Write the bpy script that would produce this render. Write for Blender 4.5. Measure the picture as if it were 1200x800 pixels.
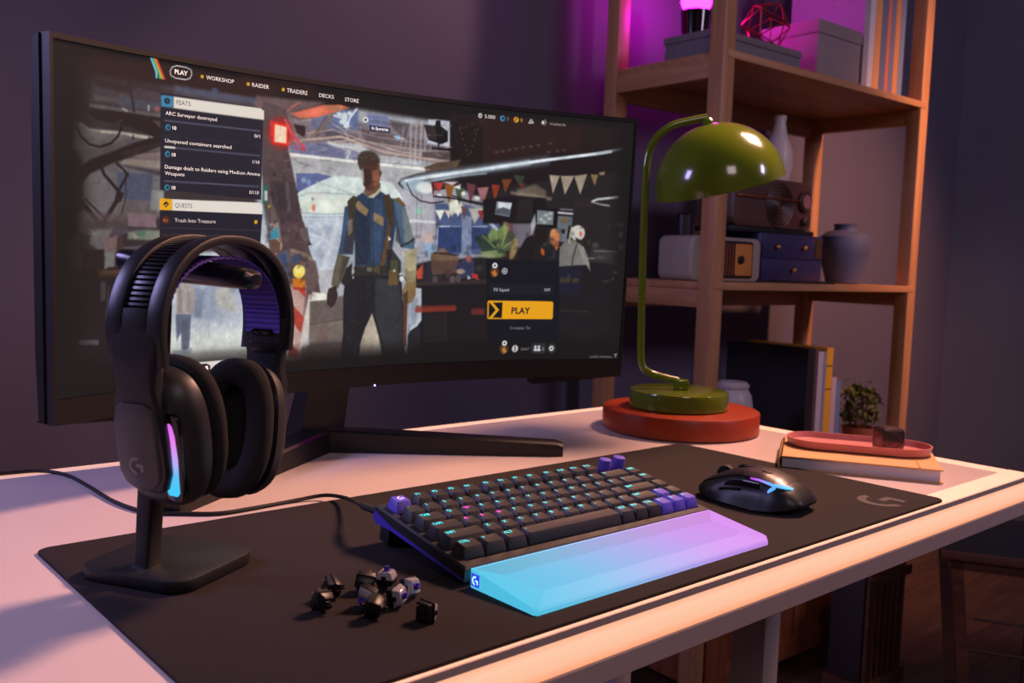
import bpy, bmesh, math, random
import numpy as np
from mathutils import Vector, Matrix, Euler

for o in list(bpy.data.objects):
    bpy.data.objects.remove(o, do_unlink=True)
scene = bpy.context.scene
COL = scene.collection
DZ = 0.87                      # height of the desk top above the floor (metres)
PI = math.pi
R = math.radians
rng = random.Random(7)

# ------------------------------------------------------------------ camera
cam_data = bpy.data.cameras.new('camera')
cam = bpy.data.objects.new('camera', cam_data)
COL.objects.link(cam)
yaw, pitch, roll = 0.7238, 0.0852, 0.0335
fwd = Vector((math.sin(yaw)*math.cos(pitch), math.cos(yaw)*math.cos(pitch), -math.sin(pitch)))
rgt = Vector((math.cos(yaw), -math.sin(yaw), 0))
upv = rgt.cross(fwd)
r2 = rgt*math.cos(roll) + upv*math.sin(roll)
u2 = upv*math.cos(roll) - rgt*math.sin(roll)
cam.matrix_world = Matrix(((r2.x, u2.x, -fwd.x, -0.2159), (r2.y, u2.y, -fwd.y, -0.8712),
                           (r2.z, u2.z, -fwd.z, 0.2678+DZ), (0, 0, 0, 1)))
cam_data.sensor_fit = 'HORIZONTAL'
cam_data.sensor_width = 36
cam_data.lens = 32.54
cam_data.clip_start = 0.02
cam_data.dof.use_dof = True
cam_data.dof.focus_distance = 0.92
cam_data.dof.aperture_fstop = 10.0
scene.camera = cam

# ------------------------------------------------------------------ world and lights
world = bpy.data.worlds.new('world'); scene.world = world
world.use_nodes = True
world.node_tree.nodes['Background'].inputs['Color'].default_value = (0.52, 0.43, 0.52, 1)
world.node_tree.nodes['Background'].inputs['Strength'].default_value = 0.055

def area(name, loc, target, size, power, color, size_y=None):
    l = bpy.data.lights.new(name, 'AREA'); l.energy = power; l.color = color
    l.shape = 'RECTANGLE'; l.size = size; l.size_y = size_y or size
    o = bpy.data.objects.new(name, l); COL.objects.link(o)
    o.location = loc
    o.rotation_euler = (Vector(target)-Vector(loc)).to_track_quat('-Z', 'Y').to_euler()
    return o
def spot(name, loc, target, power, color, angle, blend=1.0, radius=0.05):
    l = bpy.data.lights.new(name, 'SPOT'); l.energy = power; l.color = color
    l.spot_size = R(angle); l.spot_blend = blend; l.shadow_soft_size = radius
    o = bpy.data.objects.new(name, l); COL.objects.link(o)
    o.location = loc
    o.rotation_euler = (Vector(target)-Vector(loc)).to_track_quat('-Z', 'Y').to_euler()
    return o
key_light = area('warm_key_light', (1.72, -0.18, DZ+1.45), (0.25, -0.12, DZ), 0.34, 14.5, (1.0, 0.50, 0.34))
key_light.data.spread = R(80)          # spread narrowed to keep the warm light off the back wall
area('cool_fill_light', (-1.0, 0.72, DZ+1.0), (0.35, -0.15, DZ), 0.5, 17, (0.52, 0.46, 1.0))
area('room_fill_light', (-0.3, -1.9, DZ+1.5), (0.6, 0.2, DZ+0.1), 0.6, 7, (0.95, 0.72, 0.74))  # unseen fill from the camera side, lifts the faces turned to it
area('right_wall_fill_light', (2.2, -2.2, DZ+1.5), (4.0, 0.1, DZ+0.2), 0.5, 24, (0.80, 0.64, 0.95))  # added fill without a lamp body, brightens the right wall
spot('back_wall_fill_spot', (2.80, -0.65, DZ+1.6), (3.05, 0.97, DZ+0.02), 215, (1.0, 0.44, 0.24), 60, 1.0, 0.12)  # added warm fill, stands in for bounce on the wall behind the shelves
spot('wall_spot_light', (1.50, 0.40, DZ+1.65), (0.92, 0.98, DZ+0.72), 34, (1.0, 0.56, 0.46), 34, 0.45, 0.03)

scene.view_settings.view_transform = 'Standard'
scene.view_settings.look = 'None'
scene.view_settings.exposure = 0.0
scene.view_settings.gamma = 1.0
scene.view_settings.use_curve_mapping = False

# ------------------------------------------------------------------ materials
def lin(h):
    if isinstance(h, str):
        c = [int(h[i:i+2], 16)/255 for i in (0, 2, 4)]
    else:
        c = [v/255 for v in h]
    return tuple((v/12.92 if v <= 0.04045 else ((v+0.055)/1.055)**2.4) for v in c)
MATS = {}
def mat(name, color, rough=0.5, metal=0.0, var=0.08, scale=40.0, bump=0.0, spec=0.5, coat=0.0,
        emit=None, estr=0.0, trans=0.0, sheen=0.0, bscale=None, stretch=None):
    """principled material with procedural colour variation and fine relief"""
    if name in MATS: return MATS[name]
    m = bpy.data.materials.new(name); m.use_nodes = True
    nt = m.node_tree; b = nt.nodes['Principled BSDF']
    c = lin(color)
    tc = nt.nodes.new('ShaderNodeTexCoord')
    src = tc.outputs['Object']
    if stretch:
        mp = nt.nodes.new('ShaderNodeMapping'); mp.inputs['Scale'].default_value = stretch
        nt.links.new(src, mp.inputs['Vector']); src = mp.outputs['Vector']
    nz = nt.nodes.new('ShaderNodeTexNoise'); nz.inputs['Scale'].default_value = scale
    nz.inputs['Detail'].default_value = 4
    nt.links.new(src, nz.inputs['Vector'])
    rp = nt.nodes.new('ShaderNodeValToRGB')
    rp.color_ramp.elements[0].position = 0.3; rp.color_ramp.elements[1].position = 0.7
    rp.color_ramp.elements[0].color = tuple(max(0, v*(1-var)) for v in c)+(1,)
    rp.color_ramp.elements[1].color = tuple(min(1, v*(1+var)) for v in c)+(1,)
    nt.links.new(nz.outputs['Fac'], rp.inputs['Fac'])
    nt.links.new(rp.outputs['Color'], b.inputs['Base Color'])
    b.inputs['Roughness'].default_value = rough
    b.inputs['Metallic'].default_value = metal
    b.inputs['Specular IOR Level'].default_value = spec
    b.inputs['Coat Weight'].default_value = coat
    b.inputs['Coat Roughness'].default_value = 0.08
    b.inputs['Transmission Weight'].default_value = trans
    if sheen: b.inputs['Sheen Weight'].default_value = sheen
    if bump:
        n2 = nt.nodes.new('ShaderNodeTexNoise'); n2.inputs['Scale'].default_value = bscale or scale*6
        nt.links.new(src, n2.inputs['Vector'])
        bp = nt.nodes.new('ShaderNodeBump'); bp.inputs['Strength'].default_value = bump
        bp.inputs['Distance'].default_value = 0.001
        nt.links.new(n2.outputs['Fac'], bp.inputs['Height'])
        nt.links.new(bp.outputs['Normal'], b.inputs['Normal'])
    if emit is not None:
        b.inputs['Emission Color'].default_value = lin(emit)+(1,)
        b.inputs['Emission Strength'].default_value = estr
    MATS[name] = m
    return m
def gradient_mat(name, stops, axis, lo, hi, strength, rough=0.3, base=0.4):
    """lit translucent plastic: emission colour runs along one local axis"""
    m = bpy.data.materials.new(name); m.use_nodes = True
    nt = m.node_tree; b = nt.nodes['Principled BSDF']
    tc = nt.nodes.new('ShaderNodeTexCoord'); sp = nt.nodes.new('ShaderNodeSeparateXYZ')
    nt.links.new(tc.outputs['Object'], sp.inputs['Vector'])
    mr = nt.nodes.new('ShaderNodeMapRange')
    mr.inputs['From Min'].default_value = lo; mr.inputs['From Max'].default_value = hi
    nt.links.new(sp.outputs[axis], mr.inputs['Value'])
    rp = nt.nodes.new('ShaderNodeValToRGB')
    for i, (pos, c) in enumerate(stops):
        e = rp.color_ramp.elements[i] if i < 2 else rp.color_ramp.elements.new(pos)
        e.position = pos; e.color = lin(c)+(1,)
    nt.links.new(mr.outputs['Result'], rp.inputs['Fac'])
    mx = nt.nodes.new('ShaderNodeMix'); mx.data_type = 'RGBA'; mx.blend_type = 'MULTIPLY'
    mx.inputs['Factor'].default_value = 1
    nt.links.new(rp.outputs['Color'], mx.inputs['A']); mx.inputs['B'].default_value = (base, base, base, 1)
    nt.links.new(mx.outputs['Result'], b.inputs['Base Color'])
    nt.links.new(rp.outputs['Color'], b.inputs['Emission Color'])
    b.inputs['Emission Strength'].default_value = strength
    b.inputs['Specular IOR Level'].default_value = 0.1
    b.inputs['Roughness'].default_value = rough
    MATS[name] = m
    return m
def wood(name, c1, c2, axis=2, rough=0.5, scale=1.0):
    m = bpy.data.materials.new(name); m.use_nodes = True
    nt = m.node_tree; b = nt.nodes['Principled BSDF']
    tc = nt.nodes.new('ShaderNodeTexCoord'); mp = nt.nodes.new('ShaderNodeMapping')
    s = [26*scale]*3; s[axis] = 1.6*scale
    mp.inputs['Scale'].default_value = s
    nt.links.new(tc.outputs['Object'], mp.inputs['Vector'])
    nz = nt.nodes.new('ShaderNodeTexNoise'); nz.inputs['Scale'].default_value = 1.6
    nz.inputs['Detail'].default_value = 8; nz.inputs['Distortion'].default_value = 0.6
    nt.links.new(mp.outputs['Vector'], nz.inputs['Vector'])
    rp = nt.nodes.new('ShaderNodeValToRGB')
    rp.color_ramp.elements[0].position = 0.35; rp.color_ramp.elements[1].position = 0.68
    rp.color_ramp.elements[0].color = lin(c1)+(1,); rp.color_ramp.elements[1].color = lin(c2)+(1,)
    nt.links.new(nz.outputs['Fac'], rp.inputs['Fac'])
    nt.links.new(rp.outputs['Color'], b.inputs['Base Color'])
    bp = nt.nodes.new('ShaderNodeBump'); bp.inputs['Strength'].default_value = 0.15
    bp.inputs['Distance'].default_value = 0.001
    nt.links.new(nz.outputs['Fac'], bp.inputs['Height']); nt.links.new(bp.outputs['Normal'], b.inputs['Normal'])
    b.inputs['Roughness'].default_value = rough
    MATS[name] = m
    return m

# ------------------------------------------------------------------ mesh helpers
class G:
    """collects shapes; obj() links them as one mesh object"""
    def __init__(s): s.v = []; s.f = []
    def add(s, vs, fs):
        n = len(s.v); s.v.extend(tuple(v) for v in vs); s.f.extend(tuple(i+n for i in f) for f in fs); return s
    def bm(s, bm, M=None):
        bm.verts.index_update()
        vs = [(M @ v.co if M else v.co.copy()) for v in bm.verts]
        s.add(vs, [[v.index for v in f.verts] for f in bm.faces]); bm.free(); return s
    def box(s, x0, x1, y0, y1, z0, z1, bev=0, seg=2, M=None):
        bm = bmesh.new(); bmesh.ops.create_cube(bm, size=1)
        for v in bm.verts:
            v.co = Vector(((x0+x1)/2+v.co.x*(x1-x0), (y0+y1)/2+v.co.y*(y1-y0), (z0+z1)/2+v.co.z*(z1-z0)))
        if bev: bmesh.ops.bevel(bm, geom=bm.edges[:], offset=bev, segments=seg, affect='EDGES', profile=0.5)
        return s.bm(bm, M)
    def rings(s, rs, cap0=True, cap1=True, close=False):
        """loft through rings of equal vertex count"""
        n = len(rs[0]); base = len(s.v)
        for r in rs: s.v.extend(tuple(p) for p in r)
        m = len(rs)
        for i in range(m if close else m-1):
            a = base+i*n; b = base+((i+1) % m)*n
            for j in range(n):
                k = (j+1) % n; s.f.append((a+j, a+k, b+k, b+j))
        if not close:
            if cap0: s.f.append(tuple(base+j for j in reversed(range(n))))
            if cap1: s.f.append(tuple(base+(m-1)*n+j for j in range(n)))
        return s
    def lathe(s, prof, c=(0, 0, 0), seg=40, M=None, cap0=True, cap1=True):
        rs = []
        for r, z in prof:
            ring = [Vector((c[0]+r*math.cos(2*PI*j/seg), c[1]+r*math.sin(2*PI*j/seg), c[2]+z)) for j in range(seg)]
            rs.append([M @ q for q in ring] if M else ring)
        return s.rings(rs, cap0, cap1)
    def tube(s, path, r, seg=10, close=False, flat=None):
        P = [Vector(p) for p in path]; n = len(P); rs = []
        up = None
        for i, p in enumerate(P):
            a = P[(i-1) % n] if (close or i > 0) else P[i]; b = P[(i+1) % n] if (close or i < n-1) else P[i]
            t = (b-a).normalized()
            if up is None:
                up = Vector((0, 0, 1)) if abs(t.z) < 0.9 else Vector((1, 0, 0))
            sd = t.cross(up).normalized(); up = sd.cross(t).normalized()
            rr = r[i] if isinstance(r, (list, tuple)) else r
            rs.append([p+sd*(rr*math.cos(2*PI*j/seg))+up*((flat or 1)*rr*math.sin(2*PI*j/seg)) for j in range(seg)])
        return s.rings(rs, close=close)
    def prism(s, pts, z0, z1, M=None):
        rs = [[Vector((x, y, z)) for x, y in pts] for z in (z0, z1)]
        if M: rs = [[M @ q for q in r] for r in rs]
        return s.rings(rs)
    def slab(s, pts, z0, z1, bev, M=None):
        """prism of a convex outline with rounded upper and lower rims"""
        cx = sum(p[0] for p in pts)/len(pts); cy = sum(p[1] for p in pts)/len(pts)
        def ins(d):
            out = []
            for x, y in pts:
                l = math.hypot(x-cx, y-cy); k = (l-d)/l; out.append((cx+(x-cx)*k, cy+(y-cy)*k))
            return out
        rs = []
        for d, z in ((bev, z0), (bev*0.3, z0+bev*0.3), (0, z0+bev), (0, z1-bev), (bev*0.3, z1-bev*0.3), (bev, z1)):
            ring = [Vector((x, y, z)) for x, y in ins(d)]
            rs.append([M @ q for q in ring] if M else ring)
        return s.rings(rs)
    def sphere(s, c, r, seg=16, n=10, sc=(1, 1, 1)):
        rs = []
        for i in range(n+1):
            a = -PI/2+PI*i/n
            a = max(-PI/2+0.02, min(PI/2-0.02, a))
            rs.append([Vector((c[0]+sc[0]*r*math.cos(a)*math.cos(2*PI*j/seg), c[1]+sc[1]*r*math.cos(a)*math.sin(2*PI*j/seg), c[2]+sc[2]*r*math.sin(a))) for j in range(seg)])
        return s.rings(rs)
    def mesh(s, name, m, ang=35):
        me = bpy.data.meshes.new(name); me.from_pydata([tuple(v) for v in s.v], [], s.f); me.update()
        bm = bmesh.new(); bm.from_mesh(me); bmesh.ops.recalc_face_normals(bm, faces=bm.faces[:]); bm.to_mesh(me); bm.free()
        me.polygons.foreach_set('use_smooth', [True]*len(me.polygons))
        me.set_sharp_from_angle(angle=R(ang))
        if m: me.materials.append(m)
        return me
    def obj(s, name, m, parent=None, ang=35, loc=None, rot=None):
        return link(name, s.mesh(name, m, ang), parent, loc, rot)
def link(name, me, parent=None, loc=None, rot=None):
    o = bpy.data.objects.new(name, me); COL.objects.link(o)
    if parent: o.parent = parent
    if loc: o.location = loc
    if rot: o.rotation_euler = rot
    return o
def tag(o, label, cat, group=None):
    o['label'] = label; o['category'] = cat
    if group: o['group'] = group
    return o
def thing(name, label, cat, loc=(0, 0, 0), rot=(0, 0, 0), group=None):
    o = bpy.data.objects.new(name, None); COL.objects.link(o); o.empty_display_size = 0.02
    o.location = loc; o.rotation_euler = rot
    return tag(o, label, cat, group)
def struct(o):
    o['kind'] = 'structure'; return o
def copy_tree(o, parent=None):
    c = o.copy(); COL.objects.link(c); c.parent = parent
    for ch in list(o.children): copy_tree(ch, c)
    return c
def rrect(w, d, r, seg=6, cx=0, cy=0):
    pts = []
    for sx, sy, a0 in ((1, 1, 0), (-1, 1, 90), (-1, -1, 180), (1, -1, 270)):
        for i in range(seg+1):
            a = R(a0+90*i/seg); pts.append((cx+sx*(w/2-r)+r*math.cos(a), cy+sy*(d/2-r)+r*math.sin(a)))
    return pts
def stadium(l, w, seg=16, cx=0, cy=0):
    return rrect(l, w, w/2-1e-5, seg, cx, cy)
def superell(a, b, n=2.5, seg=32):
    out = []
    for j in range(seg):
        t = 2*PI*j/seg; c, s_ = math.cos(t), math.sin(t)
        out.append((a*math.copysign(abs(c)**(2/n), c), b*math.copysign(abs(s_)**(2/n), s_)))
    return out
def smooth_path(pts, n=8):
    P = [Vector(p) for p in pts]; out = []
    for i in range(len(P)-1):
        p0 = P[max(i-1, 0)]; p1 = P[i]; p2 = P[i+1]; p3 = P[min(i+2, len(P)-1)]
        for k in range(n):
            t = k/n
            out.append(0.5*((2*p1)+(p2-p0)*t+(2*p0-5*p1+4*p2-p3)*t*t+(3*p1-p0-3*p2+p3)*t**3))
    out.append(P[-1]); return out
TEXTS = {}
def text_geo(s, bold=False):
    """flat lettering as mesh data: vertices, faces, width (for size 1)"""
    k = (s, bold)
    if k in TEXTS: return TEXTS[k]
    cu = bpy.data.curves.new('lettering', 'FONT'); cu.body = s; cu.size = 1; cu.resolution_u = 2
    cu.offset = 0.028 if bold else 0.0
    ob = bpy.data.objects.new('lettering', cu); COL.objects.link(ob)
    bpy.context.view_layer.update()
    me = bpy.data.meshes.new_from_object(ob.evaluated_get(bpy.context.evaluated_depsgraph_get()))
    v = [(q.co.x, q.co.y) for q in me.vertices]; f = [tuple(p.vertices) for p in me.polygons]
    bpy.data.objects.remove(ob); bpy.data.curves.remove(cu); bpy.data.meshes.remove(me)
    x0 = min(q[0] for q in v); x1 = max(q[0] for q in v)
    v = [(x-x0, y) for x, y in v]
    TEXTS[k] = (v, f, x1-x0); return TEXTS[k]

# ------------------------------------------------------------------ shared materials
M_wall = mat('painted_wall', (88, 83, 102), 0.85, var=0.04, scale=3, bump=0.05, bscale=120)
M_wall2 = mat('dark_painted_wall', (104, 106, 124), 0.85, var=0.05, scale=2, bump=0.05, bscale=120)
M_floor = wood('floor_boards', (70, 46, 34), (96, 64, 44), 0, 0.45)
M_white_trim = mat('white_trim_paint', (170, 160, 158), 0.6)
M_pine = wood('pine_wood', (168, 116, 76), (194, 142, 98), 2, 0.5)
M_pine_x = wood('pine_wood_long', (168, 116, 76), (194, 142, 98), 0, 0.5)
M_pine_y = wood('pine_wood_deep', (168, 116, 76), (194, 142, 98), 1, 0.5)
M_redwood = wood('red_brown_wood', (118, 62, 36), (150, 84, 50), 2, 0.5)
M_black = mat('black_plastic', (17, 17, 19), 0.42, var=0.1, scale=60, bump=0.03)
M_black_soft = mat('soft_black_plastic', (26, 27, 30), 0.5, var=0.06, scale=60, bump=0.04, bscale=900)
M_black_gloss = mat('glossy_black', (10, 10, 12), 0.15, var=0.05)
M_rubber = mat('dark_rubber', (14, 14, 15), 0.7)
M_purple = mat('purple_plastic', (74, 62, 190), 0.45, var=0.04)
M_copper = mat('copper_wire', (160, 88, 62), 0.4, metal=1.0)

# ------------------------------------------------------------------ the room
YB, XR = 0.98, 4.05
struct(G().box(-2.4, XR+0.1, -2.6, YB+0.1, -0.06, 0).obj('floor', M_floor))
struct(G().box(-2.4, XR+0.1, YB, YB+0.1, 0, 2.7).obj('wall_back', M_wall))
struct(G().box(XR, XR+0.1, -2.6, YB, 0, 2.7).obj('wall_right', M_wall2))
struct(G().box(-2.4, XR, YB-0.016, YB, 0, 0.09, 0.004).obj('baseboard_back', M_white_trim))
struct(G().box(XR-0.016, XR, -2.6, YB-0.016, 0, 0.09, 0.004).obj('baseboard_right', M_white_trim))

# ------------------------------------------------------------------ desk
M_top = mat('white_desk_laminate', (216, 200, 198), 0.26, var=0.02, scale=6, spec=0.5)
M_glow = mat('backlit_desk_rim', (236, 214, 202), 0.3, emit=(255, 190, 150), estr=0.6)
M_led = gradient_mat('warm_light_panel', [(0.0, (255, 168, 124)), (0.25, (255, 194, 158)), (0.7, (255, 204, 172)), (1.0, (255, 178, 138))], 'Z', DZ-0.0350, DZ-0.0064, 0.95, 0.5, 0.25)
M_greige = mat('grey_edge_trim', (204, 176, 170), 0.5, var=0.04)
M_leg = mat('desk_leg_paint', (176, 160, 156), 0.5, var=0.03)
DX0, DX1, DY0, DY1 = -0.80, 1.168, -0.4070, 0.3194
desk = thing('desk', 'long white desk with a glowing warm light strip set into its front edge', 'desk', (0, 0, 0))
G().box(DX0, DX1-0.034, DY0+0.034, DY1-0.022, DZ-0.006, DZ, 0.0008, 1).obj('desk_top', M_top, desk)
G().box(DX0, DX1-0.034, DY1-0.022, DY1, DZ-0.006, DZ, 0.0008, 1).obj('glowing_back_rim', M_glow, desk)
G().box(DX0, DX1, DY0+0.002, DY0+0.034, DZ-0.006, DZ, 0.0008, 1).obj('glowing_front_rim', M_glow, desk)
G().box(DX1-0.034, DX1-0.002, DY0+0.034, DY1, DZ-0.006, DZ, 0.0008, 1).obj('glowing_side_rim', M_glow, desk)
G().box(DX0, DX1, DY0, DY0+0.002, DZ-0.0066, DZ-0.0006).obj('upper_edge_trim', M_greige, desk)
G().box(DX1-0.002, DX1, DY0+0.002, DY1, DZ-0.0066, DZ-0.0006).obj('upper_side_trim', M_greige, desk)
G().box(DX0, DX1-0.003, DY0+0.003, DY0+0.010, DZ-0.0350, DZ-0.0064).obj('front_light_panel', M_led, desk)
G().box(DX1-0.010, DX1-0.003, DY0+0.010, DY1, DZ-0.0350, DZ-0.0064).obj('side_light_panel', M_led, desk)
G().box(DX0, DX1-0.012, DY0+0.001, DY0+0.03, DZ-0.0545, DZ-0.0350, 0.001, 1).obj('lower_front_rail', M_greige, desk)
G().box(DX1-0.05, DX1-0.012, DY0+0.03, DY1, DZ-0.0545, DZ-0.0350, 0.001, 1).obj('lower_side_rail', M_greige, desk)
G().box(DX0, DX1-0.012, DY0+0.03, DY1, DZ-0.046, DZ-0.0065).obj('underframe', M_greige, desk)
for x, y in ((1.008, -0.10), (1.008, 0.20), (-0.70, -0.10), (-0.70, 0.20)):
    G().box(x, x+0.042, y, y+0.06, 0.0, DZ-0.046, 0.002).obj('leg', M_leg, desk)

# ------------------------------------------------------------------ desk mat
M_mat = mat('mat_cloth', (40, 35, 36), 0.9, var=0.10, scale=300, bump=0.35, bscale=1800, spec=0.2)
M_print = mat('grey_mat_print', (76, 69, 71), 0.8, var=0.05, scale=200)
TH = 0.003
deskmat = thing('desk_mat', 'large black cloth desk mat with a grey logo in one corner', 'desk mat', (0.45, -0.2025, DZ))
G().slab(rrect(0.9, 0.4, 0.012), 0.0, TH, 0.0009).obj('mat_cloth', M_mat, deskmat)
def logo_polys(seg=18):
    """ring open to the right with an angular bar, unit radius"""
    ring_o = [(math.cos(R(a)), math.sin(R(a))) for a in np.linspace(68, 268, seg)]
    ring_i = [(0.64*math.cos(R(a)), 0.64*math.sin(R(a))) for a in np.linspace(74, 262, seg)]
    return [ring_o, ring_i], [(0.02, 0.20), (0.92, 0.20), (0.92, -0.72), (0.58, -0.72), (0.58, -0.14), (0.02, -0.14)]
def logo_mesh(size, z=0.0, M=None, skew=0.0):
    g = G(); (ro, ri), bar = logo_polys()
    T = lambda x, y: (M @ Vector((x*size+skew*y*size, y*size, z)) if M else Vector((x*size+skew*y*size, y*size, z)))
    n = len(ro)
    g.add([T(*q) for q in ro]+[T(*q) for q in ri], [(i, i+1, n+i+1, n+i) for i in range(n-1)])
    g.add([T(*q) for q in bar], [(0, 1, 4, 5), (1, 2, 3, 4)])
    return g
logo_mesh(0.0265, TH+0.0002).obj('printed_logo', M_print, deskmat, loc=(0.373, -0.158, 0))

# ------------------------------------------------------------------ monitor
SCREEN_T0, SCREEN_T1, SCREEN_S = -164.0, 184.0, 396.0
MON = (0.43819, 0.14844, 0.28953, -0.06262, -0.04883, 1.08982, 0.01483)
def mp(s, t, d=0.0):
    """point on the monitor: s along the arc, t up, d behind the glass (metres)"""
    _, _, z, _, tilt, rc, rl = MON
    a = s/rc; lx = (rc+d)*math.sin(a); ly = (rc+d)*math.cos(a)-rc; lz = t
    lx, lz = lx*math.cos(rl)-lz*math.sin(rl), lx*math.sin(rl)+lz*math.cos(rl)
    ly, lz = ly*math.cos(tilt)+lz*math.sin(tilt), -ly*math.sin(tilt)+lz*math.cos(tilt)
    return Vector((lx, ly, lz+z))
monitor = thing('curved_monitor', 'wide curved black monitor showing a game lobby on two splayed legs', 'monitor', (MON[0], MON[1], DZ), (0, 0, MON[3]))
def curved_bar(s0, s1, t0, t1, d0, d1, n=40):
    g = G(); rs = []
    for i in range(n+1):
        s = s0+(s1-s0)*i/n
        rs.append([mp(s, t0, d0), mp(s, t1, d0), mp(s, t1, d1), mp(s, t0, d1)])
    return g.rings(rs)
M_bezel = mat('monitor_bezel', (9, 8, 8), 0.55, var=0.05)
M_shell = mat('monitor_shell', (12, 10, 11), 0.6, var=0.05, spec=0.3)
curved_bar(-0.400, 0.400, 0.1845, 0.190, -0.002, 0.012).obj('top_bezel', M_bezel, monitor)
curved_bar(-0.400, 0.400, -0.190, -0.1645, -0.002, 0.012).obj('chin_bezel', M_bezel, monitor)
for sg in (-1, 1):
    curved_bar(min(sg*0.3965, sg*0.400), max(sg*0.3965, sg*0.400), -0.1645, 0.1845, -0.002, 0.012, 2).obj('side_bezel', M_bezel, monitor)
# housing behind the glass, deepest in the middle
g = G(); rs = []
for i in range(41):
    s = -0.402+0.804*i/40
    dep = 0.014+0.05*max(0, 1-abs(s)/0.34)**0.7
    rs.append([mp(s, -0.1895, 0.0125), mp(s, 0.1895, 0.0125), mp(s, 0.187, 0.022), mp(s, 0.12, dep+0.012), mp(s, -0.12, dep+0.012), mp(s, -0.187, 0.022)])
g.rings(rs).obj('back_shell', M_shell, monitor)
# wedge-shaped wings under the lower corners
for sg in (-1, 1):
    rs = []
    for i in range(9):
        f = i/8; s = sg*(0.262+0.138*f); dr = 0.0105*(1-f)**0.9+0.0005
        rs.append([mp(s, -0.1900, 0.002), mp(s, -0.1900, 0.03), mp(s, -0.190-dr, 0.026), mp(s, -0.190-dr, 0.004)])
    G().rings(rs).obj('lower_wing', M_shell, monitor)
pl = mp(0.0105, -0.1895, -0.0021)
G().sphere(pl, 0.0014, 8, 6).obj('power_light', mat('blue_power_light', (120, 130, 255), emit=(150, 165, 255), estr=4), monitor)
# stand: neck and two splayed legs (local frame of the monitor)
ca, sa = math.cos(-MON[3]), math.sin(-MON[3])
def ml(x, y, z=0.0):
    dx, dy = x-MON[0], y-MON[1]; return Vector((ca*dx-sa*dy, sa*dx+ca*dy, z))
M_stand = mat('monitor_stand', (12, 10, 12), 0.45, var=0.05)
apex = Vector((0.428, 0.250))
for tip in (Vector((0.693, 0.043)), Vector((0.140, 0.052))):
    d = (tip-apex).normalized(); n = Vector((-d.y, d.x)); rs = []
    for f, h, w in ((0, 0.032, 0.020), (0.5, 0.026, 0.018), (0.97, 0.020, 0.015), (1.0, 0.017, 0.013)):
        c = apex+(tip-apex)*f
        q = [c-n*w, c+n*w]
        rs.append([ml(q[0].x, q[0].y, 0.0), ml(q[1].x, q[1].y, 0.0), ml(q[1].x, q[1].y, h-0.003), ml(*(c+n*(w-0.003)), h), ml(*(c-n*(w-0.003)), h), ml(q[0].x, q[0].y, h-0.003)])
    G().rings(rs).obj('leg', M_stand, monitor)
rs = []
for x, y, z, w, t in ((0.422, 0.258, 0.0, 0.036, 0.022), (0.422, 0.256, 0.03, 0.034, 0.02), (0.432, 0.250, 0.10, 0.031, 0.017), (0.437, 0.230, 0.20, 0.03, 0.017), (0.438, 0.215, 0.30, 0.03, 0.017)):
    rs.append([ml(x-w, y-t, z), ml(x+w, y-t, z), ml(x+w, y+t, z), ml(x-w, y+t, z)])
G().rings(rs).obj('neck', M_stand, monitor)

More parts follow.
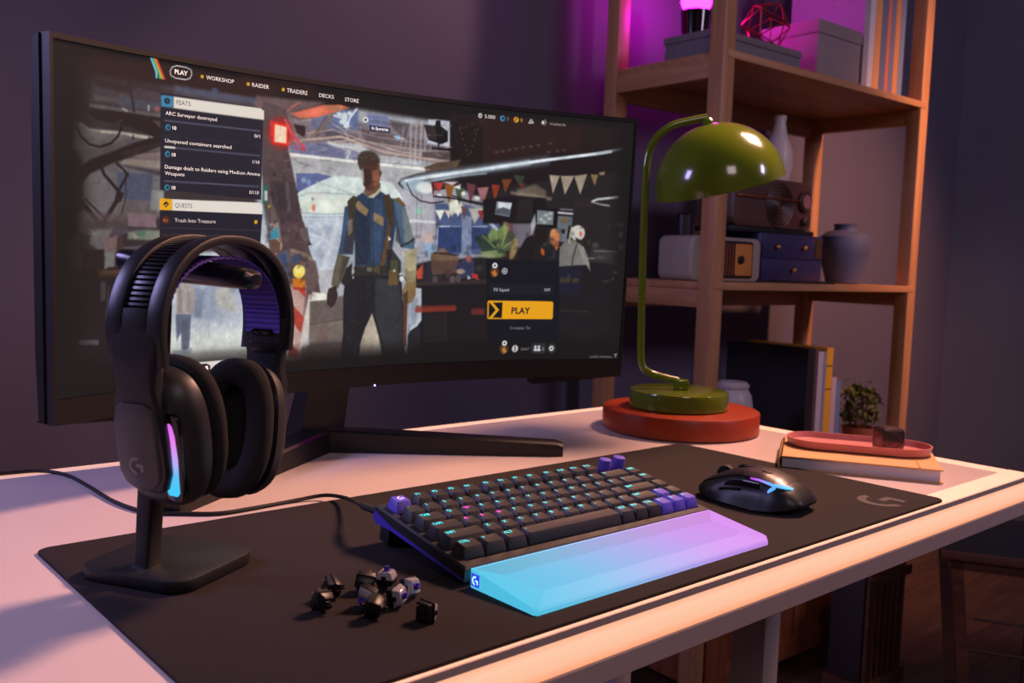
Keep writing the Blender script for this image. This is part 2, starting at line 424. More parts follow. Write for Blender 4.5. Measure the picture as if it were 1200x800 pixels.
UI_START = 957
SHAPES = [
('p',(62,54,57),1,29.3,-366.7,169.2,-140.8,166.7,-134.3,-166.3,-370.2,-151.4),
('p',(50,34,33),1,13.3,-362.2,179.7,-141.1,181.2,-140.6,157,-277.6,157.6,-362.4,157.8),
('p',(80,70,76),1,7.6,-353.4,156.7,-277.6,157.6,-151.7,157.6,-151.2,126.7,-277.6,131.2,-358.1,131.4),
('p',(62,50,54),1,2.7,-351.6,153.7,-316.3,152.1,-314.5,143.9,-351.7,146.3),
('p',(66,56,60),1,2.8,-316.3,154.7,-262.6,154.4,-262.6,149,-316.3,149.6),
('p',(104,95,97),1,2.7,-353.5,137.7,-325.8,138.1,-325.8,132.2,-353.6,132.8),
('p',(92,94,110),1,3.7,-325.8,140.6,-277.6,138.3,-277.6,130.3,-325.9,129.6),
('p',(120,112,112),1,2.7,-358.2,128.9,-277.5,128.6,-277.5,124.1,-358.2,125.6),
('l',(58,46,50),1,1.8,2.7,-316.3,158.9,-311.6,140,-309.7,127.3),
('p',(215,205,200),1,0.9,-294.3,135.3,-291.8,135.6,-291.8,129.5,-294.3,129.2),
('l',(220,210,205),1,0.9,1.8,-322.1,128.4,-317.4,126.4),
('e',(190,110,100),1,2.8,-283.5,132.3,3,2.6),
('p',(84,86,104),1,5.9,-262.7,159.7,-162.8,159.1,-162.7,152.4,-262.6,152.6),
('e',(84,90,130),0.8,3,-214.4,160.9,4.2,2.8),
('p',(112,108,110),1,7.2,-373.6,109.8,-358.4,103.3,-275.5,104.8,-275.5,88.8,-316.6,83.5,-363.3,71.3,-376.6,85),
('p',(128,122,122),0.8,4.4,-370.1,109.4,-358.4,104.1,-321.3,104.6,-321.3,95.2,-363,96.2),
('l',(150,146,140),1,1.7,2.6,-367.4,108.1,-359.3,103.2,-344.7,103),
('l',(205,198,184),1,1.8,2.9,-344.7,103,-326,103.7,-286.4,102),
('l',(235,225,205),1,1.4,2.8,-314.6,102.7,-286.4,101.6),
('p',(100,90,92),0.8,3.6,-363.1,83.7,-316.5,98.2,-306.9,94.8,-354.1,72),
('p',(122,112,113),1,7.3,-365.1,72.8,-277.5,88.6,-277.4,19.3,-365.7,12.4),
('p',(176,160,148),1,2.8,-321.4,77.9,-277.5,79.7,-277.5,70.7,-324.3,72.5),
('p',(150,130,128),1,1.9,-318.5,81.6,-277.5,88.6,-277.5,79.7),
('p',(78,72,84),1,2.8,-330.9,72,-277.5,68,-277.5,61.8,-316.6,68.8),
('p',(136,134,140),1,4.6,-326.2,70.7,-277.5,62.7,-277.4,49.1,-329.1,61),
('p',(92,101,130),1,3.7,-328.1,64.5,-287.4,64.7,-291.4,35.9,-328.2,37.7),
('p',(130,128,132),0.8,5.4,-357.9,63.3,-330,66.1,-330.2,22,-358.3,21.1),
('p',(165,165,165),1,3.8,-289.4,48.5,-275.4,47.5,-275.4,25.7,-291.4,26.9),
('p',(42,32,33),1,2.7,-362.7,123.4,-316.4,124.8,-277.5,123.3,-275.5,104.8,-285.4,103,-316.5,111.1,-351.9,113.9),
('p',(150,120,110),0.5,1.9,-289.4,121,-279.5,120.4,-279.5,113.3),
('p',(40,32,33),1,2.7,-403.6,40,-381.4,57.6,-358.7,74.1,-335.5,83.6,-306.9,96.5,-284.5,104,-275.5,104,-275.5,95.9,-302.1,84.8,-335.6,71.7,-358.8,59.9,-377.2,37.1,-399.4,28),
('p',(60,46,46),0.8,1.9,-326.1,82.7,-302.1,92.6,-277.5,99.3,-277.5,96.6,-316.6,80.1),
('l',(36,28,30),1,1.1,2.3,-372.8,106.7,-367.5,95.7,-358.6,89.1,-347.6,87.6,-335.5,92.1,-327.9,99.7,-323.1,109.5),
('p',(40,34,36),1,0.9,-311.2,103,-309.8,103.2,-309.8,98,-311.3,97.9),
('p',(40,34,36),1,0.9,-293.3,103.1,-291.8,103.2,-291.8,98.8,-293.3,98.7),
('l',(42,33,35),1,1.1,3.6,-345.9,67.5,-343.1,60.9,-326.3,43.9),
('l',(42,33,35),1,1.1,2.7,-329,73,-316.7,62.7,-327.3,44.7),
('p',(46,36,38),1,1.4,-329.2,44.6,-320.6,43.3,-324.4,34.4,-333,30.6),
('l',(46,36,38),1,1.1,4.5,-327.3,37.8,-343.5,13),
('l',(46,38,40),1,0.9,1.1,-319.5,62.5,-318.7,41.7,-324.5,20.4,-336,12.3),
('l',(48,38,40),1,0.9,2.2,-363.6,35.2,-343.5,17.3),
('l',(46,36,38),1,1.3,5.3,-370.9,35.8,-348.2,11.1),
('p',(44,35,38),1,1.3,-351.9,13.6,-341.6,13,-343.6,6.9,-351,5.9),
('p',(110,92,98),0.6,4.5,-371.1,22.4,-316.8,22.5,-316.9,3,-371.3,-0.4),
('p',(156,126,136),1,2.8,-316.8,23.3,-284.4,22.7,-284.4,8.2,-316.9,9.2),
('p',(92,80,96),1,2.8,-334.1,6.2,-297.3,7,-316.9,3,-334.2,-6),
('p',(150,144,146),0.7,4.5,-356.6,4.1,-334.1,6.2,-340.9,-13,-347.5,-18.2,-359.5,-8.8),
('p',(146,116,116),1,3.6,-343.6,-4.3,-328.4,-0.7,-330.5,-21.7,-343.8,-21.7),
('p',(150,160,140),1,3.8,-316.9,3,-295.4,6.1,-277.4,5.6,-277.4,-5.4,-316.9,-4),
('p',(98,140,120),1,2.8,-307.2,4.1,-296.3,5.2,-297.3,-2,-307.2,-2.1),
('p',(215,190,160),1,1.9,-311.1,2.3,-305.2,-2.1,-309.1,-3.9),
('p',(112,110,118),1,3.8,-321.8,-12.9,-277.3,-8.1,-277.3,-32.9,-321.9,-32.4),
('p',(205,195,175),1,1.9,-306.3,-25.4,-299.4,-24.6,-304.3,-31.7),
('p',(150,148,150),1,2.7,-341.8,-17.3,-331.4,-14.7,-332.5,-34.9,-343.9,-34.8),
('p',(92,62,50),1,1.4,-329.6,-31.5,-324.6,4.7,-319.9,-31.6),
('p',(64,55,58),1,5.3,-386.7,-4.7,-367.6,2.2,-364.4,-38.7,-387.2,-42.4),
('p',(44,37,39),1,1.8,-371.5,-17.3,-367.6,3.9,-365.1,-17.3),
('p',(46,37,38),1,1.3,-366.9,-15.6,-343.7,-14.7,-343.9,-37.4,-367.2,-38.6),
('p',(40,34,36),1,3.9,-404.8,-34.5,-136.8,-37.7,-133.5,-208.7,-407.3,-189.6),
('p',(72,48,38),1,1.8,-350.4,-35.5,-302.3,-32.7,-307.3,-44.3,-350.5,-42.5),
('p',(96,72,50),1,1.8,-345.8,-36.5,-309.2,-35.3,-309.2,-38.9,-345.8,-40),
('p',(48,38,40),1,0.9,-340.1,-33.1,-303.3,-31.8,-307.3,-36.2,-340.1,-35.7),
('p',(78,76,80),1,0.9,-371.6,-105.7,-350.1,-107.5,-350.2,-112.8,-371.7,-110.9),
('p',(96,94,96),0.5,2.7,-347.7,-47.8,-342.1,-47.9,-342.2,-67.3,-347.9,-67),
('l',(120,118,120),0.5,1.8,0.9,-338.3,-52.4,-342.3,-85),
('p',(52,44,45),0.7,7.7,-326.8,-48.3,-267.1,-45.1,-266.8,-144.3,-327.3,-147.5),
('p',(170,172,180),1,9,-159.1,135.6,-24.4,162.5,113.2,158.4,121.7,-17.5,58.7,-58.5,65.9,-170.8,-287.4,-161.2,-277.3,-21.9,-160,-11.6),
('p',(205,210,218),1,4.1,-262,-18.2,-159.9,-17.6,-157.5,-160.2,-272,-149.6),
('p',(158,168,190),0.9,12.3,-244.4,-21.9,-201.8,-21.8,-170.5,-56.6,-175.4,-101.7,-244,-90.4,-251.6,-50.1),
('p',(222,226,222),1,8.5,-277.2,-107.4,-106.4,-104.8,-105.2,-153.7,-277.2,-141.4),
('p',(182,182,176),1,6.2,-277.2,-128.2,-158,-131.2,-157.5,-160.2,-277.1,-152.9),
('p',(200,206,216),0.6,8.5,-208.9,-65.6,-159.2,-56.8,-158.4,-107.6,-208.4,-109.9),
('l',(225,232,235),1,2,3,-237.9,-51.4,-216.7,-43.1),
('e',(220,225,225),1,2,-216.7,-44,3.2,2.4),
('e',(215,220,220),1,2,-228.3,-60.2,2.7,2.9),
('p',(126,136,158),0.8,5.1,-237.9,-58,-225.1,-58.4,-229.1,-91.1,-237.7,-90.7),
('p',(195,192,188),1,5.2,-212.2,-60.6,-194.8,-56.1,-181.2,-86.3,-207.6,-82.3),
('p',(172,162,158),1,3,-259.8,-54.6,-252.7,-38.8,-240.1,-42.7,-236.7,-69.6,-239.8,-87.7,-259.7,-86.7),
('p',(128,116,114),0.5,2,-257.8,-50,-253.6,-59.5,-252.4,-84.2,-257.7,-84),
('p',(140,126,124),0.4,2,-246.3,-55,-242,-69.4,-244,-84.6,-248.3,-84.4),
('e',(150,140,140),1,2,-247.4,-38.9,5.2,5.7),
('p',(104,110,132),1,2,-260.8,-85.7,-241.9,-86.7,-243.8,-125.1,-253.3,-128.2,-254.4,-107,-259.6,-116.3),
('p',(90,92,108),0.6,1.5,-253.4,-92.8,-246.1,-90.3,-247,-126.8,-251.2,-127.4),
('p',(158,164,176),1,3,-263.7,-126.4,-239.6,-125.4,-243.8,-131.9,-263.7,-133.1),
('p',(195,198,205),1,4.3,-154.9,23.4,-142.4,16.8,-134.8,-21.4,-124.6,-72.8,-123.1,-146.1,-158.1,-123),
('p',(116,104,110),1,6.3,-162.7,156.2,-112.4,158.5,-111.7,130.8,-122.5,99.9,-161.9,106.3),
('p',(136,122,126),1,5.7,-117.7,140.1,110.7,157,113.2,105.7,2.1,103.8,-117,110.4),
('p',(96,104,138),0.8,5.5,-89.1,148.2,-48,152.7,-23.6,139.6,-53.2,126.4,-88.7,133.1),
('p',(104,118,158),1,4.5,-62.4,158.2,-24.3,160.4,-23.5,137.6,-53.6,138.7),
('p',(110,120,160),0.9,5.7,-12.1,158.6,18.5,158.7,19.3,138.5,-11.5,140.8),
('p',(88,74,80),0.7,4.4,-80.6,133.9,-23.3,131.3,-23,120.8,-88.4,123),
('p',(92,78,84),0.7,4.7,-23.6,139.6,44.4,135.4,101.6,131.7,102.1,122.8,-10.8,121.9),
('p',(78,70,78),0.7,4.6,18.7,154.5,49.9,152.2,48.3,130.4,27.8,142.5),
('e',(225,232,238),0.9,2.2,-50.4,153.4,4.1,2.7),
('e',(225,232,238),0.9,2.2,-43.2,151.1,4.1,5.8),
('e',(225,232,238),0.9,2.2,-46.6,144.6,4.1,2.7),
('e',(225,232,238),0.9,2.2,-40.5,141.1,4.1,5.8),
('e',(225,232,238),0.9,2.2,-36.2,156,4.1,2.7),
('l',(220,228,235),1,1.7,2.5,-26.8,162.2,-36,150.9,-39.3,140.2),
('l',(215,222,228),1,1.7,2.2,-58.7,151.5,-45.5,148.8),
('l',(188,184,190),0.7,1.8,2.3,52.4,152.5,52.3,95.7),
('l',(188,184,190),0.7,1.8,2.4,60,153.2,59.9,96.2),
('l',(188,184,190),0.7,1.8,2.4,67.5,154,67.4,96.8),
('l',(188,184,190),0.7,1.8,2.4,73.8,154.6,73.8,97.2),
('l',(150,142,150),0.7,1.8,1.9,42.6,148.3,32.2,95.3),
('l',(150,142,150),0.7,1.8,1.9,50.1,149,39.7,95.9),
('l',(150,142,150),0.7,1.8,1.9,87.9,152.6,77.5,98.6),
('l',(150,142,150),0.7,1.8,1.9,98.1,153.6,87.7,99.3),
('l',(196,168,158),1,1.7,2.7,-111.4,115.9,-47.2,126.9,14.1,113.4,113.1,107.9),
('l',(176,150,146),0.9,1.4,1.8,-111.6,122.8,-59.4,134,-10.9,124,112.7,116.9),
('l',(205,180,168),0.8,1.1,1.6,-94,112.4,-23.1,126.1,38.9,115.4,102.5,113.9),
('l',(160,140,140),0.8,1.2,1.4,-53.6,138.7,1.1,131.5,101.9,127.2),
('l',(190,184,188),0.8,1.1,1.3,-59.6,141.2,-41.4,132.7,-35.1,122.9,-24.8,102.8),
('l',(128,106,92),1,1.3,3.3,-53.1,163.4,-71.3,136.9,-87.3,123.2),
('l',(104,84,80),0.8,1.1,2.2,-62.4,158.2,-80.5,130.9),
('e',(110,160,205),1,2.3,33.2,133.3,3.7,3.2),
('l',(225,215,205),0.6,1.2,2.3,28.2,134,43.2,132.1),
('p',(200,203,208),0.8,3.4,-67.2,117.9,-23,120.8,8.1,108.6,70.8,107,71.1,100.4,-70.3,102.2),
('p',(222,222,222),1,2.2,-66.1,120,-52.9,117.1,-22.8,114.5,-64.7,113),
('p',(122,124,158),1,4.4,-117,110.4,-70.7,117.6,-40.8,110.9,-40.4,100.5,-116.7,98.4),
('p',(122,124,158),0.8,2.3,-32.3,111.6,-22.6,110.3,-22.3,100.9,-36.8,100.8),
('p',(226,112,88),1,2.2,-117.8,147,-95.1,155.5,-74.3,162,-48.4,165,-37.6,163.1,-60,154.4,-83.2,145.8,-104,143.5),
('p',(236,128,100),0.8,3.3,-106.4,148.3,-77.7,158.5,-65.9,155.8,-92.5,146.8),
('p',(170,120,90),0.9,3.3,-72,162.2,-36.4,163.2,-50.5,156.5,-66,157.8),
('p',(120,88,80),1,2.1,-123.5,145.4,-104,143.5,-80.9,146.1,-106.2,140.3),
('p',(116,92,94),1,5.3,-162.8,162,-72,165.3,-81.3,160.1,-123.5,145.4,-142.4,137.4,-162.4,137.1),
('l',(200,120,110),0.8,1.1,1.5,-125.7,146.1,-108.9,158.9),
('l',(230,110,110),0.7,1.1,1.3,-118,154.8,-104.4,161.4),
('p',(186,185,188),1,3.4,-119,98.2,77.5,98.6,78.6,74.2,-118.3,66.2),
('l',(250,248,240),1,1.3,3.5,-115.6,99,-102.9,99.5,-24.6,98),
('l',(250,248,238),1,1.4,3.5,8.5,97.4,75.1,96.2),
('l',(252,232,228),1,1.1,2.8,-120.2,100.1,-103,100),
('p',(96,106,152),1,2.2,-108.2,77.9,-79.1,80,-57.7,77.3,-78.8,68.7,-106.5,54.7),
('e',(140,160,200),1,2.2,-97.6,70.5,3.5,3.1),
('e',(130,150,190),1,2.2,-90.5,67.9,2.9,4.1),
('p',(218,230,226),1,2.3,-107.7,53.7,-92.7,61.7,-56.5,78.4,-15.5,79.1,28,75.4,43.8,56.6,45.1,23.4,-103.3,18.1),
('p',(200,212,212),1,1.7,-56.5,77.4,-45.8,80.2,-71.7,69.1),
('l',(188,200,200),0.9,1.1,1.6,-80,69.6,-54.9,63.9,-20.8,56.3),
('l',(195,206,206),0.8,1.7,1.7,-45.6,72.9,-27.2,64.5),
('l',(180,190,192),0.8,2.2,2.4,-104.1,50.8,-90.2,55.7,-71.4,56.7,-26.9,57.1),
('p',(232,236,222),0.8,5.6,-101.7,48.9,-32.9,54.6,-34.6,31.1,-99,30.6),
('p',(235,215,205),1,1.1,-89,54.7,-67.8,55.9,-67.8,53.8,-89,52.6),
('p',(150,158,172),1,1.1,-86.6,50.7,-83.1,50.9,-83,46.8,-86.5,46.6),
('e',(226,130,110),1,2.8,-83.3,38,2.6,4.1),
('l',(150,160,190),0.7,2.2,1.8,-101.3,31.5,-68.3,30.8,-32.3,33.4),
('p',(172,182,205),0.8,2.2,-101.2,27.4,-38.2,29.9,-38.1,26.7,-101.2,24.3),
('p',(190,198,212),1,4.5,-100,24.4,-34.5,26.9,-47.4,-69,-80,-68.5),
('l',(170,180,196),1,2.2,3.3,-91.5,12.3,-77.2,7.5,-67.5,0.4),
('l',(208,216,226),1,2.2,3.4,-77.5,19,-67.8,10.9,-68.7,0.4,-81.5,-10.4),
('l',(208,216,226),1,2.2,2.8,-89,6.1,-69.9,1.4,-49.1,-9.8),
('e',(160,170,188),0.6,3.4,-63,13.1,7.2,5.3),
('e',(165,172,190),0.6,4.5,-74.1,-17.7,7.2,6.3),
('l',(220,224,226),0.6,6.8,6.8,-48.9,24.2,-57.6,-10,-68.7,-42),
('l',(228,232,232),1,1.7,1.7,-72.4,-36.7,-52,-35.5),
('p',(190,186,186),0.7,4.6,-75.9,-39.9,-47.2,-33.4,-53.4,-68.9,-71.6,-68.6),
('p',(94,76,78),1,2.2,-153.9,157.3,-122.5,151.4,-119.2,105.2,-109.1,67.8,-101.4,35.6,-89.8,-7.4,-75.8,-44.1,-70.4,-68.6,-97.3,-137.1,-139.4,-21.4,-149.4,28.6,-153.6,77.7),
('p',(76,62,67),1,2.2,-143.4,67.6,-110.3,67.7,-102.7,40.7,-97.5,18.3,-126.5,17.3,-140.7,43.9),
('p',(64,54,60),0.8,2.1,-136.5,64.1,-120.6,66,-115.3,34,-131.4,33.3),
('p',(104,90,94),0.8,1.1,-122.9,66.9,-118.3,67.2,-114.1,33,-118.7,29.8),
('p',(84,68,72),1,1.1,-110.3,67.7,-104.1,48.8,-113.3,48.3),
('p',(116,98,94),0.8,1.6,-143,48.8,-135.9,34.1,-131,17.2,-140.1,16.9),
('p',(88,70,74),1,2.2,-128.7,17.3,-96.4,20.4,-86.3,-6.3,-102.4,-21.1,-121.3,-11),
('p',(104,92,98),1,1.7,-103.2,11.9,-91.5,14.3,-86.3,-6.3,-95.8,-2.3),
('p',(58,46,50),1,1.1,-90,-1.2,-83.9,-7.3,-88.6,-7.4),
('p',(120,98,92),1,2.2,-114.3,-13,-90.8,-16.8,-78.6,-28.2,-84.6,-28.3,-102.4,-21.1,-114.1,-21.2),
('l',(150,126,112),1,2.2,3.3,-111.9,-14,-96.6,-17.9,-82.2,-27.2),
('p',(112,92,90),1,3.4,-100,-26.3,-78.6,-27.2,-73.3,-47.3,-80,-65.3,-95.6,-60.8),
('p',(46,106,88),1,1.6,-152.2,61.1,-145.5,61.5,-145.1,40.7,-151.8,38.4),
('p',(205,200,205),1,1.1,-149.9,54.8,-146,55.1,-145.7,43.7,-149.7,43.5),
('p',(176,160,60),1,1.1,-145.1,38.7,-140.6,38.9,-141.6,34.9,-145,34.7),
('l',(70,130,150),1,1.1,1.7,-150.7,36.5,-145.9,20.7,-142.2,2.8),
('p',(166,140,130),1,2.2,-142.4,16.8,-131.1,19.2,-126,-3,-139.8,-1.2),
('p',(72,150,172),1,1.6,-142.1,-2.3,-140,6.8,-132.1,15.1,-128.4,2.1,-133,-1.1),
('p',(110,78,70),1,1.6,-143.2,-2.3,-128.4,-1,-125.8,-13.2,-141.8,-17.4),
('l',(205,170,140),1,1.1,1.5,-131.8,-1,-126,-6,-127,-13.2),
('p',(210,120,70),1,1.1,-141.7,-20.4,-130.3,-17.3,-134.8,-21.4),
('p',(78,86,108),1,3.3,-141.7,-23.5,-116.6,-13,-112.9,-73.1,-138.4,-74.5),
('p',(60,74,118),0.9,2.2,-128,-19.3,-117.6,-21.3,-121.9,-33.6),
('p',(108,84,84),0.8,2.2,-128,-21.3,-121.8,-39.8,-124.8,-62.5,-129.9,-39.8),
('p',(70,80,104),1,2.2,-112.9,-21.2,-100.1,-18,-96.5,-25.2,-111.5,-31.5),
('p',(84,72,80),1,2.2,-116.2,-31.6,-106.9,-31.5,-108.4,-68,-117.7,-67.8),
('e',(200,36,32),0.9,14.8,-129.8,123,15.9,16.7),
('p',(240,52,40),1,4.2,-141.3,134.6,-119.8,133.9,-119.3,109.2,-140.8,110.2),
('p',(250,214,184),1,1.7,-137.5,132.5,-122,130.7,-122.1,111.9,-138,112.4),
('l',(225,60,60),1,1.6,1.7,-142.4,135.4,-142.1,119.9),
('l',(245,95,105),1,1.1,1.9,-124.5,139.3,-113.8,122.6,-97.4,110.1),
('l',(225,60,80),0.8,2.2,3.2,-113.8,122.6,-105.6,115.4,-97.3,107.1),
('l',(215,60,80),0.9,1.1,1.6,-111.4,115.9,-108.9,107.1,-97.3,106.1),
('p',(58,42,46),1,2.2,-113,135.6,-96.9,134.3,-96.5,120.3,-108.2,125.2),
('p',(150,118,114),1,2.2,-115.7,-54.3,-89.7,-57.7,-92.3,-148.2,-114.8,-146.6),
('p',(196,160,152),1,1.1,-115,-58.5,-92,-60.9,-99.4,-147.7,-114.3,-146.7),
('p',(200,66,58),1,1.1,-103.8,-60.7,-92,-60.9,-91.8,-72.5),
('p',(178,70,62),1,1.1,-111.1,-78.4,-92.9,-96.8,-96,-116.9,-112.4,-98.2),
('p',(160,72,66),1,2.3,-113,-125.6,-99.6,-139.1,-100.6,-147.6,-113.7,-144.6),
('p',(216,124,42),1,1.7,-110,-48.1,-92.4,-48.2,-92.1,-58.8,-100.3,-60.8,-109.8,-57.5),
('p',(190,62,40),1,1.7,-108.6,-58.6,-93.2,-59.8,-93.1,-64,-108.5,-61.7),
('e',(252,218,104),1,1.3,-101.4,-39.8,8.2,8.3),
('e',(255,240,160),0.7,4.4,-102,-37.8,4.7,4.7),
('p',(214,204,196),1,3.4,-87.1,-68.3,-75.2,-68.5,-81.4,-105.8,-90.4,-128.9,-99.6,-139.1,-96.6,-117.9),
('p',(228,222,212),1,2.3,-82.4,-65.2,-58.3,-68.8,-61.7,-76.3,-83.3,-79),
('p',(124,110,104),1,1.8,-85.7,-76.9,-65.3,-76.2,-60.4,-81.7,-44.9,-71.2,-38.8,-70.2,-36.9,-131.6,-38.8,-151.4,-96.9,-153.2,-85.4,-135.7),
('p',(104,92,88),0.8,1.7,-84.5,-76.9,-60.5,-75.2,-38.7,-71.3,-37.8,-100.8,-83.8,-104.6),
('l',(86,76,74),1,1.1,1.6,-83.8,-105.7,-37.8,-100.8),
('p',(120,92,88),0.5,5.7,-74.2,-103.9,-59.7,-104.4,-59,-128.4,-73.5,-132),
('p',(168,152,146),1,1.2,-51.6,-133.1,-44.2,-133.5,-44.1,-136.2,-51.5,-135.9),
('p',(82,70,70),0.8,4.6,-93.8,-135.2,-82,-129.4,-37,-129.4,-36.1,-156,-96.9,-156.4),
('p',(225,222,220),1,1.7,-123.7,-116.6,-115.8,-102.3,-114.8,-146.6,-123.1,-146.1),
('p',(60,56,60),1,2.2,-123.5,-125,-115.3,-123.4,-115.1,-137.1,-122.1,-138.8),
('e',(230,228,224),1,1.7,-119.7,-140,3.5,4.2),
('p',(44,39,41),1,6.3,109.2,187.9,398.3,177.1,410.8,-176,60.9,-175.2,62.6,-30.1,121.7,-17.5),
('p',(158,156,170),1,4.9,38.1,73.9,114.4,80.9,159.7,62.9,192,29.4,181.2,-16,108.9,-23.5,59.6,-18.8,51.7,48.2),
('p',(190,186,194),0.7,4.8,40.8,67.4,89.2,68.1,93.1,-18.1,62.2,-18.7,49.7,36.9),
('l',(120,112,124),0.7,1.2,1.2,65,65.5,66.2,6.2),
('l',(120,112,124),0.7,1.2,1.2,71.3,65.9,72.6,6.4),
('e',(110,190,140),0.9,2.4,69.2,41.2,2.6,5.6),
('p',(205,175,165),0.7,4.9,75,9.9,94,18.5,92.2,0.2,76.8,-0.3),
('l',(225,225,228),0.9,1.8,3.6,55.1,27.7,110.5,27.1),
('p',(150,178,208),1,4.9,76.9,-2.5,97.4,0.3,98.3,-18,77.6,-18.4),
('p',(80,94,134),1,3.7,92.5,52.5,141.9,52.7,174,42.7,192,29.4,187.7,-13.5,98.2,-15.7),
('p',(130,140,170),1,2.5,133.4,38.5,149.2,36.9,150.6,-14.5,136.1,-14.8),
('p',(54,68,112),1,1.5,99.1,21,134.2,22.3,134.6,-12.5,99.4,-13.4),
('p',(54,68,112),1,1.5,150,22.9,177.8,21.7,173.9,-4.4,151.5,-7.4),
('p',(205,214,228),1,1,97,22.6,117.2,23.4,117.2,21.9,97.1,21.1),
('p',(150,162,186),1,1,119.8,23.4,132.8,23.9,132.9,22.7,119.8,22.2),
('p',(170,182,205),1,1,151.2,24.7,173.6,25.7,173.7,24.1,151.3,23.2),
('l',(170,180,205),1,1.2,1.7,97.9,18.6,97.8,-8.8),
('l',(176,184,205),1,2.5,5,163.5,42.2,177.3,31.1,188.5,21),
('p',(232,232,214),1,3.7,113.1,53.5,124.5,61,138.2,47.9,132,40.7,115.1,39.9),
('p',(226,215,196),0.8,3.7,143.4,48.2,168.4,49.4,153.7,27.8),
('p',(42,33,34),1,5,108.1,185.6,398.3,177.1,391.2,144.8,260.3,119.8,155.1,100.7,112,104.5),
('p',(54,36,35),0.8,17.5,151,178.9,310.7,172.5,312.9,140.4,154.6,111),
('p',(37,31,32),1,2.4,110.5,161.5,159.9,159.4,162.5,109.3,113.1,107.9),
('e',(128,84,50),0.7,1.2,126.3,155.1,1.2,1),
('e',(128,84,50),0.7,1.2,131.5,154.5,1.2,1),
('e',(128,84,50),0.7,1.2,135.3,157.1,1.2,1),
('e',(128,84,50),0.7,1.2,128,147.4,1.2,1),
('e',(128,84,50),0.7,1.2,130.9,139.8,1.2,1),
('e',(128,84,50),0.7,1.2,133.9,132.1,1.2,1),
('e',(128,84,50),0.7,1.2,136.9,125.6,1.2,1),
('e',(128,84,50),0.7,1.2,139.7,120.1,1.2,1),
('e',(128,84,50),0.7,1.2,143.5,123.8,1.2,1),
('e',(128,84,50),0.7,1.2,145.6,132,1.2,1),
('e',(128,84,50),0.7,1.2,147.8,140.1,1.2,1),
('e',(128,84,50),0.7,1.2,150,148.3,1.2,1),
('e',(128,84,50),0.7,1.2,152.3,155.3,1.2,1),
('e',(128,84,50),0.7,1.2,142.9,160.1,1.2,1),
('e',(128,84,50),0.7,1.2,148.5,152.7,1.2,1),
('e',(128,84,50),0.7,1.2,125.2,151.7,1.2,1),
('p',(196,200,214),1,2.4,91.3,161.8,109.2,161.3,110.8,128,76.2,129.5,77.3,160.4),
('p',(30,27,29),1,1.2,71.3,153.2,87.8,153.7,88.8,160.4,95.1,161.1,96.8,153.5,107.3,147.8,107.9,134.5,97.9,130.2,78.5,134.1),
('p',(62,52,54),0.8,1.8,72.6,152.3,87.9,152.6,91.2,135.2,79.7,135.3),
('p',(34,30,32),1,1,92.6,133.1,95.2,133.4,95.6,124.5,93,124.3),
('p',(30,27,29),1,1,84,125.7,112.2,125.9,112.4,122.5,84.1,122.4),
('p',(96,78,80),1,2.4,70.3,118,111.2,121.3,111.6,111.2,70.6,111.4),
('p',(92,72,60),1,2.4,73.7,98.3,90,105.1,128.4,112.5,123.7,101.9,77.9,90.8),
('p',(58,46,48),1,2.4,35.5,74.8,40.3,81.7,65.2,90,128.9,103.4,260,124.5,260.6,116.3,155.5,92.7,136.5,81.1,104.5,71.2,66.3,64.5,43.3,68.7),
('p',(38,31,33),1,5,116.2,96.9,233.7,116.7,387.1,144.5,389.3,115.2,235.5,87.3,156.7,70.9,123.3,83.7),
('l',(120,130,145),0.5,11.1,12.3,65.5,83.3,155.1,100.7,260.3,121),
('l',(150,165,182),0.9,4.9,7.9,42.9,77.5,78.1,85.8,155.2,100.1,233.8,116.2),
('l',(226,236,244),1,2.2,4,46.7,78.3,78.1,85.8,155.1,100.7,260.2,121.6,340.2,136.3,361.6,140.9),
('l',(170,180,190),0.8,3.2,3.1,340.2,136.3,381.6,146.6),
('l',(170,184,196),0.9,1.8,1.9,78.4,79.7,129.5,91,168.5,97),
('p',(172,188,204),1,3.6,40.5,76.2,60.5,81.9,86.1,79.1,88,64.6,63.7,64.4,45.9,67.7),
('e',(240,250,250),1,4.8,76.2,71.8,12.8,7.2),
('e',(255,255,250),1,3.6,80.1,70.9,7.7,5.6),
('l',(40,34,38),1,1,1.6,49.3,75.7,57.5,61.8,69.3,54.6,86,52.1,105.2,55.4),
('p',(176,60,52),1,1.2,88.7,79.3,104.1,80.2,97,66.3),
('p',(140,88,44),1,1.2,105.5,78.1,121,77.9,113.2,52.4),
('p',(78,92,66),1,1.2,121.1,75.6,135.5,74.2,128.9,50.9),
('p',(112,64,70),1,1.2,139,82.4,153.6,79.9,145.8,51.8),
('p',(160,108,112),1,1.2,155.1,76.5,173.4,78.8,165.6,52.8),
('p',(150,58,42),1,1.2,177.2,82.5,190.4,82.2,183.7,59.6),
('p',(120,66,40),1,1.2,192.6,90.5,208.5,91.5,199,72.1),
('p',(58,66,54),1,1.3,210.8,97.5,228.2,97.5,222.5,80.6),
('p',(96,42,44),1,1.2,84.8,80.1,89.9,80.5,89.7,56.8),
('p',(240,240,228),1,1,92.9,43.4,107.1,44.1,101.2,30.2),
('p',(232,206,196),1,1,107.1,44.1,117.5,43.5,114.1,33),
('p',(240,236,224),1,1,122.6,44.9,131.7,46.5,128.3,35.9),
('p',(116,76,76),1,1,131.5,51,140.7,49.2,137.7,31.7),
('p',(160,52,54),1,1,158,45.4,167.2,47,164,31.7),
('p',(222,220,205),1,1,113.5,44.4,121.3,44.8,119.2,35.5),
('p',(240,240,235),1,1.8,119.8,75.5,130,79.6,129.1,72.7),
('e',(240,240,235),1,1.8,134.6,67.3,3.3,2.9),
('e',(235,235,230),1,2.5,155.8,62.7,4.6,2.9),
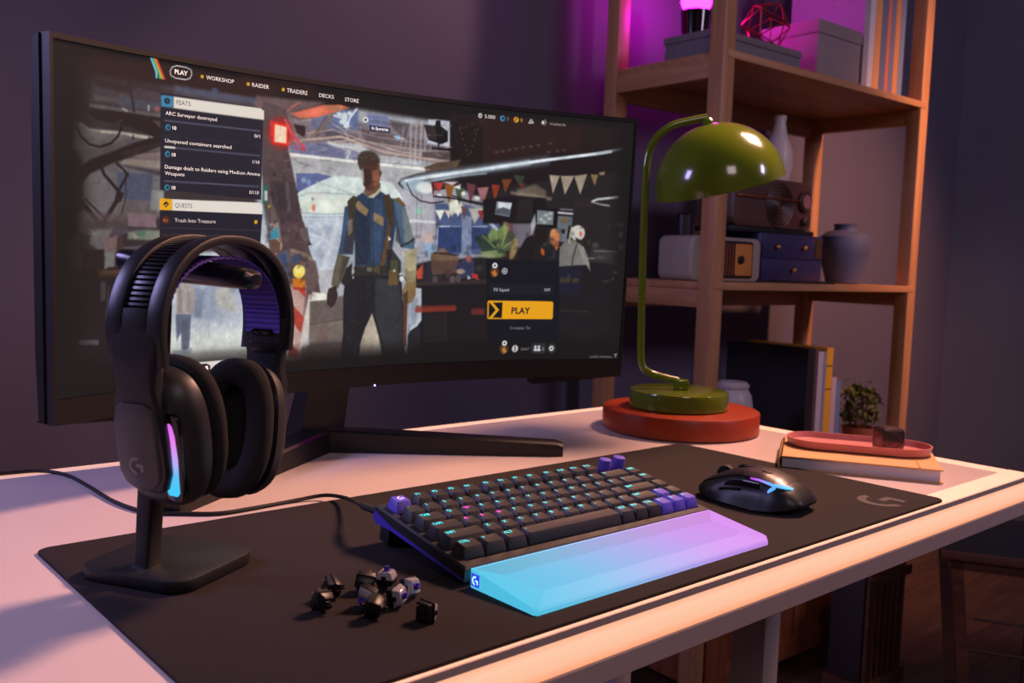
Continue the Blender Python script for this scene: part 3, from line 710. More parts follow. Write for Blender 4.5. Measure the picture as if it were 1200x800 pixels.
('e',(235,238,236),1,1.8,98.4,63,3.9,2.3),
('p',(205,185,190),1,1.8,102.7,81.3,126,82.8,117.1,77.7),
('l',(34,30,34),1,1.2,2.2,90.8,61.4,118,60.6,164.2,53.9),
('l',(34,30,34),1,1.2,1.7,117.8,64,141.6,58.5,165.4,56.3),
('p',(122,108,94),0.8,6.3,217.3,77.9,246.3,86.8,262.9,78.2,263.6,67.5,216.5,68.4),
('l',(150,134,116),0.8,5.1,3.8,209.6,72.8,250,70.3,270.3,67.8),
('p',(168,152,134),1,1.5,266.9,101.2,283.1,101.1,273.9,75.3),
('p',(168,152,134),1,1.5,284.4,101.1,306,102.5,292.9,75.1),
('p',(168,152,134),1,1.5,306,102.5,326.1,106.2,317.2,76.5),
('p',(132,110,80),1,1.9,331.5,106.6,343.7,106.2,339.4,90),
('p',(150,132,104),1,1.9,344.8,109.9,354.2,111.7,353.2,106.8,346.4,106.3),
('p',(104,50,42),1,1.9,219.6,85.1,230.1,88.2,225.3,78.4),
('e',(104,76,72),0.7,1.9,182.7,126.9,3.2,1.5),
('e',(104,76,72),0.7,1.9,191.8,128.8,3.2,1.5),
('e',(104,76,72),0.7,1.9,202.2,131.4,3.2,1.5),
('e',(104,76,72),0.7,1.9,212.7,133.9,3.2,1.5),
('e',(104,76,72),0.7,1.9,223.2,136.5,3.2,1.5),
('e',(104,76,72),0.7,1.9,235.1,138.6,3.2,1.5),
('e',(104,76,72),0.7,1.9,246.9,141.3,3.2,1.5),
('e',(104,76,72),0.7,1.9,265.5,145.1,3.2,1.5),
('e',(104,76,72),0.7,1.9,263.5,133.1,3.2,1.5),
('e',(104,76,72),0.7,1.9,276.8,135.3,3.2,1.5),
('e',(104,76,72),0.7,1.9,287.5,137.3,3.2,1.5),
('p',(34,30,33),1,3.8,165.1,60.9,209.8,69.2,263.5,68.7,265.8,32.6,166.9,28.3),
('p',(46,40,43),1,2.5,220.8,63.9,242.1,67.5,243.9,36.4,217.1,35.2),
('p',(130,134,144),1,1.3,186.4,59.7,210.4,59.2,207.5,39.5,184.7,42),
('p',(210,218,222),1,1.3,189.1,59.3,210.4,58.6,208.2,50.2,197.4,52.1,189.5,50.5),
('p',(84,86,96),1,1.9,187,49.2,197.4,52.1,208.3,49.1,207.4,40.7,184.6,43.2),
('p',(30,28,31),1,1.5,245.5,54.5,283.4,54,282.5,26,247.1,29.4),
('p',(124,134,138),1,1.3,250.5,51.2,276.9,50.1,276.7,31.3,251,31.3),
('e',(190,196,186),0.8,1.9,257.3,38.3,3.4,2.4),
('e',(190,196,186),0.8,1.9,265,44.7,3.4,2.4),
('e',(190,196,186),0.8,1.9,270.7,40.1,3.4,2.4),
('e',(190,196,186),0.8,1.9,262.9,34.9,3.4,2.4),
('e',(190,196,186),0.8,1.9,271.6,47.4,3.4,2.4),
('l',(200,204,210),1,1.3,2.6,284.4,49.2,306.8,48.5),
('p',(112,118,130),1,2.6,284,44.4,307.1,44.3,306.9,6.2,283.6,9),
('e',(120,104,84),1,3.9,295.2,38.8,6.8,4.9),
('e',(44,42,46),1,1.3,293.6,22.8,3.4,3.7),
('l',(150,150,152),0.7,1.9,2.1,287.5,54.2,306.5,54),
('p',(56,46,46),0.7,5.2,309.7,67.6,337.9,72.8,340.1,60.6,310.4,56.6),
('l',(205,208,208),1,2.3,3.1,336.9,67.8,344.8,71.3,377.2,76.2),
('l',(160,162,164),1,2.3,2.1,336.9,67.2,348,64.7,364.5,63.1),
('p',(112,104,116),1,5.1,212,30.2,249.6,31.9,243.6,-2.2,214,-3.1),
('p',(170,172,184),0.9,1.9,241.5,31.5,247.4,46.2,249.6,31.9,243.9,14.8),
('p',(120,80,86),1,3.8,198.6,32,212,30.2,220.3,3.1,208.6,-3.3,199.6,14.3),
('e',(48,62,54),0.9,3.8,170.7,5,13.3,9.4),
('e',(52,66,50),0.9,3.8,180.6,-4.2,16,10.7),
('e',(128,150,92),0.9,3.8,183.6,12.5,8,9.5),
('e',(112,130,74),0.9,3.8,196.8,15.4,6.7,10.7),
('e',(140,150,96),0.9,3.8,201.8,22.7,4,8.3),
('e',(150,132,84),0.9,3.8,217.9,-0.6,5.4,12),
('e',(88,104,74),0.9,3.8,200.4,-1.2,12,8.3),
('e',(70,84,64),0.9,3.8,210.5,11.1,8,8.4),
('e',(120,140,90),0.9,3.8,187.7,-13.5,16,4.8),
('e',(150,160,120),0.9,3.8,177.1,-15,10.7,3.6),
('e',(150,120,80),0.9,3.8,214.5,-12.7,4,9.6),
('l',(146,160,104),0.8,1.3,2,187.2,-4,167.7,11.9),
('l',(146,160,104),0.8,1.3,2,192.4,-1.4,185.8,22),
('l',(146,160,104),0.8,1.3,2,197.8,-1.3,207,25.3),
('l',(146,160,104),0.8,1.3,2,200.6,-3.6,218.6,9),
('l',(146,160,104),0.8,1.3,2,190.1,-8.6,163.7,-11.8),
('p',(36,33,36),1,3.9,63.6,-52.8,189.6,-46.9,398.5,-9.1,410.8,-176,60.8,-172.8),
('p',(60,50,50),1,1.9,67.5,-52.8,182.9,-48.2,183.3,-54.2,67.7,-58.5),
('p',(190,196,206),1,1.8,58.7,-59.7,76.9,-61.9,78.7,-104.7,72.6,-112.7,61.2,-119.4,59.1,-98.6),
('p',(140,150,168),0.7,3.7,60.7,-75.7,72.2,-73.4,71.1,-108,61,-114.8),
('p',(44,44,52),1,2.5,58.8,-123.9,68.8,-114.9,76.5,-112.8,81.6,-171.5,59.4,-170.4),
('p',(190,78,56),1,1.8,68.2,-39.1,79.3,-27.5,80.2,-48.1,69.9,-49.4),
('p',(48,46,56),1,1.8,78,-27.6,90.8,-25,92,-52.7,77.8,-52.7),
('p',(92,70,62),1,1.5,89.1,-15.9,108.2,-8.6,132.3,-19.6,132.1,-40.6,91.6,-43.4),
('p',(118,92,74),1,1.5,89,-14.8,98,-12.3,131,-18.4,132.5,-23.1,93.3,-23.8),
('l',(52,40,38),1,1.2,2,92.9,-13.5,130.9,-16.1),
('p',(130,104,90),1,1.8,100.4,-8.8,108.1,-6.3,114.9,-11.8,99.4,-13.4),
('e',(84,72,78),1,1.8,97.1,-49.2,4.4,5.1),
('e',(62,54,58),1,1.9,115.1,-43.2,4.5,5.1),
('e',(96,84,90),1,1.9,123.3,-48.9,4.5,5.2),
('e',(90,78,84),1,1.9,132.4,-47.7,4.5,5.2),
('e',(58,48,50),1,1.9,106.2,-47.9,4.4,5.1),
('e',(80,62,62),1,1.9,117.5,-38.5,4.5,5.1),
('p',(58,60,92),1,2.5,127.7,-31.3,147.9,-14.5,156.4,-26.1,157.5,-47.4,136.4,-47.6),
('e',(176,90,84),1,1.9,146.9,-20.4,4,4.7),
('e',(190,160,140),0.9,2.5,135.9,-38.2,6.6,3.5),
('p',(190,60,64),1,1.9,153.2,-40.3,165.3,-42.5,164.3,-49.6,153.5,-46.2),
('e',(120,140,160),1,2.5,141.2,-12.4,6.6,3.5),
('p',(196,196,180),1,1.3,146.7,-42.8,152.2,-47.4,147.1,-49.8),
('p',(34,40,38),1,1.5,162.8,-21.2,166.8,-21.1,170.9,-47.2,162.9,-47.3),
('l',(150,60,50),0.9,3.7,7.4,71.7,-90.7,127.8,-88.9),
('l',(112,48,46),0.9,3.8,8.9,158.6,-93.8,172,-93.9),
('l',(110,48,46),0.5,1.9,3.7,71.5,-86.1,127.7,-86.5),
('p',(44,40,42),0.7,1.9,82.2,-95.5,115,-95.9,116.7,-132.5,83.9,-134),
('l',(78,64,60),0.6,1.2,1.2,114.9,-94.7,118,-132.6,85.2,-134),
('p',(36,32,34),1,2.6,222.1,-27,227.4,-2.7,234.7,10.8,245.2,16,254,4.2,258.6,-26.1),
('e',(38,32,33),1,2.6,258.7,16.5,10.8,12.1),
('p',(40,36,37),1,2.6,245,-26.4,248.8,0.4,263.4,5.8,269.4,-3.7,269.6,-28.2),
('p',(186,100,46),1,1.3,259.8,-1.6,265.4,-5.1,266,-13.6,260.3,-10.1),
('e',(206,128,84),1,1.8,280.5,14.4,7.9,11),
('p',(160,88,58),0.8,2.6,275.3,11.1,287.6,9.1,288.3,-0.6,278.6,1.5),
('e',(222,150,100),0.8,3.9,278.7,21,5.4,4.9),
('p',(34,34,42),1,1.6,270.8,-25.7,272.1,-3.6,281.4,0.3,291.2,-3,291.4,-27.6),
('p',(190,110,60),1,1.3,281.4,0.3,286.8,0.5,284.5,-5.7),
('p',(124,122,118),1,2,290,-27.7,289.6,-0.6,297.2,8.3,310.7,11.3,322,5.5,333.8,-7.7,339.1,-23.7),
('p',(142,138,130),1,2,316.5,6.6,327.7,2,337.3,-18.8,341.1,-33.7,329.1,-17.8),
('l',(60,58,58),1,1.3,2.1,316.5,5.3,312.2,-12.1,310.5,-27.1),
('e',(206,204,196),1,1.6,316.8,21.4,11.6,11.1),
('p',(50,46,44),1,1.3,313.2,15.1,325.8,10.6,326.1,5.7,316.4,7.8),
('e',(214,96,84),0.9,1.3,321.7,20.3,2.5,3.7),
('e',(206,120,110),0.7,1.3,321.8,29,2,1.2),
('l',(40,36,38),1,1.3,5.2,304,29.4,302.3,14.6),
('l',(215,200,150),0.9,1.3,2.1,306.7,29.5,304.8,17.2,304.1,7.3),
('p',(66,62,62),0.7,6.6,342.8,1.4,371.7,-0,384.4,-4.6,384.3,-22.2,337.3,-18.8),
('l',(120,116,112),0.7,2.6,2.1,345.9,-3.5,380.2,-2.9),
('l',(140,138,134),0.8,1.3,1.8,337,-14.4,346.6,-14.1),
('e',(84,80,78),0.7,2.6,346.7,5.2,5.5,3.7),
('p',(36,36,52),1,2.6,290.1,-28.9,327.1,-29.1,327,-69.2,292.6,-67.3),
('p',(76,64,40),0.8,2,292.4,-43.7,308.9,-44.5,309.3,-50.7,292.9,-51.1),
('p',(74,70,44),0.8,2,313,-44.4,324,-44.2,323,-50.4,313.4,-50.7),
('l',(66,58,54),0.6,2,1.8,294.2,-92.2,342.4,-92.9),
('p',(44,40,41),0.5,5.3,319.5,-122.3,358.1,-119.4,359.3,-137.4,320.7,-140),
('p',(42,41,47),1,1.4,-35.9,-44.1,45.3,-43.8,52.7,-100.8,55.2,-162.1,19.3,-163.7,17,-134,11.2,-114.5,4.2,-95.2,-5.2,-112.9,-11.9,-135,-13.6,-161.9,-40.9,-162.4,-37.3,-118.4,-38.6,-74.5),
('p',(62,64,68),0.8,4.8,7.6,-48.5,43,-50.6,50.2,-100.7,49.4,-146.7,26.7,-154.9,19.2,-126.1,9.3,-97.6),
('p',(40,38,42),0.7,4.7,-17.2,-52.9,0.7,-66.2,-0.6,-99.6,-14.6,-130.4,-24.6,-130,-21,-85.8),
('p',(96,62,54),1,1.5,50.2,-69.9,56.4,-64.2,56.9,-138.9,51.8,-142.2),
('p',(190,176,158),1,1.9,4.2,-94.1,11.2,-113.4,18.3,-136.3,21.5,-152.4,-11.4,-150.7,-9.7,-128.4,-3.9,-112.9),
('e',(216,200,178),0.8,3.6,11.8,-131.5,3.8,9.1),
('e',(205,188,165),0.7,3.6,-1.9,-135.4,3.8,6.8),
('p',(48,46,48),1,1.2,-43.3,-42,-26.6,-28.9,-27.2,-47.4,-33,-60.4,-41.7,-54.9),
('p',(64,84,112),1,1.4,-39.8,41.5,-30.2,44.1,-24.2,12.2,-26.9,-18.1,-47.7,-18.4,-44.5,-3.3,-41.6,20.2),
('p',(60,56,64),0.8,2.9,-36.4,11.8,-24.4,17.6,-25.7,-18,-40.4,-16.1),
('p',(104,98,84),1,1.4,-47.7,-17.3,-30.5,-21.4,-37.2,-42,-46.4,-61.4,-56.2,-57,-53.1,-37.7),
('p',(70,62,58),0.7,2.3,-40.3,-20.4,-30.5,-22.4,-39.6,-44.1,-46.4,-59.2),
('p',(62,48,50),1,1.1,-59.7,-61.3,-48.9,-57.1,-46.1,-70.1,-49.4,-80.9,-55.4,-86.1,-61.6,-80.6,-61.9,-69.8),
('p',(80,104,130),1,1.7,28.7,55.8,45.3,50,53.7,30.4,62.5,3.9,64.3,-9.6,43.9,-7.9,35.3,16.4),
('p',(130,136,134),0.8,3,43,45.5,50.9,37,61,9.4,58.9,-3,48.7,-1),
('p',(60,64,72),0.8,3.6,34.5,36.3,43.4,3.3,46.4,-7.8,35.9,0.9),
('l',(52,54,62),1,1.2,2.9,43.8,-5.6,56.3,-0.8,62.5,3.9),
('p',(176,166,134),1,1.4,49.1,-12.2,66.9,-8.4,68,-35.7,67.6,-55.1,52.1,-52.8,49.9,-32.5),
('p',(130,116,86),0.7,2.4,49.9,-32.5,57.9,-39.2,66.8,-36.8,67.7,-58.5,53.6,-58.5),
('p',(140,112,76),1,1.5,53.3,-52.8,68.7,-52.8,68.2,-71.1,63.5,-80.3,53.3,-83.6,47.9,-75.6,48.7,-64.2),
('p',(70,52,44),0.8,1.8,48.9,-69.9,56.4,-64.2,57.1,-82.5,50.7,-82.4),
('p',(50,67,92),1,1.4,-35.1,46,-16,59.8,11,63.5,31.3,53.7,35,23,31.2,-8.2,29.6,-32.7,-22.8,-33.2,-23.8,-2.9,-30.6,20.6),
('p',(40,48,66),0.8,3.5,-30,38.8,-7.9,38.7,-1.7,2,-5.5,-30.9,-21.6,-31,-23.9,1.5),
('p',(66,88,116),0.7,3.5,-1.1,54.2,13.9,52.8,18.2,2.6,11.9,-28.5,1.8,-26.4),
('l',(42,48,62),0.9,0.9,1.4,-6,53.9,-1.8,-30.8),
('l',(44,50,66),0.8,0.9,1.3,0.2,54.3,4.4,-28.6),
('l',(50,60,80),0.7,1.7,2.3,-21.6,6.9,-8.2,-25.4),
('l',(52,60,78),0.6,1.8,2.1,20,22.5,14,-19.6),
('p',(150,124,92),1,1.1,-25.3,45.4,-20.6,49.9,-5.5,38.8,-8.9,31.1,-21.4,38.1),
('p',(156,130,98),1,1.2,2.1,33.8,3.3,36,17.2,30,16.4,19,2.4,25.1),
('p',(68,60,50),1,1.4,-36.4,48.1,-28.1,55.9,-22,54.1,-25.1,39,-25.3,5.7,-33.7,3.4,-33.3,28),
('p',(118,108,96),1,1.4,-34.4,24.7,-28.4,27.1,-27.8,10,-33.8,5.5),
('p',(70,58,46),1,1.4,14.9,57.2,23.5,61,28.9,51.4,30.8,33.9,32.7,18.5,25.1,20.4,19.5,35.6),
('p',(104,72,48),1,1.2,19.7,30.1,23.7,22.6,18.6,-8.4,13.3,-32.9,19.5,-32.8,26.2,-8.3,27.7,18.3),
('p',(110,86,56),1,1.4,30,54.8,38.7,57.4,49.2,46.9,44.2,45.6),
('p',(56,52,50),1,1.2,-24,-33.2,32.1,-31.6,35.1,-43.9,-24.8,-45.2),
('p',(112,108,100),1,1.2,-5.4,-34.2,2.1,-34.1,2.3,-39.6,-5.2,-39.7),
('p',(82,78,52),1,1.2,4.5,-33,10.8,-32.9,11,-40.7,4.8,-40.7),
('l',(120,90,66),1,0.9,1.2,12,-32.9,12.3,-41.8),
('p',(46,42,44),0.9,1.8,21.2,-10.6,31.3,-10.4,44.6,-25.8,45.1,-39.3,32.9,-52.9,26.2,-41.7),
('p',(78,80,58),1,1.4,28,-23.8,39.5,-25.9,41.8,-52.9,30.6,-57.4),
('p',(104,82,52),1,1.4,27.3,-37.2,40,-39.4,40.7,-57.4,26.8,-57.4),
('e',(215,205,170),1,1.2,34.9,-38.3,2,1.8),
('e',(225,225,228),1,1.8,46.7,-47.2,3.8,5.7),
('l',(40,38,40),1,0.8,1.2,40.3,-47.2,47.9,-43.8,53.2,-50.6),
('e',(200,198,196),1,1.2,-25,-39.8,2,2.4),
('e',(200,198,196),1,1.2,-24.8,-47.4,1.2,1.7),
('p',(246,248,250),1,0.7,24.3,7.2,28.9,2.3,24.6,0.5),
('p',(120,84,66),1,1.4,-11.4,68.6,10.6,74.3,11,61.4,-1.1,55.3,-13.6,58.9),
('p',(196,186,166),1,1.2,-8.5,54.9,3.6,60.9,10.8,68.9,11,63.5,1.4,54.3),
('p',(150,150,150),1,1.1,-15,64.2,-8.5,55.9,-13.6,60),
('p',(92,62,54),1,1.4,-17.2,94.9,-10.1,99.7,3.4,100.7,8.5,95.7,10.3,81.9,8.2,72,1,64,-7.5,62.4,-13.9,69.6,-16.8,81.1),
('p',(150,92,70),0.8,2.9,-2.5,94.9,7.4,93.5,9.7,81.8,6.9,71.9,0.9,67.2,-0.8,80),
('p',(58,40,40),0.8,3.4,-15.9,91.8,-3.6,90.6,-3.1,75.6,-7.6,64.6,-14,71.7),
('p',(190,180,176),0.9,1,-17.6,90.6,-15.1,90.8,-12.8,71.8,-16.1,76.9),
('e',(88,60,52),1,1.2,10.1,86.2,1.7,3.2),
('l',(54,36,34),0.8,1.2,1.8,-2.4,90.1,5,91.2),
('l',(60,40,38),0.7,1.2,1.4,-1.8,74.6,4.4,75),
('e',(66,55,48),1,3,-7.7,103.6,15.4,9.6),
('p',(66,57,52),1,2.7,-23,104,-13.7,98.3,-16.4,87.5,-20.1,89.4,-23.4,96.5),
('e',(74,48,40),0.9,5.7,-2.6,96,8.6,4.8),
('p',(70,56,48),1,2.3,2,106,8.2,104.3,8.5,96.8,3.5,99.7),
('e',(100,86,72),0.6,1.8,-14,108.9,1.5,1.1),
('e',(100,86,72),0.6,1.8,-9.2,110.9,1.5,1.1),
('e',(100,86,72),0.6,1.8,-3.1,110.9,1.5,1.1),
('e',(100,86,72),0.6,1.8,1.9,108.1,1.5,1.1),
('e',(100,86,72),0.6,1.8,-5.4,107.5,1.5,1.1),
('e',(100,86,72),0.6,1.8,-11.5,104.9,1.5,1.1),
('e',(100,86,72),0.6,1.8,-0.4,103.6,1.5,1.1),
('e',(100,86,72),0.6,1.8,-17.5,103.3,1.5,1.1),
('e',(100,86,72),0.6,1.8,5.7,105.2,1.5,1.1),
('p',(44,35,36),0.28,27.2,-375.8,147.6,-277.6,144.4,-277.3,-49.6,-378.2,-46.9),
('p',(48,34,34),0.6,16.1,-366.6,178.9,-277.6,176.8,-279.6,152.1,-367,146.5),
('p',(31,28,29),1,41.1,-422,190.5,-367.3,194.8,-367.9,-21.6,-373.4,-186.4,-429.2,-185.8),
('p',(33,30,31),1,28.9,367.8,204.9,402.7,207.8,419.2,-195.6,385.7,-195.6),
('p',(30,27,28),0.95,32.9,-401.8,-125.2,-245.9,-134.6,-39.2,-138.1,167.5,-136.1,407.5,-131.8,411.7,-189.1,-37,-207.4,-402.8,-190.3),
('p',(30,27,28),0.9,7.1,-402.1,-145.7,-38.8,-151.4,408.7,-147.3,411.7,-189.1,-37,-207.4,-402.8,-190.3),
('p',(32,26,27),0.9,9.4,-396.9,189.2,-277.6,194.2,-130.1,193.3,-129.8,176.9,-277.6,178.5,-397.2,172),
('p',(32,29,30),0.95,6,-130.1,193.3,-25.4,193.5,202.7,193.1,401.2,191.9,398.5,174.6,203.6,177.1,110,171.4,-24.6,170.8,-129.6,170.1),
('p',(56,34,32),0.7,14.7,-184.9,185.4,-84.3,185.8,-83.8,169.9,-184.7,166.7),
('l',(70,64,74),0.45,1.2,0.6,23.1,107.1,22.2,100.1),
('l',(88,78,86),0.45,1.2,0.9,29.4,97.2,42.3,97.3),
('l',(180,160,154),0.45,1.1,0.9,-90.5,127.9,-100.6,121.2),
('l',(88,78,86),0.45,1.1,0.7,-28.3,101.7,-24.4,103.9),
('l',(180,160,154),0.45,1.1,1.1,-110.4,88.6,-95.5,91.1),
('l',(180,160,154),0.45,1.1,1,-76.8,125.3,-71,126.9),
('l',(210,206,208),0.45,1.2,0.8,95.1,116.2,90.1,117.2),
('l',(150,140,150),0.45,1.1,1.2,-81.6,140,-78.7,137.3),
('l',(150,140,150),0.45,1.2,1.2,40.4,152.4,39.7,152.2),
('l',(150,140,150),0.45,1.1,1.2,-56.7,88.5,-72.6,82.3),
('l',(88,78,86),0.45,1.1,0.9,-33.7,112.8,-26.6,110.1),
('l',(180,160,154),0.45,1.2,1.4,96.5,154.4,112.3,155.4),
('l',(210,206,208),0.45,1.1,0.6,-36.3,116,-27.7,111.5),
('l',(88,78,86),0.45,1.2,0.8,74.6,157.7,75.1,157.1),
('l',(70,64,74),0.45,1.1,0.6,-80.8,127.3,-74.7,127.8),
('l',(150,140,150),0.45,1.2,1.4,62.5,117.8,50.4,119.5),
('l',(210,206,208),0.45,1.2,0.6,105.2,127.5,113.9,127.7),
('l',(180,160,154),0.45,1.1,0.6,-58.5,106.2,-44.7,110.2),
('l',(180,160,154),0.45,1.2,1.1,104,125.4,114.3,128.4),
('l',(210,206,208),0.45,1.1,0.8,-19.7,141.1,-21.1,133.7),
('l',(210,206,208),0.45,1.2,1.4,75.6,95.6,82.4,95.9),
('l',(180,160,154),0.45,1.1,0.6,-53.7,117.9,-42.9,116.4),
('l',(150,140,150),0.45,1.1,0.7,-73.1,87.4,-73.3,85.1),
('l',(88,78,86),0.45,1.2,1.2,6,121.1,15.6,117.7),
('l',(150,140,150),0.45,1.2,1,32.4,106.7,38.5,101.3),
('l',(150,140,150),0.45,1.1,1.3,-54.8,86,-60.1,86.9),
('l',(150,140,150),0.45,1.2,0.9,74.1,128.8,66.1,128.3),
('l',(210,206,208),0.45,1.1,0.8,-37.5,108.4,-25.8,103.4),
('l',(150,140,150),0.45,1.2,1,38.4,93,39.4,94.5),
('l',(210,206,208),0.45,1.2,0.8,72,97.9,57.2,92.8),
('l',(150,140,150),0.45,1.2,1.2,23.4,105,7,105.2),
('l',(88,78,86),0.45,1.2,1.4,52.2,146.1,69,149.2),
('l',(180,160,154),0.45,1.2,1,82.1,153.6,83.9,152.5),
('l',(88,78,86),0.45,1.1,1,-36.8,107.3,-45.4,100.3),
('l',(150,140,150),0.45,1.1,1.2,-111.3,116.5,-99.4,113.7),
('l',(70,64,74),0.45,1.2,1,19.5,148.5,35.1,150.1),
('l',(210,206,208),0.45,1.1,1.2,-37.7,140.6,-32.9,140.3),
('l',(70,64,74),0.45,1.1,0.9,-81.5,107.7,-91.4,108.5),
('l',(88,78,86),0.45,1.1,0.8,-91.9,93.1,-97.4,86.4),
('l',(70,64,74),0.45,1.1,0.9,3.6,132.2,1.3,132.8),
('l',(210,206,208),0.45,1.1,0.9,-49.1,86.9,-37.2,89.3),
('l',(150,140,150),0.45,1.2,1,16.7,106.6,13.8,106.2),
('l',(150,140,150),0.45,1.2,0.7,104.5,130.2,87.7,124.8),
('l',(88,78,86),0.45,1.2,1.3,98.3,146.2,109.9,150.4),
('l',(210,206,208),0.45,1.1,1.2,2,135.3,-6.7,134.9),
('l',(150,140,150),0.45,1.1,0.9,-78.2,83.8,-61.9,82.7),
('l',(88,78,86),0.45,1.2,0.6,77.9,102.1,64.6,101.4),
('l',(70,64,74),0.45,1.2,0.6,41.9,117,36.8,112.4),
('l',(88,78,86),0.45,1.2,0.8,64.2,150.4,62.9,143.6),
('l',(88,78,86),0.45,1.2,1,82.5,124.8,93.7,122.4),
('l',(210,206,208),0.45,1.2,1.3,38.5,94.5,50.6,93.4),
('l',(150,140,150),0.45,1.2,1,36.4,109.6,45.4,110.3),
('l',(70,64,74),0.45,1.1,0.8,-110.2,94.2,-101,88.7),
('l',(70,64,74),0.45,1.1,1.2,-81.6,114.8,-66,113.8),
('l',(88,78,86),0.45,1.1,1.1,-97.5,128.4,-92.3,131.7),
('l',(210,206,208),0.45,1.2,1.2,46.2,93.4,30.6,86.3),
('l',(88,78,86),0.45,1.1,1.1,-65.1,106,-77.2,105.1),
('l',(70,64,74),0.45,1.2,0.7,88.2,151.6,98.9,155.2),
('l',(210,206,208),0.45,1.1,1.1,-66.6,111.4,-73.8,108),
('l',(70,64,74),0.45,1.1,0.6,-86.8,119.2,-89,118.9),
('l',(150,140,150),0.45,1.2,1.3,17.5,122.9,5,121.9),
('l',(70,64,74),0.45,1.2,0.8,87.7,124.6,72.2,124),
('l',(180,160,154),0.45,1.2,1.3,69.2,141,82.1,140.5),
('l',(88,78,86),0.45,1.1,1.1,-29.7,141.3,-43.5,136.1),
('l',(70,64,74),0.45,1.1,0.9,-92.9,135.2,-96.4,133.2),
('l',(70,64,74),0.45,1.2,0.6,98.5,155.3,106.4,158.8),
('l',(180,160,154),0.45,1.1,1.1,-79.1,86,-92.6,78.8),
('l',(70,64,74),0.45,1.1,0.9,-7.2,138.4,4.3,139.6),
('l',(210,206,208),0.45,1.2,0.9,92.8,115,100.8,115),
('l',(150,140,150),0.45,1.1,1,-48.7,108.3,-45.6,105.7),
('l',(88,78,86),0.45,1.2,0.6,48.6,131.8,37.5,131.9),
('l',(70,64,74),0.45,1.1,1.2,-111.2,112.7,-116.9,110.5),
('l',(88,78,86),0.45,1.1,0.8,-71,105,-74.6,98.8),
('l',(150,140,150),0.45,1.1,1.2,-80,128.7,-71.7,125.7),
('l',(150,140,150),0.45,1.1,1.2,-103.9,87.6,-107.9,80.8),
('l',(210,206,208),0.45,1.2,1.3,37.5,112.7,25.7,106.5),
('l',(180,160,154),0.45,1.1,1.1,-43,119.8,-54.3,119.8),
('l',(88,78,86),0.45,1.1,1,-106.5,127.5,-93.1,124.7),
('l',(150,140,150),0.45,1.2,0.8,34.6,144.2,42.9,140.5),
('l',(180,160,154),0.45,1.1,1.3,-77.6,129.7,-72.8,128.9),
('l',(88,78,86),0.45,1.2,1,100.9,162.3,107.4,164.4),
('l',(70,64,74),0.45,1.1,1,-103.9,91.3,-89.5,88.1),
('l',(88,78,86),0.45,1.1,1.3,-61.1,96.6,-75.8,96),
('l',(88,78,86),0.45,1.1,0.6,-101,118,-90.1,117.5),
('l',(180,160,154),0.45,1.2,0.7,27.4,98.8,27.8,97.7),
('l',(150,140,150),0.45,1.1,1.2,1.3,147.3,-12.6,138.7),
('l',(180,160,154),0.45,1.1,1,-78.2,139.7,-80.1,139),
('l',(150,140,150),0.45,1.2,1.1,23.6,108.2,37.5,101.7),
('l',(210,206,208),0.45,1.1,0.6,6.5,144.4,16.1,139.8),
('l',(88,78,86),0.45,1.1,0.9,-46.1,139.7,-39.3,135.2),
('l',(150,140,150),0.45,1.2,0.7,101.2,118.3,108.3,121.7),
('l',(150,140,150),0.45,1.1,1.2,-69.8,127.7,-83.8,121.6),
('l',(88,78,86),0.45,1.1,1.3,-30.3,101.1,-25,96.7),
('l',(88,78,86),0.45,1.2,1.2,11.7,125.5,18.6,126.4),
('l',(180,160,154),0.45,1.2,0.9,64.8,134.1,57.9,135.2),
('l',(88,78,86),0.45,1.1,0.6,-5.6,131.5,3.6,129.6),
('l',(180,160,154),0.45,1.1,1.2,-106.2,138.3,-108.3,138.5),
('l',(70,64,74),0.45,1.2,1,95.5,161.1,90.6,160.3),
('l',(180,160,154),0.45,1.1,1.1,-108.6,106,-121.5,102.6),
('l',(210,206,208),0.45,1.1,1.1,-75.2,101.2,-77.3,99.7),
('l',(180,160,154),0.45,1.1,0.9,-41,120.5,-43.2,118.8),
('l',(70,64,74),0.45,1.2,1,56.2,96.9,55.8,100.1),
('l',(88,78,86),0.45,1.1,0.7,-84.3,91.9,-100.4,84.5),
('l',(150,140,150),0.45,1.1,0.9,-61.5,102.6,-70.9,102.1),
('l',(150,140,150),0.45,1.1,1.1,-69.1,110.8,-59.6,110.9),
('l',(88,78,86),0.45,1.2,1.1,65.3,105.6,61.7,107.1),
('l',(88,78,86),0.45,1.2,0.7,69.5,127.4,66.1,122.1),
('l',(150,140,150),0.45,1.1,0.9,-51.3,90,-52.2,87.5),
('l',(88,78,86),0.45,1.1,0.6,-92.8,130.8,-89.3,127.9),
('l',(88,78,86),0.45,1.2,1.1,64,157.6,64.6,155.5),
('l',(70,64,74),0.45,1.2,1.2,105.1,108.5,106.7,103),
('l',(70,64,74),0.45,1.1,0.7,-34.4,111.8,-41.7,114.1),
('l',(210,206,208),0.45,1.2,0.8,56.7,118.4,71.9,119.9),
('l',(88,78,86),0.45,1.2,1.1,42.3,152.2,58.5,147.3),
('l',(70,64,74),0.45,1.2,1.1,37.9,102,27.8,98.8),
('l',(70,64,74),0.45,1.2,0.9,83.5,145.2,100.4,142.6),
('l',(70,64,74),0.45,1.1,1.3,-30.8,102.2,-16.8,100),
('l',(70,64,74),0.45,1.1,1.1,-30.2,142.6,-13.9,144.8),
('l',(150,140,150),0.45,1.1,1.1,-90.8,125.2,-104.3,117.4),
('l',(180,160,154),0.45,1.1,0.7,-95.5,117.5,-109.6,113.6),
('l',(210,206,208),0.45,1.2,0.9,70.3,101.7,67.8,99),
('l',(150,140,150),0.45,1.2,0.7,85.7,141.2,99.6,142.1),
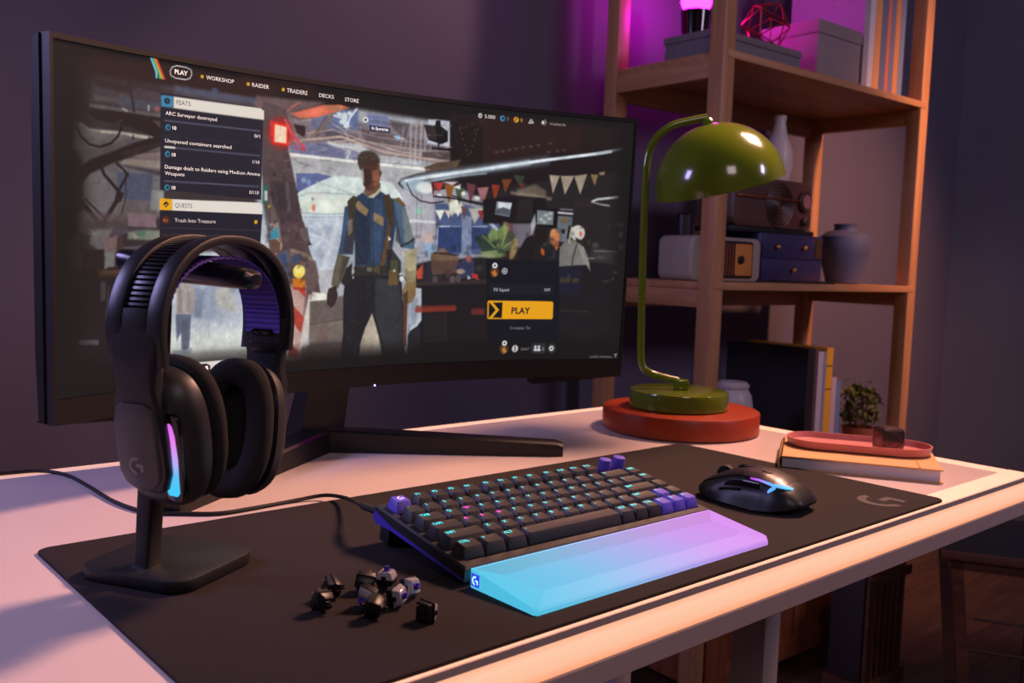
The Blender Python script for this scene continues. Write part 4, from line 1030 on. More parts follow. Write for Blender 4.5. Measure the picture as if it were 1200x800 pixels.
('l',(150,140,150),0.45,1.1,1,-22.5,140.8,-19.1,142.4),
('l',(150,140,150),0.45,1.1,1.1,-71.4,108.6,-85.7,105.5),
('l',(150,140,150),0.45,1.2,0.8,71.6,96.6,70.5,95.6),
('l',(70,64,74),0.45,1.2,1.3,86.8,101.9,85.9,104.1),
('l',(88,78,86),0.45,1.1,0.8,-71.4,135.5,-75.6,130.4),
('l',(150,140,150),0.45,1.2,1.2,11.8,125.5,22.4,122),
('l',(88,78,86),0.45,1.2,0.9,92.1,98.1,103.3,100),
('l',(88,78,86),0.45,1.1,0.8,-43.6,137.3,-28.7,137),
('l',(150,140,150),0.45,1.1,0.6,-109.5,82.1,-125.4,80.1),
('l',(210,206,208),0.45,1.1,1.2,-38.5,102.2,-31,102.8),
('l',(150,140,150),0.45,1.1,1.1,-87,114.3,-96.9,113),
('l',(88,78,86),0.45,1.1,1,-81.1,88.7,-87.8,87.8),
('l',(88,78,86),0.45,1.2,0.8,73.3,125.8,90.6,127.6),
('l',(88,78,86),0.45,1.2,1,43.4,147.5,41,148.6),
('l',(180,160,154),0.45,1.2,0.7,73.4,103.5,68.5,97.5),
('l',(150,140,150),0.45,1.1,1.1,-109.9,95,-125.1,91.2),
('p',(104,90,96),0.4,1.3,-146.3,62.4,-145.1,61.4,-139.7,55.7,-148.1,57),
('p',(104,90,96),0.4,1.3,-148.6,71.8,-142.6,69.5,-143.7,64.9,-149.9,67.7),
('p',(104,90,96),0.4,1.3,-118.6,-20.6,-112.1,-21.1,-111.4,-29.1,-120.6,-24.4),
('p',(50,42,48),0.4,1.3,-137,76,-134.2,74.5,-135,71.9,-137.9,72.6),
('p',(128,106,104),0.4,1.3,-120.8,-50.2,-118.6,-49.3,-114.6,-60.3,-122.2,-54),
('p',(60,48,54),0.4,1.3,-131.1,-53.9,-129.9,-56.3,-129.4,-58,-132.5,-58.7),
('p',(60,48,54),0.4,1.3,-134.8,50.7,-132,51.4,-131.3,45.8,-136.7,44.9),
('p',(128,106,104),0.4,1.3,-116.5,-45.7,-113.7,-46.9,-110.9,-49.8,-117.4,-52.4),
('p',(104,90,96),0.4,1.3,-147.8,-28.8,-145.3,-30.7,-145.2,-34,-149.6,-33),
('p',(60,48,54),0.4,1.3,-98.3,-48.1,-93.9,-48.9,-96.5,-52.2,-100.3,-54.2),
('p',(104,90,96),0.4,1.3,-129.5,2.8,-122.7,2.8,-127.2,-6.8,-129.6,-2.5),
('p',(50,42,48),0.4,1.3,-142.2,14.1,-136.4,14.7,-139,7.7,-143.5,10),
('p',(60,48,54),0.4,1.3,-118.7,90.4,-116.8,88,-115.3,85.2,-120.4,84.8),
('p',(50,42,48),0.4,1.3,-140.3,78.2,-134.4,77.1,-136.8,71.1,-140.8,73.9),
('p',(50,42,48),0.4,1.3,-106.8,6.4,-102.4,7.5,-105.1,-2.6,-107.7,-1.2),
('p',(60,48,54),0.4,1.3,-146.1,1.5,-142.6,0.5,-142.4,-5.5,-147.2,-5),
('p',(60,48,54),0.4,1.3,-98,-19.7,-96.6,-21.6,-94.9,-26.6,-99.1,-27.2),
('p',(50,42,48),0.4,1.3,-139.9,-26,-136.2,-26.2,-133.7,-31.3,-141.3,-31.6),
('p',(50,42,48),0.4,1.3,-121.7,-9.3,-118.7,-10.7,-117.9,-13.3,-123.9,-15.6),
('p',(104,90,96),0.4,1.3,-118.2,14,-116,14.6,-114,6.2,-119.1,8),
('p',(128,106,104),0.4,1.3,-109.2,16.9,-104.8,15.4,-105.4,8.3,-111.1,12.3),
('p',(50,42,48),0.4,1.3,-142.4,56,-136.4,55.3,-138.3,48.3,-142.4,49),
('p',(128,106,104),0.4,1.3,-141.6,-5.6,-140.1,-8.5,-138.1,-13.1,-143.1,-9.9),
('p',(60,48,54),0.4,1.3,-120.9,45.5,-118,45.5,-117.6,35.6,-121.8,42.1),
('p',(60,48,54),0.4,1.3,-145.8,91.6,-140.2,89.5,-141.7,88.2,-146.6,87.5),
('p',(50,42,48),0.4,1.3,-147.1,5.4,-142.3,3.8,-144,-0,-147.2,0.5),
('p',(60,48,54),0.4,1.3,-138.1,58.4,-136.4,55.6,-133.7,52.6,-138.6,52.6),
('p',(128,106,104),0.4,1.4,-84,-65.1,-80.5,-66.8,-77.2,-70.9,-85.8,-71.1),
('p',(104,90,96),0.4,1.3,-140.8,89.7,-137.9,88.7,-135,82.7,-141.3,85.9),
('p',(104,90,96),0.4,1.3,-104.7,24.9,-99.1,23.6,-102.6,20.4,-106.2,18),
('p',(128,106,104),0.4,1.3,-140.4,-66.9,-137.8,-68.5,-135.1,-71.9,-141.4,-73.4),
('p',(50,42,48),0.4,1.3,-109,59.1,-103.7,58.2,-104.5,54.9,-108.9,53.1),
('p',(50,42,48),0.4,1.3,-113.8,-40.8,-109.2,-40.1,-110.8,-47.8,-114.4,-45.9),
('p',(60,48,54),0.4,1.3,-94.3,-21.2,-90.2,-20.8,-87.2,-27.4,-94.8,-28.6),
('p',(50,42,48),0.4,1.3,-107.4,24.1,-102,22.8,-101.5,20,-108.4,20.9),
('p',(50,42,48),0.4,1.3,-91.6,-28.6,-90.2,-29.8,-87.5,-32.6,-91.9,-36.9),
('p',(128,106,104),0.4,1.3,-103.4,37.1,-98.4,34.5,-100.9,32.4,-103.3,29.2),
('p',(128,106,104),0.4,1.3,-122.6,3.2,-117.1,2.8,-117.8,-5.2,-123.4,-3.4),
('p',(60,48,54),0.4,1.3,-145.6,55.6,-143.7,56.5,-144.2,47.4,-145.7,50.3),
('p',(104,90,96),0.4,1.3,-117.1,-34.1,-114.2,-33.4,-111.3,-42.3,-118.4,-39.6),
('p',(128,106,104),0.4,1.3,-104.8,-0.2,-103.5,-2.8,-97.8,-4.6,-104.9,-5),
('p',(60,48,54),0.4,1.3,-142.6,37.9,-140.5,37.4,-141.2,34.5,-142.9,30.5),
('p',(60,48,54),0.4,1.3,-120.6,-28.8,-114.2,-30.6,-118,-34.8,-121.5,-34),
('p',(128,106,104),0.4,1.3,-147.5,23.5,-142.4,21.2,-142.3,15.3,-149.3,15.8),
('p',(60,48,54),0.4,1.3,-96.7,-45.1,-94.3,-46.3,-90.4,-51,-96.8,-51.4),
('p',(50,42,48),0.4,1.3,-124.9,76.1,-122.7,75,-119.5,66.7,-126.4,69.4),
('p',(50,42,48),0.4,1.3,-114.9,-38.5,-109.5,-41.1,-110.8,-44.3,-117.1,-45.3),
('p',(50,42,48),0.4,1.3,-121.7,-48.2,-115.9,-49,-115.1,-55.7,-122.9,-52.1),
('p',(60,48,54),0.4,1.3,-119.3,27.1,-116.8,27,-113.3,23.7,-120.4,22.9),
('p',(60,48,54),0.4,1.3,-101.5,1.6,-99.9,1.3,-99.2,-4,-103.2,-1.8),
('p',(60,48,54),0.4,1.3,-103.3,-30,-97.6,-32.6,-98.1,-33.8,-104.3,-37.7),
('p',(104,90,96),0.4,1.3,-134.6,49.1,-131.9,48.4,-132.9,41.4,-135.1,44.6),
('p',(104,90,96),0.4,1.3,-143.4,48.8,-140.7,49.6,-140.2,39.4,-143.5,44.1),
('p',(104,90,96),0.4,1.3,-133.9,-13.8,-130.8,-16.1,-129.8,-17,-136,-20.4),
('p',(50,42,48),0.4,1.3,-127.5,23.5,-123.4,24.3,-123.2,14.3,-128.4,19.4),
('p',(60,48,54),0.4,1.3,-95.5,-56.8,-93.5,-57.6,-89,-62.3,-96.2,-63.1),
('p',(60,48,54),0.4,1.3,-139.8,48.6,-135.3,47,-138.2,39.2,-140.3,44.1),
('p',(104,90,96),0.4,1.3,-119.6,61.8,-115.9,62.4,-116.4,54.1,-120.6,54.4),
('p',(50,42,48),0.4,1.3,-136.8,20.7,-130.8,21.6,-133.1,15.9,-138.8,15.9),
('p',(128,106,104),0.4,1.4,-85.8,-67.8,-83.7,-70.2,-81.2,-73.8,-86,-76.2),
('p',(50,42,48),0.4,1.3,-148,-14.2,-145.4,-15.7,-144.2,-21.5,-148.9,-18.7),
('p',(104,90,96),0.4,1.3,-145.7,-36.7,-143.2,-37.7,-141.2,-43.3,-147.7,-43.7),
('e',(96,86,82),0.35,2.5,159.5,1,2.2,4.5),
('e',(96,86,82),0.35,2.4,76.3,-13.9,3.7,1.8),
('e',(96,86,82),0.35,2.6,367.7,-47.4,5.7,2.1),
('e',(70,62,62),0.35,2.5,207.1,27.4,5.4,1.6),
('e',(70,62,62),0.35,2.6,286.2,23.6,4.8,4),
('e',(96,86,82),0.35,2.6,356.5,-12.8,5.7,2.2),
('e',(70,62,62),0.35,2.5,114.9,5.1,3.3,2),
('e',(96,86,82),0.35,2.6,380.9,-33.7,4,2.1),
('e',(30,27,29),0.35,2.4,80.3,-33,3.3,3.1),
('e',(96,86,82),0.35,2.5,150.5,24.7,1.3,1.7),
('e',(96,86,82),0.35,2.6,306.6,-43.2,3.4,4.8),
('e',(70,62,62),0.35,2.6,221.1,-37.8,4.5,2.4),
('e',(30,27,29),0.35,2.5,187.6,3.7,5.9,4),
('e',(70,62,62),0.35,2.5,155.1,15.9,4.4,1.9),
('e',(70,62,62),0.35,2.6,361.3,-10.9,2.6,2),
('e',(96,86,82),0.35,2.6,278.9,-15.4,5.9,1.7),
('e',(54,48,52),0.35,2.6,308.6,20.4,2.6,2.8),
('e',(30,27,29),0.35,2.5,159,7.8,4.4,4),
('e',(96,86,82),0.35,2.6,274.6,-23.2,4.4,4.7),
('e',(70,62,62),0.35,2.6,385.4,36.9,4.4,3.5),
('e',(96,86,82),0.35,2.6,274.5,7.1,5.9,4.3),
('e',(30,27,29),0.35,2.6,258,4.5,3.8,3.3),
('e',(70,62,62),0.35,2.5,122.5,18.5,6.1,1.8),
('e',(30,27,29),0.35,2.6,237.6,15.1,2.8,4.2),
('e',(96,86,82),0.35,2.5,149.1,-23.3,5,3.4),
('e',(96,86,82),0.35,2.4,67.6,6.8,5.4,2.4),
('e',(54,48,52),0.35,2.6,324.2,29.6,4,1.8),
('e',(54,48,52),0.35,2.6,280.5,-26.7,6.5,1.5),
('e',(70,62,62),0.35,2.6,386.7,4.2,2.5,4.2),
('e',(30,27,29),0.35,2.5,144.5,-12.5,3.3,3.3),
('e',(54,48,52),0.35,2.6,262.6,-23,5.2,3.8),
('e',(70,62,62),0.35,2.6,290.3,14.5,2.9,4.8),
('e',(30,27,29),0.35,2.5,196.3,-9.2,5.4,2.9),
('e',(30,27,29),0.35,2.6,370.5,-0.2,6.8,2.5),
('e',(70,62,62),0.35,2.6,297.6,-46.1,2,2.9),
('e',(70,62,62),0.35,2.5,214,-22.7,6,1.7),
('e',(30,27,29),0.35,2.6,219.9,-19.6,6.5,4.1),
('e',(54,48,52),0.35,2.6,331,30.1,3.8,1.9),
('e',(54,48,52),0.35,2.4,98.1,23.9,4,3.4),
('e',(30,27,29),0.35,2.6,271.4,-39,6.6,3.1),
('e',(96,86,82),0.35,2.6,222.4,-23,1.6,4.7),
('e',(70,62,62),0.35,2.5,164.2,-11.7,2.4,3.1),
('e',(30,27,29),0.35,2.5,144.9,-50,5.6,2),
('e',(54,48,52),0.35,2.6,279.9,-14,2.6,2.8),
('e',(96,86,82),0.35,2.5,130.7,-7.6,1.9,1.7),
('e',(96,86,82),0.35,2.5,164,-33.3,5.4,4.7),
('e',(96,86,82),0.35,2.4,95.2,-18.1,1.9,3),
('e',(70,62,62),0.35,2.5,146.6,16.1,1.8,2.2),
('e',(30,27,29),0.35,2.5,109.7,-47,3,4.5),
('e',(54,48,52),0.35,2.4,77.1,-44.6,3.3,1.5),
('e',(54,48,52),0.35,2.6,335.7,-8.5,5.4,4.3),
('e',(54,48,52),0.35,2.4,63.4,0.6,2,3.6),
('e',(96,86,82),0.35,2.6,265.6,2.6,2.9,2.8),
('e',(54,48,52),0.35,2.6,376,37,3.1,4.8),
('e',(70,62,62),0.35,2.5,214.7,5.4,2.7,2.7),
('e',(54,48,52),0.35,2.4,94,6.9,4,3.4),
('e',(96,86,82),0.35,2.6,281.2,-10,2.5,3.8),
('e',(54,48,52),0.35,2.4,69.9,-23.1,1.3,3.4),
('e',(96,86,82),0.35,2.5,169.1,9.8,6.1,2.1),
('e',(96,86,82),0.35,2.5,134.3,-11.6,1.7,1.5),
('e',(96,86,82),0.35,2.6,354.8,-12.3,6.8,2.9),
('e',(70,62,62),0.35,2.6,280.7,-5.6,5,1.4),
('e',(30,27,29),0.35,2.5,200.8,-38.2,2.5,2),
('e',(30,27,29),0.35,2.4,82.2,-15.5,2.4,4.4),
('e',(30,27,29),0.35,2.6,381.5,-17.3,3.8,1.9),
('e',(54,48,52),0.35,2.5,177,19.5,2.9,4.6),
('e',(30,27,29),0.35,2.5,167.3,-45.9,1.7,2.2),
('e',(70,62,62),0.35,2.6,277.7,-42.5,5.4,2.6),
('e',(54,48,52),0.35,2.6,321.1,-36.5,4.2,2.6),
('e',(30,27,29),0.35,2.5,147,-5.2,4.5,3.8),
('e',(70,62,62),0.35,2.6,365.7,34.5,1.9,2),
('e',(54,48,52),0.35,2.6,305,-28.7,5,1.7),
('e',(54,48,52),0.35,2.6,389.9,6.8,2,1.4),
('e',(96,86,82),0.35,2.6,377.8,-43.5,2.2,2.5),
('e',(96,86,82),0.35,2.6,335.9,9.6,2.3,4.5),
('e',(54,48,52),0.35,2.6,364.5,33.2,3.2,1.6),
('e',(70,62,62),0.35,2.6,225.1,-48.3,3,3.4),
('e',(30,27,29),0.35,2.6,224.8,-9,3.9,4.6),
('e',(70,62,62),0.35,2.5,204.9,-34.4,5.6,3.8),
('e',(30,27,29),0.35,2.5,123.3,-6.2,4,3.6),
('e',(70,62,62),0.35,2.6,249.4,-25.8,5.9,4.4),
('e',(70,62,62),0.35,2.6,245.7,-46,5.2,2),
('e',(96,86,82),0.35,2.6,385.6,22.5,2.9,4.6),
('e',(30,27,29),0.35,2.6,261.4,-26.3,4.6,3),
('e',(54,48,52),0.35,2.6,389.4,4.4,3.1,2.3),
('e',(54,48,52),0.35,2.5,170.1,-50.2,3.8,3.2),
('e',(70,62,62),0.35,2.6,274.3,11.3,5.7,1.5),
('e',(70,62,62),0.35,2.4,94.6,-6.3,5.7,4.5),
('e',(54,48,52),0.35,2.5,222.2,-3.7,4.6,2.4),
('e',(30,27,29),0.35,2.6,274.7,11.7,4.5,3.3),
('l',(84,104,128),0.3,1.4,1.4,-11.4,34.2,-12.1,30.9),
('l',(110,98,80),0.3,1.4,1.4,22.4,28.3,20.8,26),
('l',(84,104,128),0.3,1.4,1.3,10.3,-21.5,13.5,-28.1),
('l',(84,104,128),0.3,1.4,1.2,0.5,36.4,1.7,26.3),
('l',(84,104,128),0.3,1.4,1.3,10.5,3.5,10,-1.1),
('l',(36,44,60),0.3,1.4,1.1,16.6,13.4,20.6,6.1),
('l',(110,98,80),0.3,1.4,1.5,-1.5,4.8,-2.6,-0.4),
('l',(110,98,80),0.3,1.4,0.8,23.3,-11.7,25.3,-22.2),
('l',(36,44,60),0.3,1.4,0.9,22.3,-12.6,24.9,-19.6),
('l',(110,98,80),0.3,1.4,0.9,-2.2,-25.6,-2.8,-36.4),
('l',(30,34,46),0.3,1.4,0.9,-22,-31.7,-20,-41.7),
('l',(30,34,46),0.3,1.4,1.6,8.7,27.3,9.5,23.9),
('l',(36,44,60),0.3,1.4,1.5,-21.9,-8.4,-20.3,-17.3),
('l',(110,98,80),0.3,1.4,1.2,1.6,3.8,3.1,-1.1),
('l',(36,44,60),0.3,1.4,1.3,8.8,1.1,9.6,-8.3),
('l',(110,98,80),0.3,1.4,1.5,4.2,25.7,5.9,20.3),
('l',(30,34,46),0.3,1.4,1.6,-1.2,22.6,-0.4,15.4),
('l',(84,104,128),0.3,1.4,1.5,-20.4,28.5,-22.9,21.1),
('l',(30,34,46),0.3,1.4,1.6,10.7,44.8,10.7,42.5),
('l',(30,34,46),0.3,1.4,0.9,-24.5,-0.6,-26.4,-8.4),
('l',(30,34,46),0.3,1.4,0.9,5.8,-10.4,5.4,-14.1),
('l',(84,104,128),0.3,1.4,1.6,-18.9,16.6,-15.4,9.8),
('l',(30,34,46),0.3,1.4,0.9,3.1,24.1,6.1,13.8),
('l',(84,104,128),0.3,1.4,1.2,24.2,26.8,22.7,17.8),
('l',(110,98,80),0.3,1.4,1.6,-7.7,-29.7,-10.9,-34.9),
('l',(36,44,60),0.3,1.4,1.3,-21.3,35.3,-19.4,28.3),
('l',(36,44,60),0.3,1.4,1.6,-12.4,2.1,-10.1,-4),
('l',(36,44,60),0.3,1.4,1.3,2.9,-34.4,1.8,-42.5),
('l',(110,98,80),0.3,1.4,1.6,2.4,-34.8,5.8,-37.3),
('l',(36,44,60),0.3,1.4,1.6,6,24.1,8.2,19.7),
('l',(84,104,128),0.3,1.4,1.5,-24.8,-7.6,-24.1,-15),
('l',(30,34,46),0.3,1.4,1.3,-17.4,-4,-20,-8.7),
('l',(36,44,60),0.3,1.4,0.8,27.1,-7.4,30.9,-12.8),
('l',(30,34,46),0.3,1.4,1.1,29.6,3.7,29.6,-2.3),
('l',(30,34,46),0.3,1.4,0.9,16.6,39.6,15.9,36.9),
('l',(110,98,80),0.3,1.4,0.8,16,-28,19.1,-32.8),
('l',(84,104,128),0.3,1.4,1.6,13.1,18.2,12.7,15.9),
('l',(30,34,46),0.3,1.4,1.5,-27,36,-27.7,29.2),
('l',(84,104,128),0.3,1.4,1.3,7.6,-10.9,5.6,-21.2),
('l',(110,98,80),0.3,1.4,1.2,17.6,31.2,17.4,26.9),
('l',(36,44,60),0.3,1.4,1.5,-23.1,-36.1,-25.2,-45.2),
('l',(30,34,46),0.3,1.4,1.6,7.9,45.9,6,37.5),
('l',(36,44,60),0.3,1.4,0.8,-5,-39.5,-5.2,-47.9),
('l',(110,98,80),0.3,1.4,1.5,-27.4,36.9,-26.2,34.3),
('l',(110,98,80),0.3,1.4,0.9,20.1,-38.5,21.7,-43.9),
('l',(30,34,46),0.3,1.4,1.4,-1.1,-4.1,2.3,-7.5),
('l',(110,98,80),0.3,1.4,1.1,31.2,27.7,31.3,22),
('l',(110,98,80),0.3,1.4,0.7,-1.4,18,2.6,9.1),
('l',(36,44,60),0.3,1.4,1.1,-9.6,-30.2,-9.1,-34.3),
('l',(110,98,80),0.3,1.4,0.9,-17.7,-22.4,-18.6,-27.4),
('l',(84,104,128),0.3,1.4,1.2,32.7,-32.4,34.5,-43.4),
('l',(30,34,46),0.3,1.4,0.8,-12,-0.9,-13.5,-9.4),
('l',(30,34,46),0.3,1.4,0.9,-10.1,14.7,-13.3,11.3),
('l',(30,34,46),0.3,1.4,1.5,16,-3.1,12.5,-8.1),
('l',(110,98,80),0.3,1.4,1.5,-5.7,25.1,-7.4,20.2),
('l',(84,104,128),0.3,1.4,1.3,0.6,34.5,2.3,25.3),
('l',(110,98,80),0.3,1.4,1.6,19.4,3.1,23.2,-5),
('l',(30,34,46),0.3,1.4,0.8,-15.7,-19.3,-13.3,-23.2),
('l',(110,98,80),0.3,1.4,1.4,27.8,45.5,26.8,41.9),
('l',(36,44,60),0.3,1.4,0.9,-7.4,-36.1,-3.8,-46.1),
('l',(30,34,46),0.3,1.4,1.1,-1.5,-9.3,1.9,-18.6),
('l',(84,104,128),0.3,1.4,0.9,-15.1,-29.3,-12.7,-35.9),
('l',(84,104,128),0.3,1.4,1.2,23.3,-17.9,20.4,-22.5),
('l',(30,34,46),0.3,1.4,1.5,25.2,-18.8,29,-29.4),
('l',(80,82,86),0.3,1.9,1.1,-23.2,-141.1,-27.6,-145.4),
('l',(56,56,60),0.3,1.9,1.5,-19.7,-139.4,-18.4,-146.8),
('l',(56,56,60),0.3,1.9,1.7,-15.3,-132.8,-20.5,-139.4),
('l',(80,82,86),0.3,1.9,1.4,37.6,-131.4,33.5,-135),
('l',(30,30,34),0.3,1.9,1.8,43.6,-101.6,39,-107.4),
('l',(80,82,86),0.3,1.9,1.2,18.5,-109.9,20.7,-111.5),
('l',(30,30,34),0.3,1.9,1,-36,-57.1,-36,-60.3),
('l',(30,30,34),0.3,1.9,1,-16.8,-142.1,-19.2,-144.5),
('l',(30,30,34),0.3,1.9,1.5,3.2,-83.1,6.5,-87.1),
('l',(56,56,60),0.3,1.9,1.1,14.1,-64.6,16.4,-72.9),
('l',(30,30,34),0.3,1.9,1.6,-13.4,-88.4,-18.5,-94),
('l',(30,30,34),0.3,1.9,1.5,22.7,-69.7,21.7,-73.9),
('l',(30,30,34),0.3,2,1.1,49.4,-145.5,48.9,-151.5),
('l',(56,56,60),0.3,1.9,1.6,-35.3,-75.6,-34.3,-81.1),
('l',(56,56,60),0.3,1.9,1.6,-29.5,-136.8,-32.4,-143.4),
('l',(80,82,86),0.3,1.9,1.9,-25.6,-101.8,-19.2,-104.8),
('l',(56,56,60),0.3,1.9,1,-32.7,-66.7,-35.1,-68.7),
('l',(30,30,34),0.3,1.9,1.2,-32.2,-143.7,-35.7,-146.9),
('l',(80,82,86),0.3,1.9,0.9,-34.9,-109.2,-34.3,-110.4),
('l',(56,56,60),0.3,1.9,1.2,-20.8,-88.2,-26.4,-91.1),
('l',(56,56,60),0.3,1.9,1.3,37.8,-83.1,33.4,-91),
('l',(80,82,86),0.3,1.9,1.3,7,-73.8,9,-82.6),
('l',(80,82,86),0.3,1.9,1.4,23.1,-99.3,18.7,-105.6),
('l',(80,82,86),0.3,1.9,1,-13.7,-69.3,-11.5,-72.7),
('l',(80,82,86),0.3,1.9,1.3,42.1,-107.7,41.7,-114.4),
('l',(56,56,60),0.3,1.9,1.6,6.7,-88.6,7.4,-93.7),
('l',(56,56,60),0.3,1.9,1.7,10.9,-77.8,14.2,-84.1),
('l',(80,82,86),0.3,1.9,1.3,-5.8,-52.8,-1.6,-60.2),
('l',(80,82,86),0.3,1.9,1.1,37.7,-129.9,32.4,-131.9),
('l',(80,82,86),0.3,1.9,1.6,30.8,-67.4,30.5,-71.7),
('l',(56,56,60),0.3,1.9,1.6,22.4,-84.8,15.6,-90.4),
('l',(80,82,86),0.3,1.9,1.8,24.9,-119.4,22.3,-120.8),
('l',(56,56,60),0.3,1.9,1.8,2.7,-51.1,-3.5,-57.1),
('l',(56,56,60),0.3,1.9,1.2,24.9,-85.6,28.6,-91.8),
('l',(80,82,86),0.3,1.9,1,-15.9,-134.1,-9.4,-139.6),
('l',(30,30,34),0.3,1.9,1.8,21.3,-112.4,21.8,-118.2),
('l',(30,30,34),0.3,1.9,0.9,2.8,-71.9,-4.1,-76.6),
('l',(80,82,86),0.3,1.9,1.4,-29,-91.2,-26.2,-93.8),
('l',(30,30,34),0.3,1.9,1.2,-15.2,-65.9,-13.2,-73),
('l',(80,82,86),0.3,1.9,1.6,-0.4,-66.8,-4.4,-75.2),
('l',(56,56,60),0.3,1.9,1.3,23.9,-55.2,24.3,-62.8),
('l',(30,30,34),0.3,1.9,1.4,25.7,-88.4,27.5,-93),
('l',(56,56,60),0.3,1.9,1.5,7.7,-79.8,14.5,-85.6),
('l',(56,56,60),0.3,1.9,1.2,-26.1,-101.7,-31.2,-103.5),
('l',(80,82,86),0.3,1.9,1.6,-32.5,-119.9,-26.4,-128.8),
('l',(56,56,60),0.3,1.9,1.1,25.3,-59.1,18.3,-62.2),
('l',(30,30,34),0.3,1.9,1.4,25.2,-96.4,22.2,-103.6),
('l',(30,30,34),0.3,1.9,1.9,44.6,-106,39.9,-109.3),
('l',(30,30,34),0.3,1.9,1.4,-12.9,-125.4,-6.8,-128.2),
('l',(56,56,60),0.3,1.9,0.9,-29.1,-116.8,-23.4,-125),
('l',(56,56,60),0.3,1.9,0.9,-28.7,-81.3,-23.1,-85.2),
('l',(150,140,140),0.25,1.2,0.8,-329.8,129.8,-334.4,130.8),
('l',(50,42,46),0.25,1.3,0.5,-315.6,-27.6,-318.1,-28.5),
('l',(50,42,46),0.25,1.2,1.3,-358.1,135.2,-364.5,136.1),
('l',(150,140,140),0.25,1.3,0.9,-281.2,128.6,-273.3,131.6),
('l',(50,42,46),0.25,1.3,1.2,-299.9,109.4,-297.7,106.6),
('l',(50,42,46),0.25,1.3,1,-314.6,-30,-321.3,-34.3),
('l',(150,140,140),0.25,1.2,1.4,-358.3,4.6,-352.3,-1),
('l',(50,42,46),0.25,1.3,0.9,-347,20.6,-347.5,21.7),
('l',(84,74,80),0.25,1.3,1,-318.5,53.2,-309.9,49.3),
('l',(84,74,80),0.25,1.2,0.6,-349.2,144.2,-352.4,145.6),
('l',(50,42,46),0.25,1.3,1,-339.2,50.3,-340.5,52.4),
('l',(84,74,80),0.25,1.2,0.5,-353.1,147.8,-354,141.6),
('l',(84,74,80),0.25,1.3,0.9,-317.8,136.1,-309.6,132.7),
('l',(84,74,80),0.25,1.3,0.7,-317.5,146.2,-315.2,147.5),
('l',(50,42,46),0.25,1.3,0.7,-285,59.2,-276.3,59.7),
('l',(84,74,80),0.25,1.3,0.8,-280.1,69.5,-279.8,65.2),
('l',(150,140,140),0.25,1.3,1.2,-281.1,54.5,-280.7,55.2),
('l',(84,74,80),0.25,1.2,0.7,-352.8,120.9,-360.9,122.4),
('l',(150,140,140),0.25,1.3,0.8,-306.3,87.4,-308.1,81.2),
('l',(84,74,80),0.25,1.3,1.2,-342.6,34.3,-346.1,28.4),
('l',(50,42,46),0.25,1.3,1.4,-296.4,136.6,-305.3,129.5),
('l',(150,140,140),0.25,1.3,0.9,-307.3,-1.6,-314,-3.8),
('l',(50,42,46),0.25,1.3,1.3,-352.2,-28.2,-356.9,-30.8),
('l',(50,42,46),0.25,1.3,0.7,-321.6,96,-314.8,95.4),
('l',(50,42,46),0.25,1.3,0.7,-352.4,-31.6,-355.2,-30.2),
('l',(84,74,80),0.25,1.3,1.4,-307,47.6,-311.3,43.1),
('l',(50,42,46),0.25,1.2,1.4,-345.4,149.6,-351,146.4),
('l',(84,74,80),0.25,1.3,0.8,-334.1,90.9,-330.7,85.5),
('l',(50,42,46),0.25,1.3,1.1,-284.3,27.3,-290.1,24.3),
('l',(84,74,80),0.25,1.2,1,-360.8,-23.8,-360.5,-25),
('l',(84,74,80),0.25,1.3,1.3,-301.3,45,-302.8,44.3),
('l',(50,42,46),0.25,1.3,0.7,-293.1,51.5,-298.5,45.4),
('l',(50,42,46),0.25,1.3,1,-338.4,12.4,-347,8.3),
('l',(150,140,140),0.25,1.3,1.5,-314.8,-15.4,-314.6,-19),
('l',(50,42,46),0.25,1.3,0.8,-294.6,144.6,-284.7,145.8),
('l',(50,42,46),0.25,1.3,0.9,-357.2,-13.3,-352.2,-17.9),
('l',(84,74,80),0.25,1.3,1.2,-293.7,122.7,-301,118.8),
('l',(84,74,80),0.25,1.3,1.5,-335.8,-38.2,-328.5,-40.6),
('l',(84,74,80),0.25,1.3,0.8,-288.8,-14.4,-284.2,-18.4),
('l',(84,74,80),0.25,1.3,1.2,-309.6,155.3,-298.2,150.5),
('l',(84,74,80),0.25,1.3,0.8,-299,-26.4,-301.3,-31.2),
('l',(50,42,46),0.25,1.3,1.3,-281.6,60.5,-284.6,56.9),
('l',(50,42,46),0.25,1.3,1.2,-284.9,156.9,-292.9,153.1),
('l',(50,42,46),0.25,1.3,0.6,-291.5,158,-293.7,153),
('l',(50,42,46),0.25,1.3,1.2,-310.4,61,-319,57.7),
('l',(150,140,140),0.25,1.3,1.1,-305.7,136.7,-307.3,132.1),
('l',(50,42,46),0.25,1.3,1,-308.2,44.7,-306.4,44.9),
('l',(50,42,46),0.25,1.3,1.4,-298.7,138.1,-298.7,137),
('l',(50,42,46),0.25,1.3,0.7,-301.9,156.7,-301.4,153.6),
('l',(150,140,140),0.25,1.2,0.6,-347.6,49.3,-352.4,49.7),
('l',(50,42,46),0.25,1.2,0.5,-354,148.6,-346.4,146.9),
('l',(50,42,46),0.25,1.3,0.9,-347.2,-16.1,-336.8,-17.7),
('l',(84,74,80),0.25,1.3,1,-306.2,121.8,-301.9,119),
('l',(150,140,140),0.25,1.3,1.4,-322.5,68,-323.6,65),
('l',(50,42,46),0.25,1.3,1.2,-337.1,-15.6,-327.7,-21.5),
('l',(50,42,46),0.25,1.2,1.3,-354.1,86.5,-352.4,85.6),
('l',(150,140,140),0.25,1.3,1.3,-301.3,151.1,-305.5,148.8),
('l',(150,140,140),0.25,1.2,1,-360.8,1.2,-350.2,-0.6),
('l',(150,140,140),0.25,1.3,1,-291,-8.1,-289.8,-5.7),
('l',(84,74,80),0.25,1.3,1,-283.8,143.8,-287,136.5),
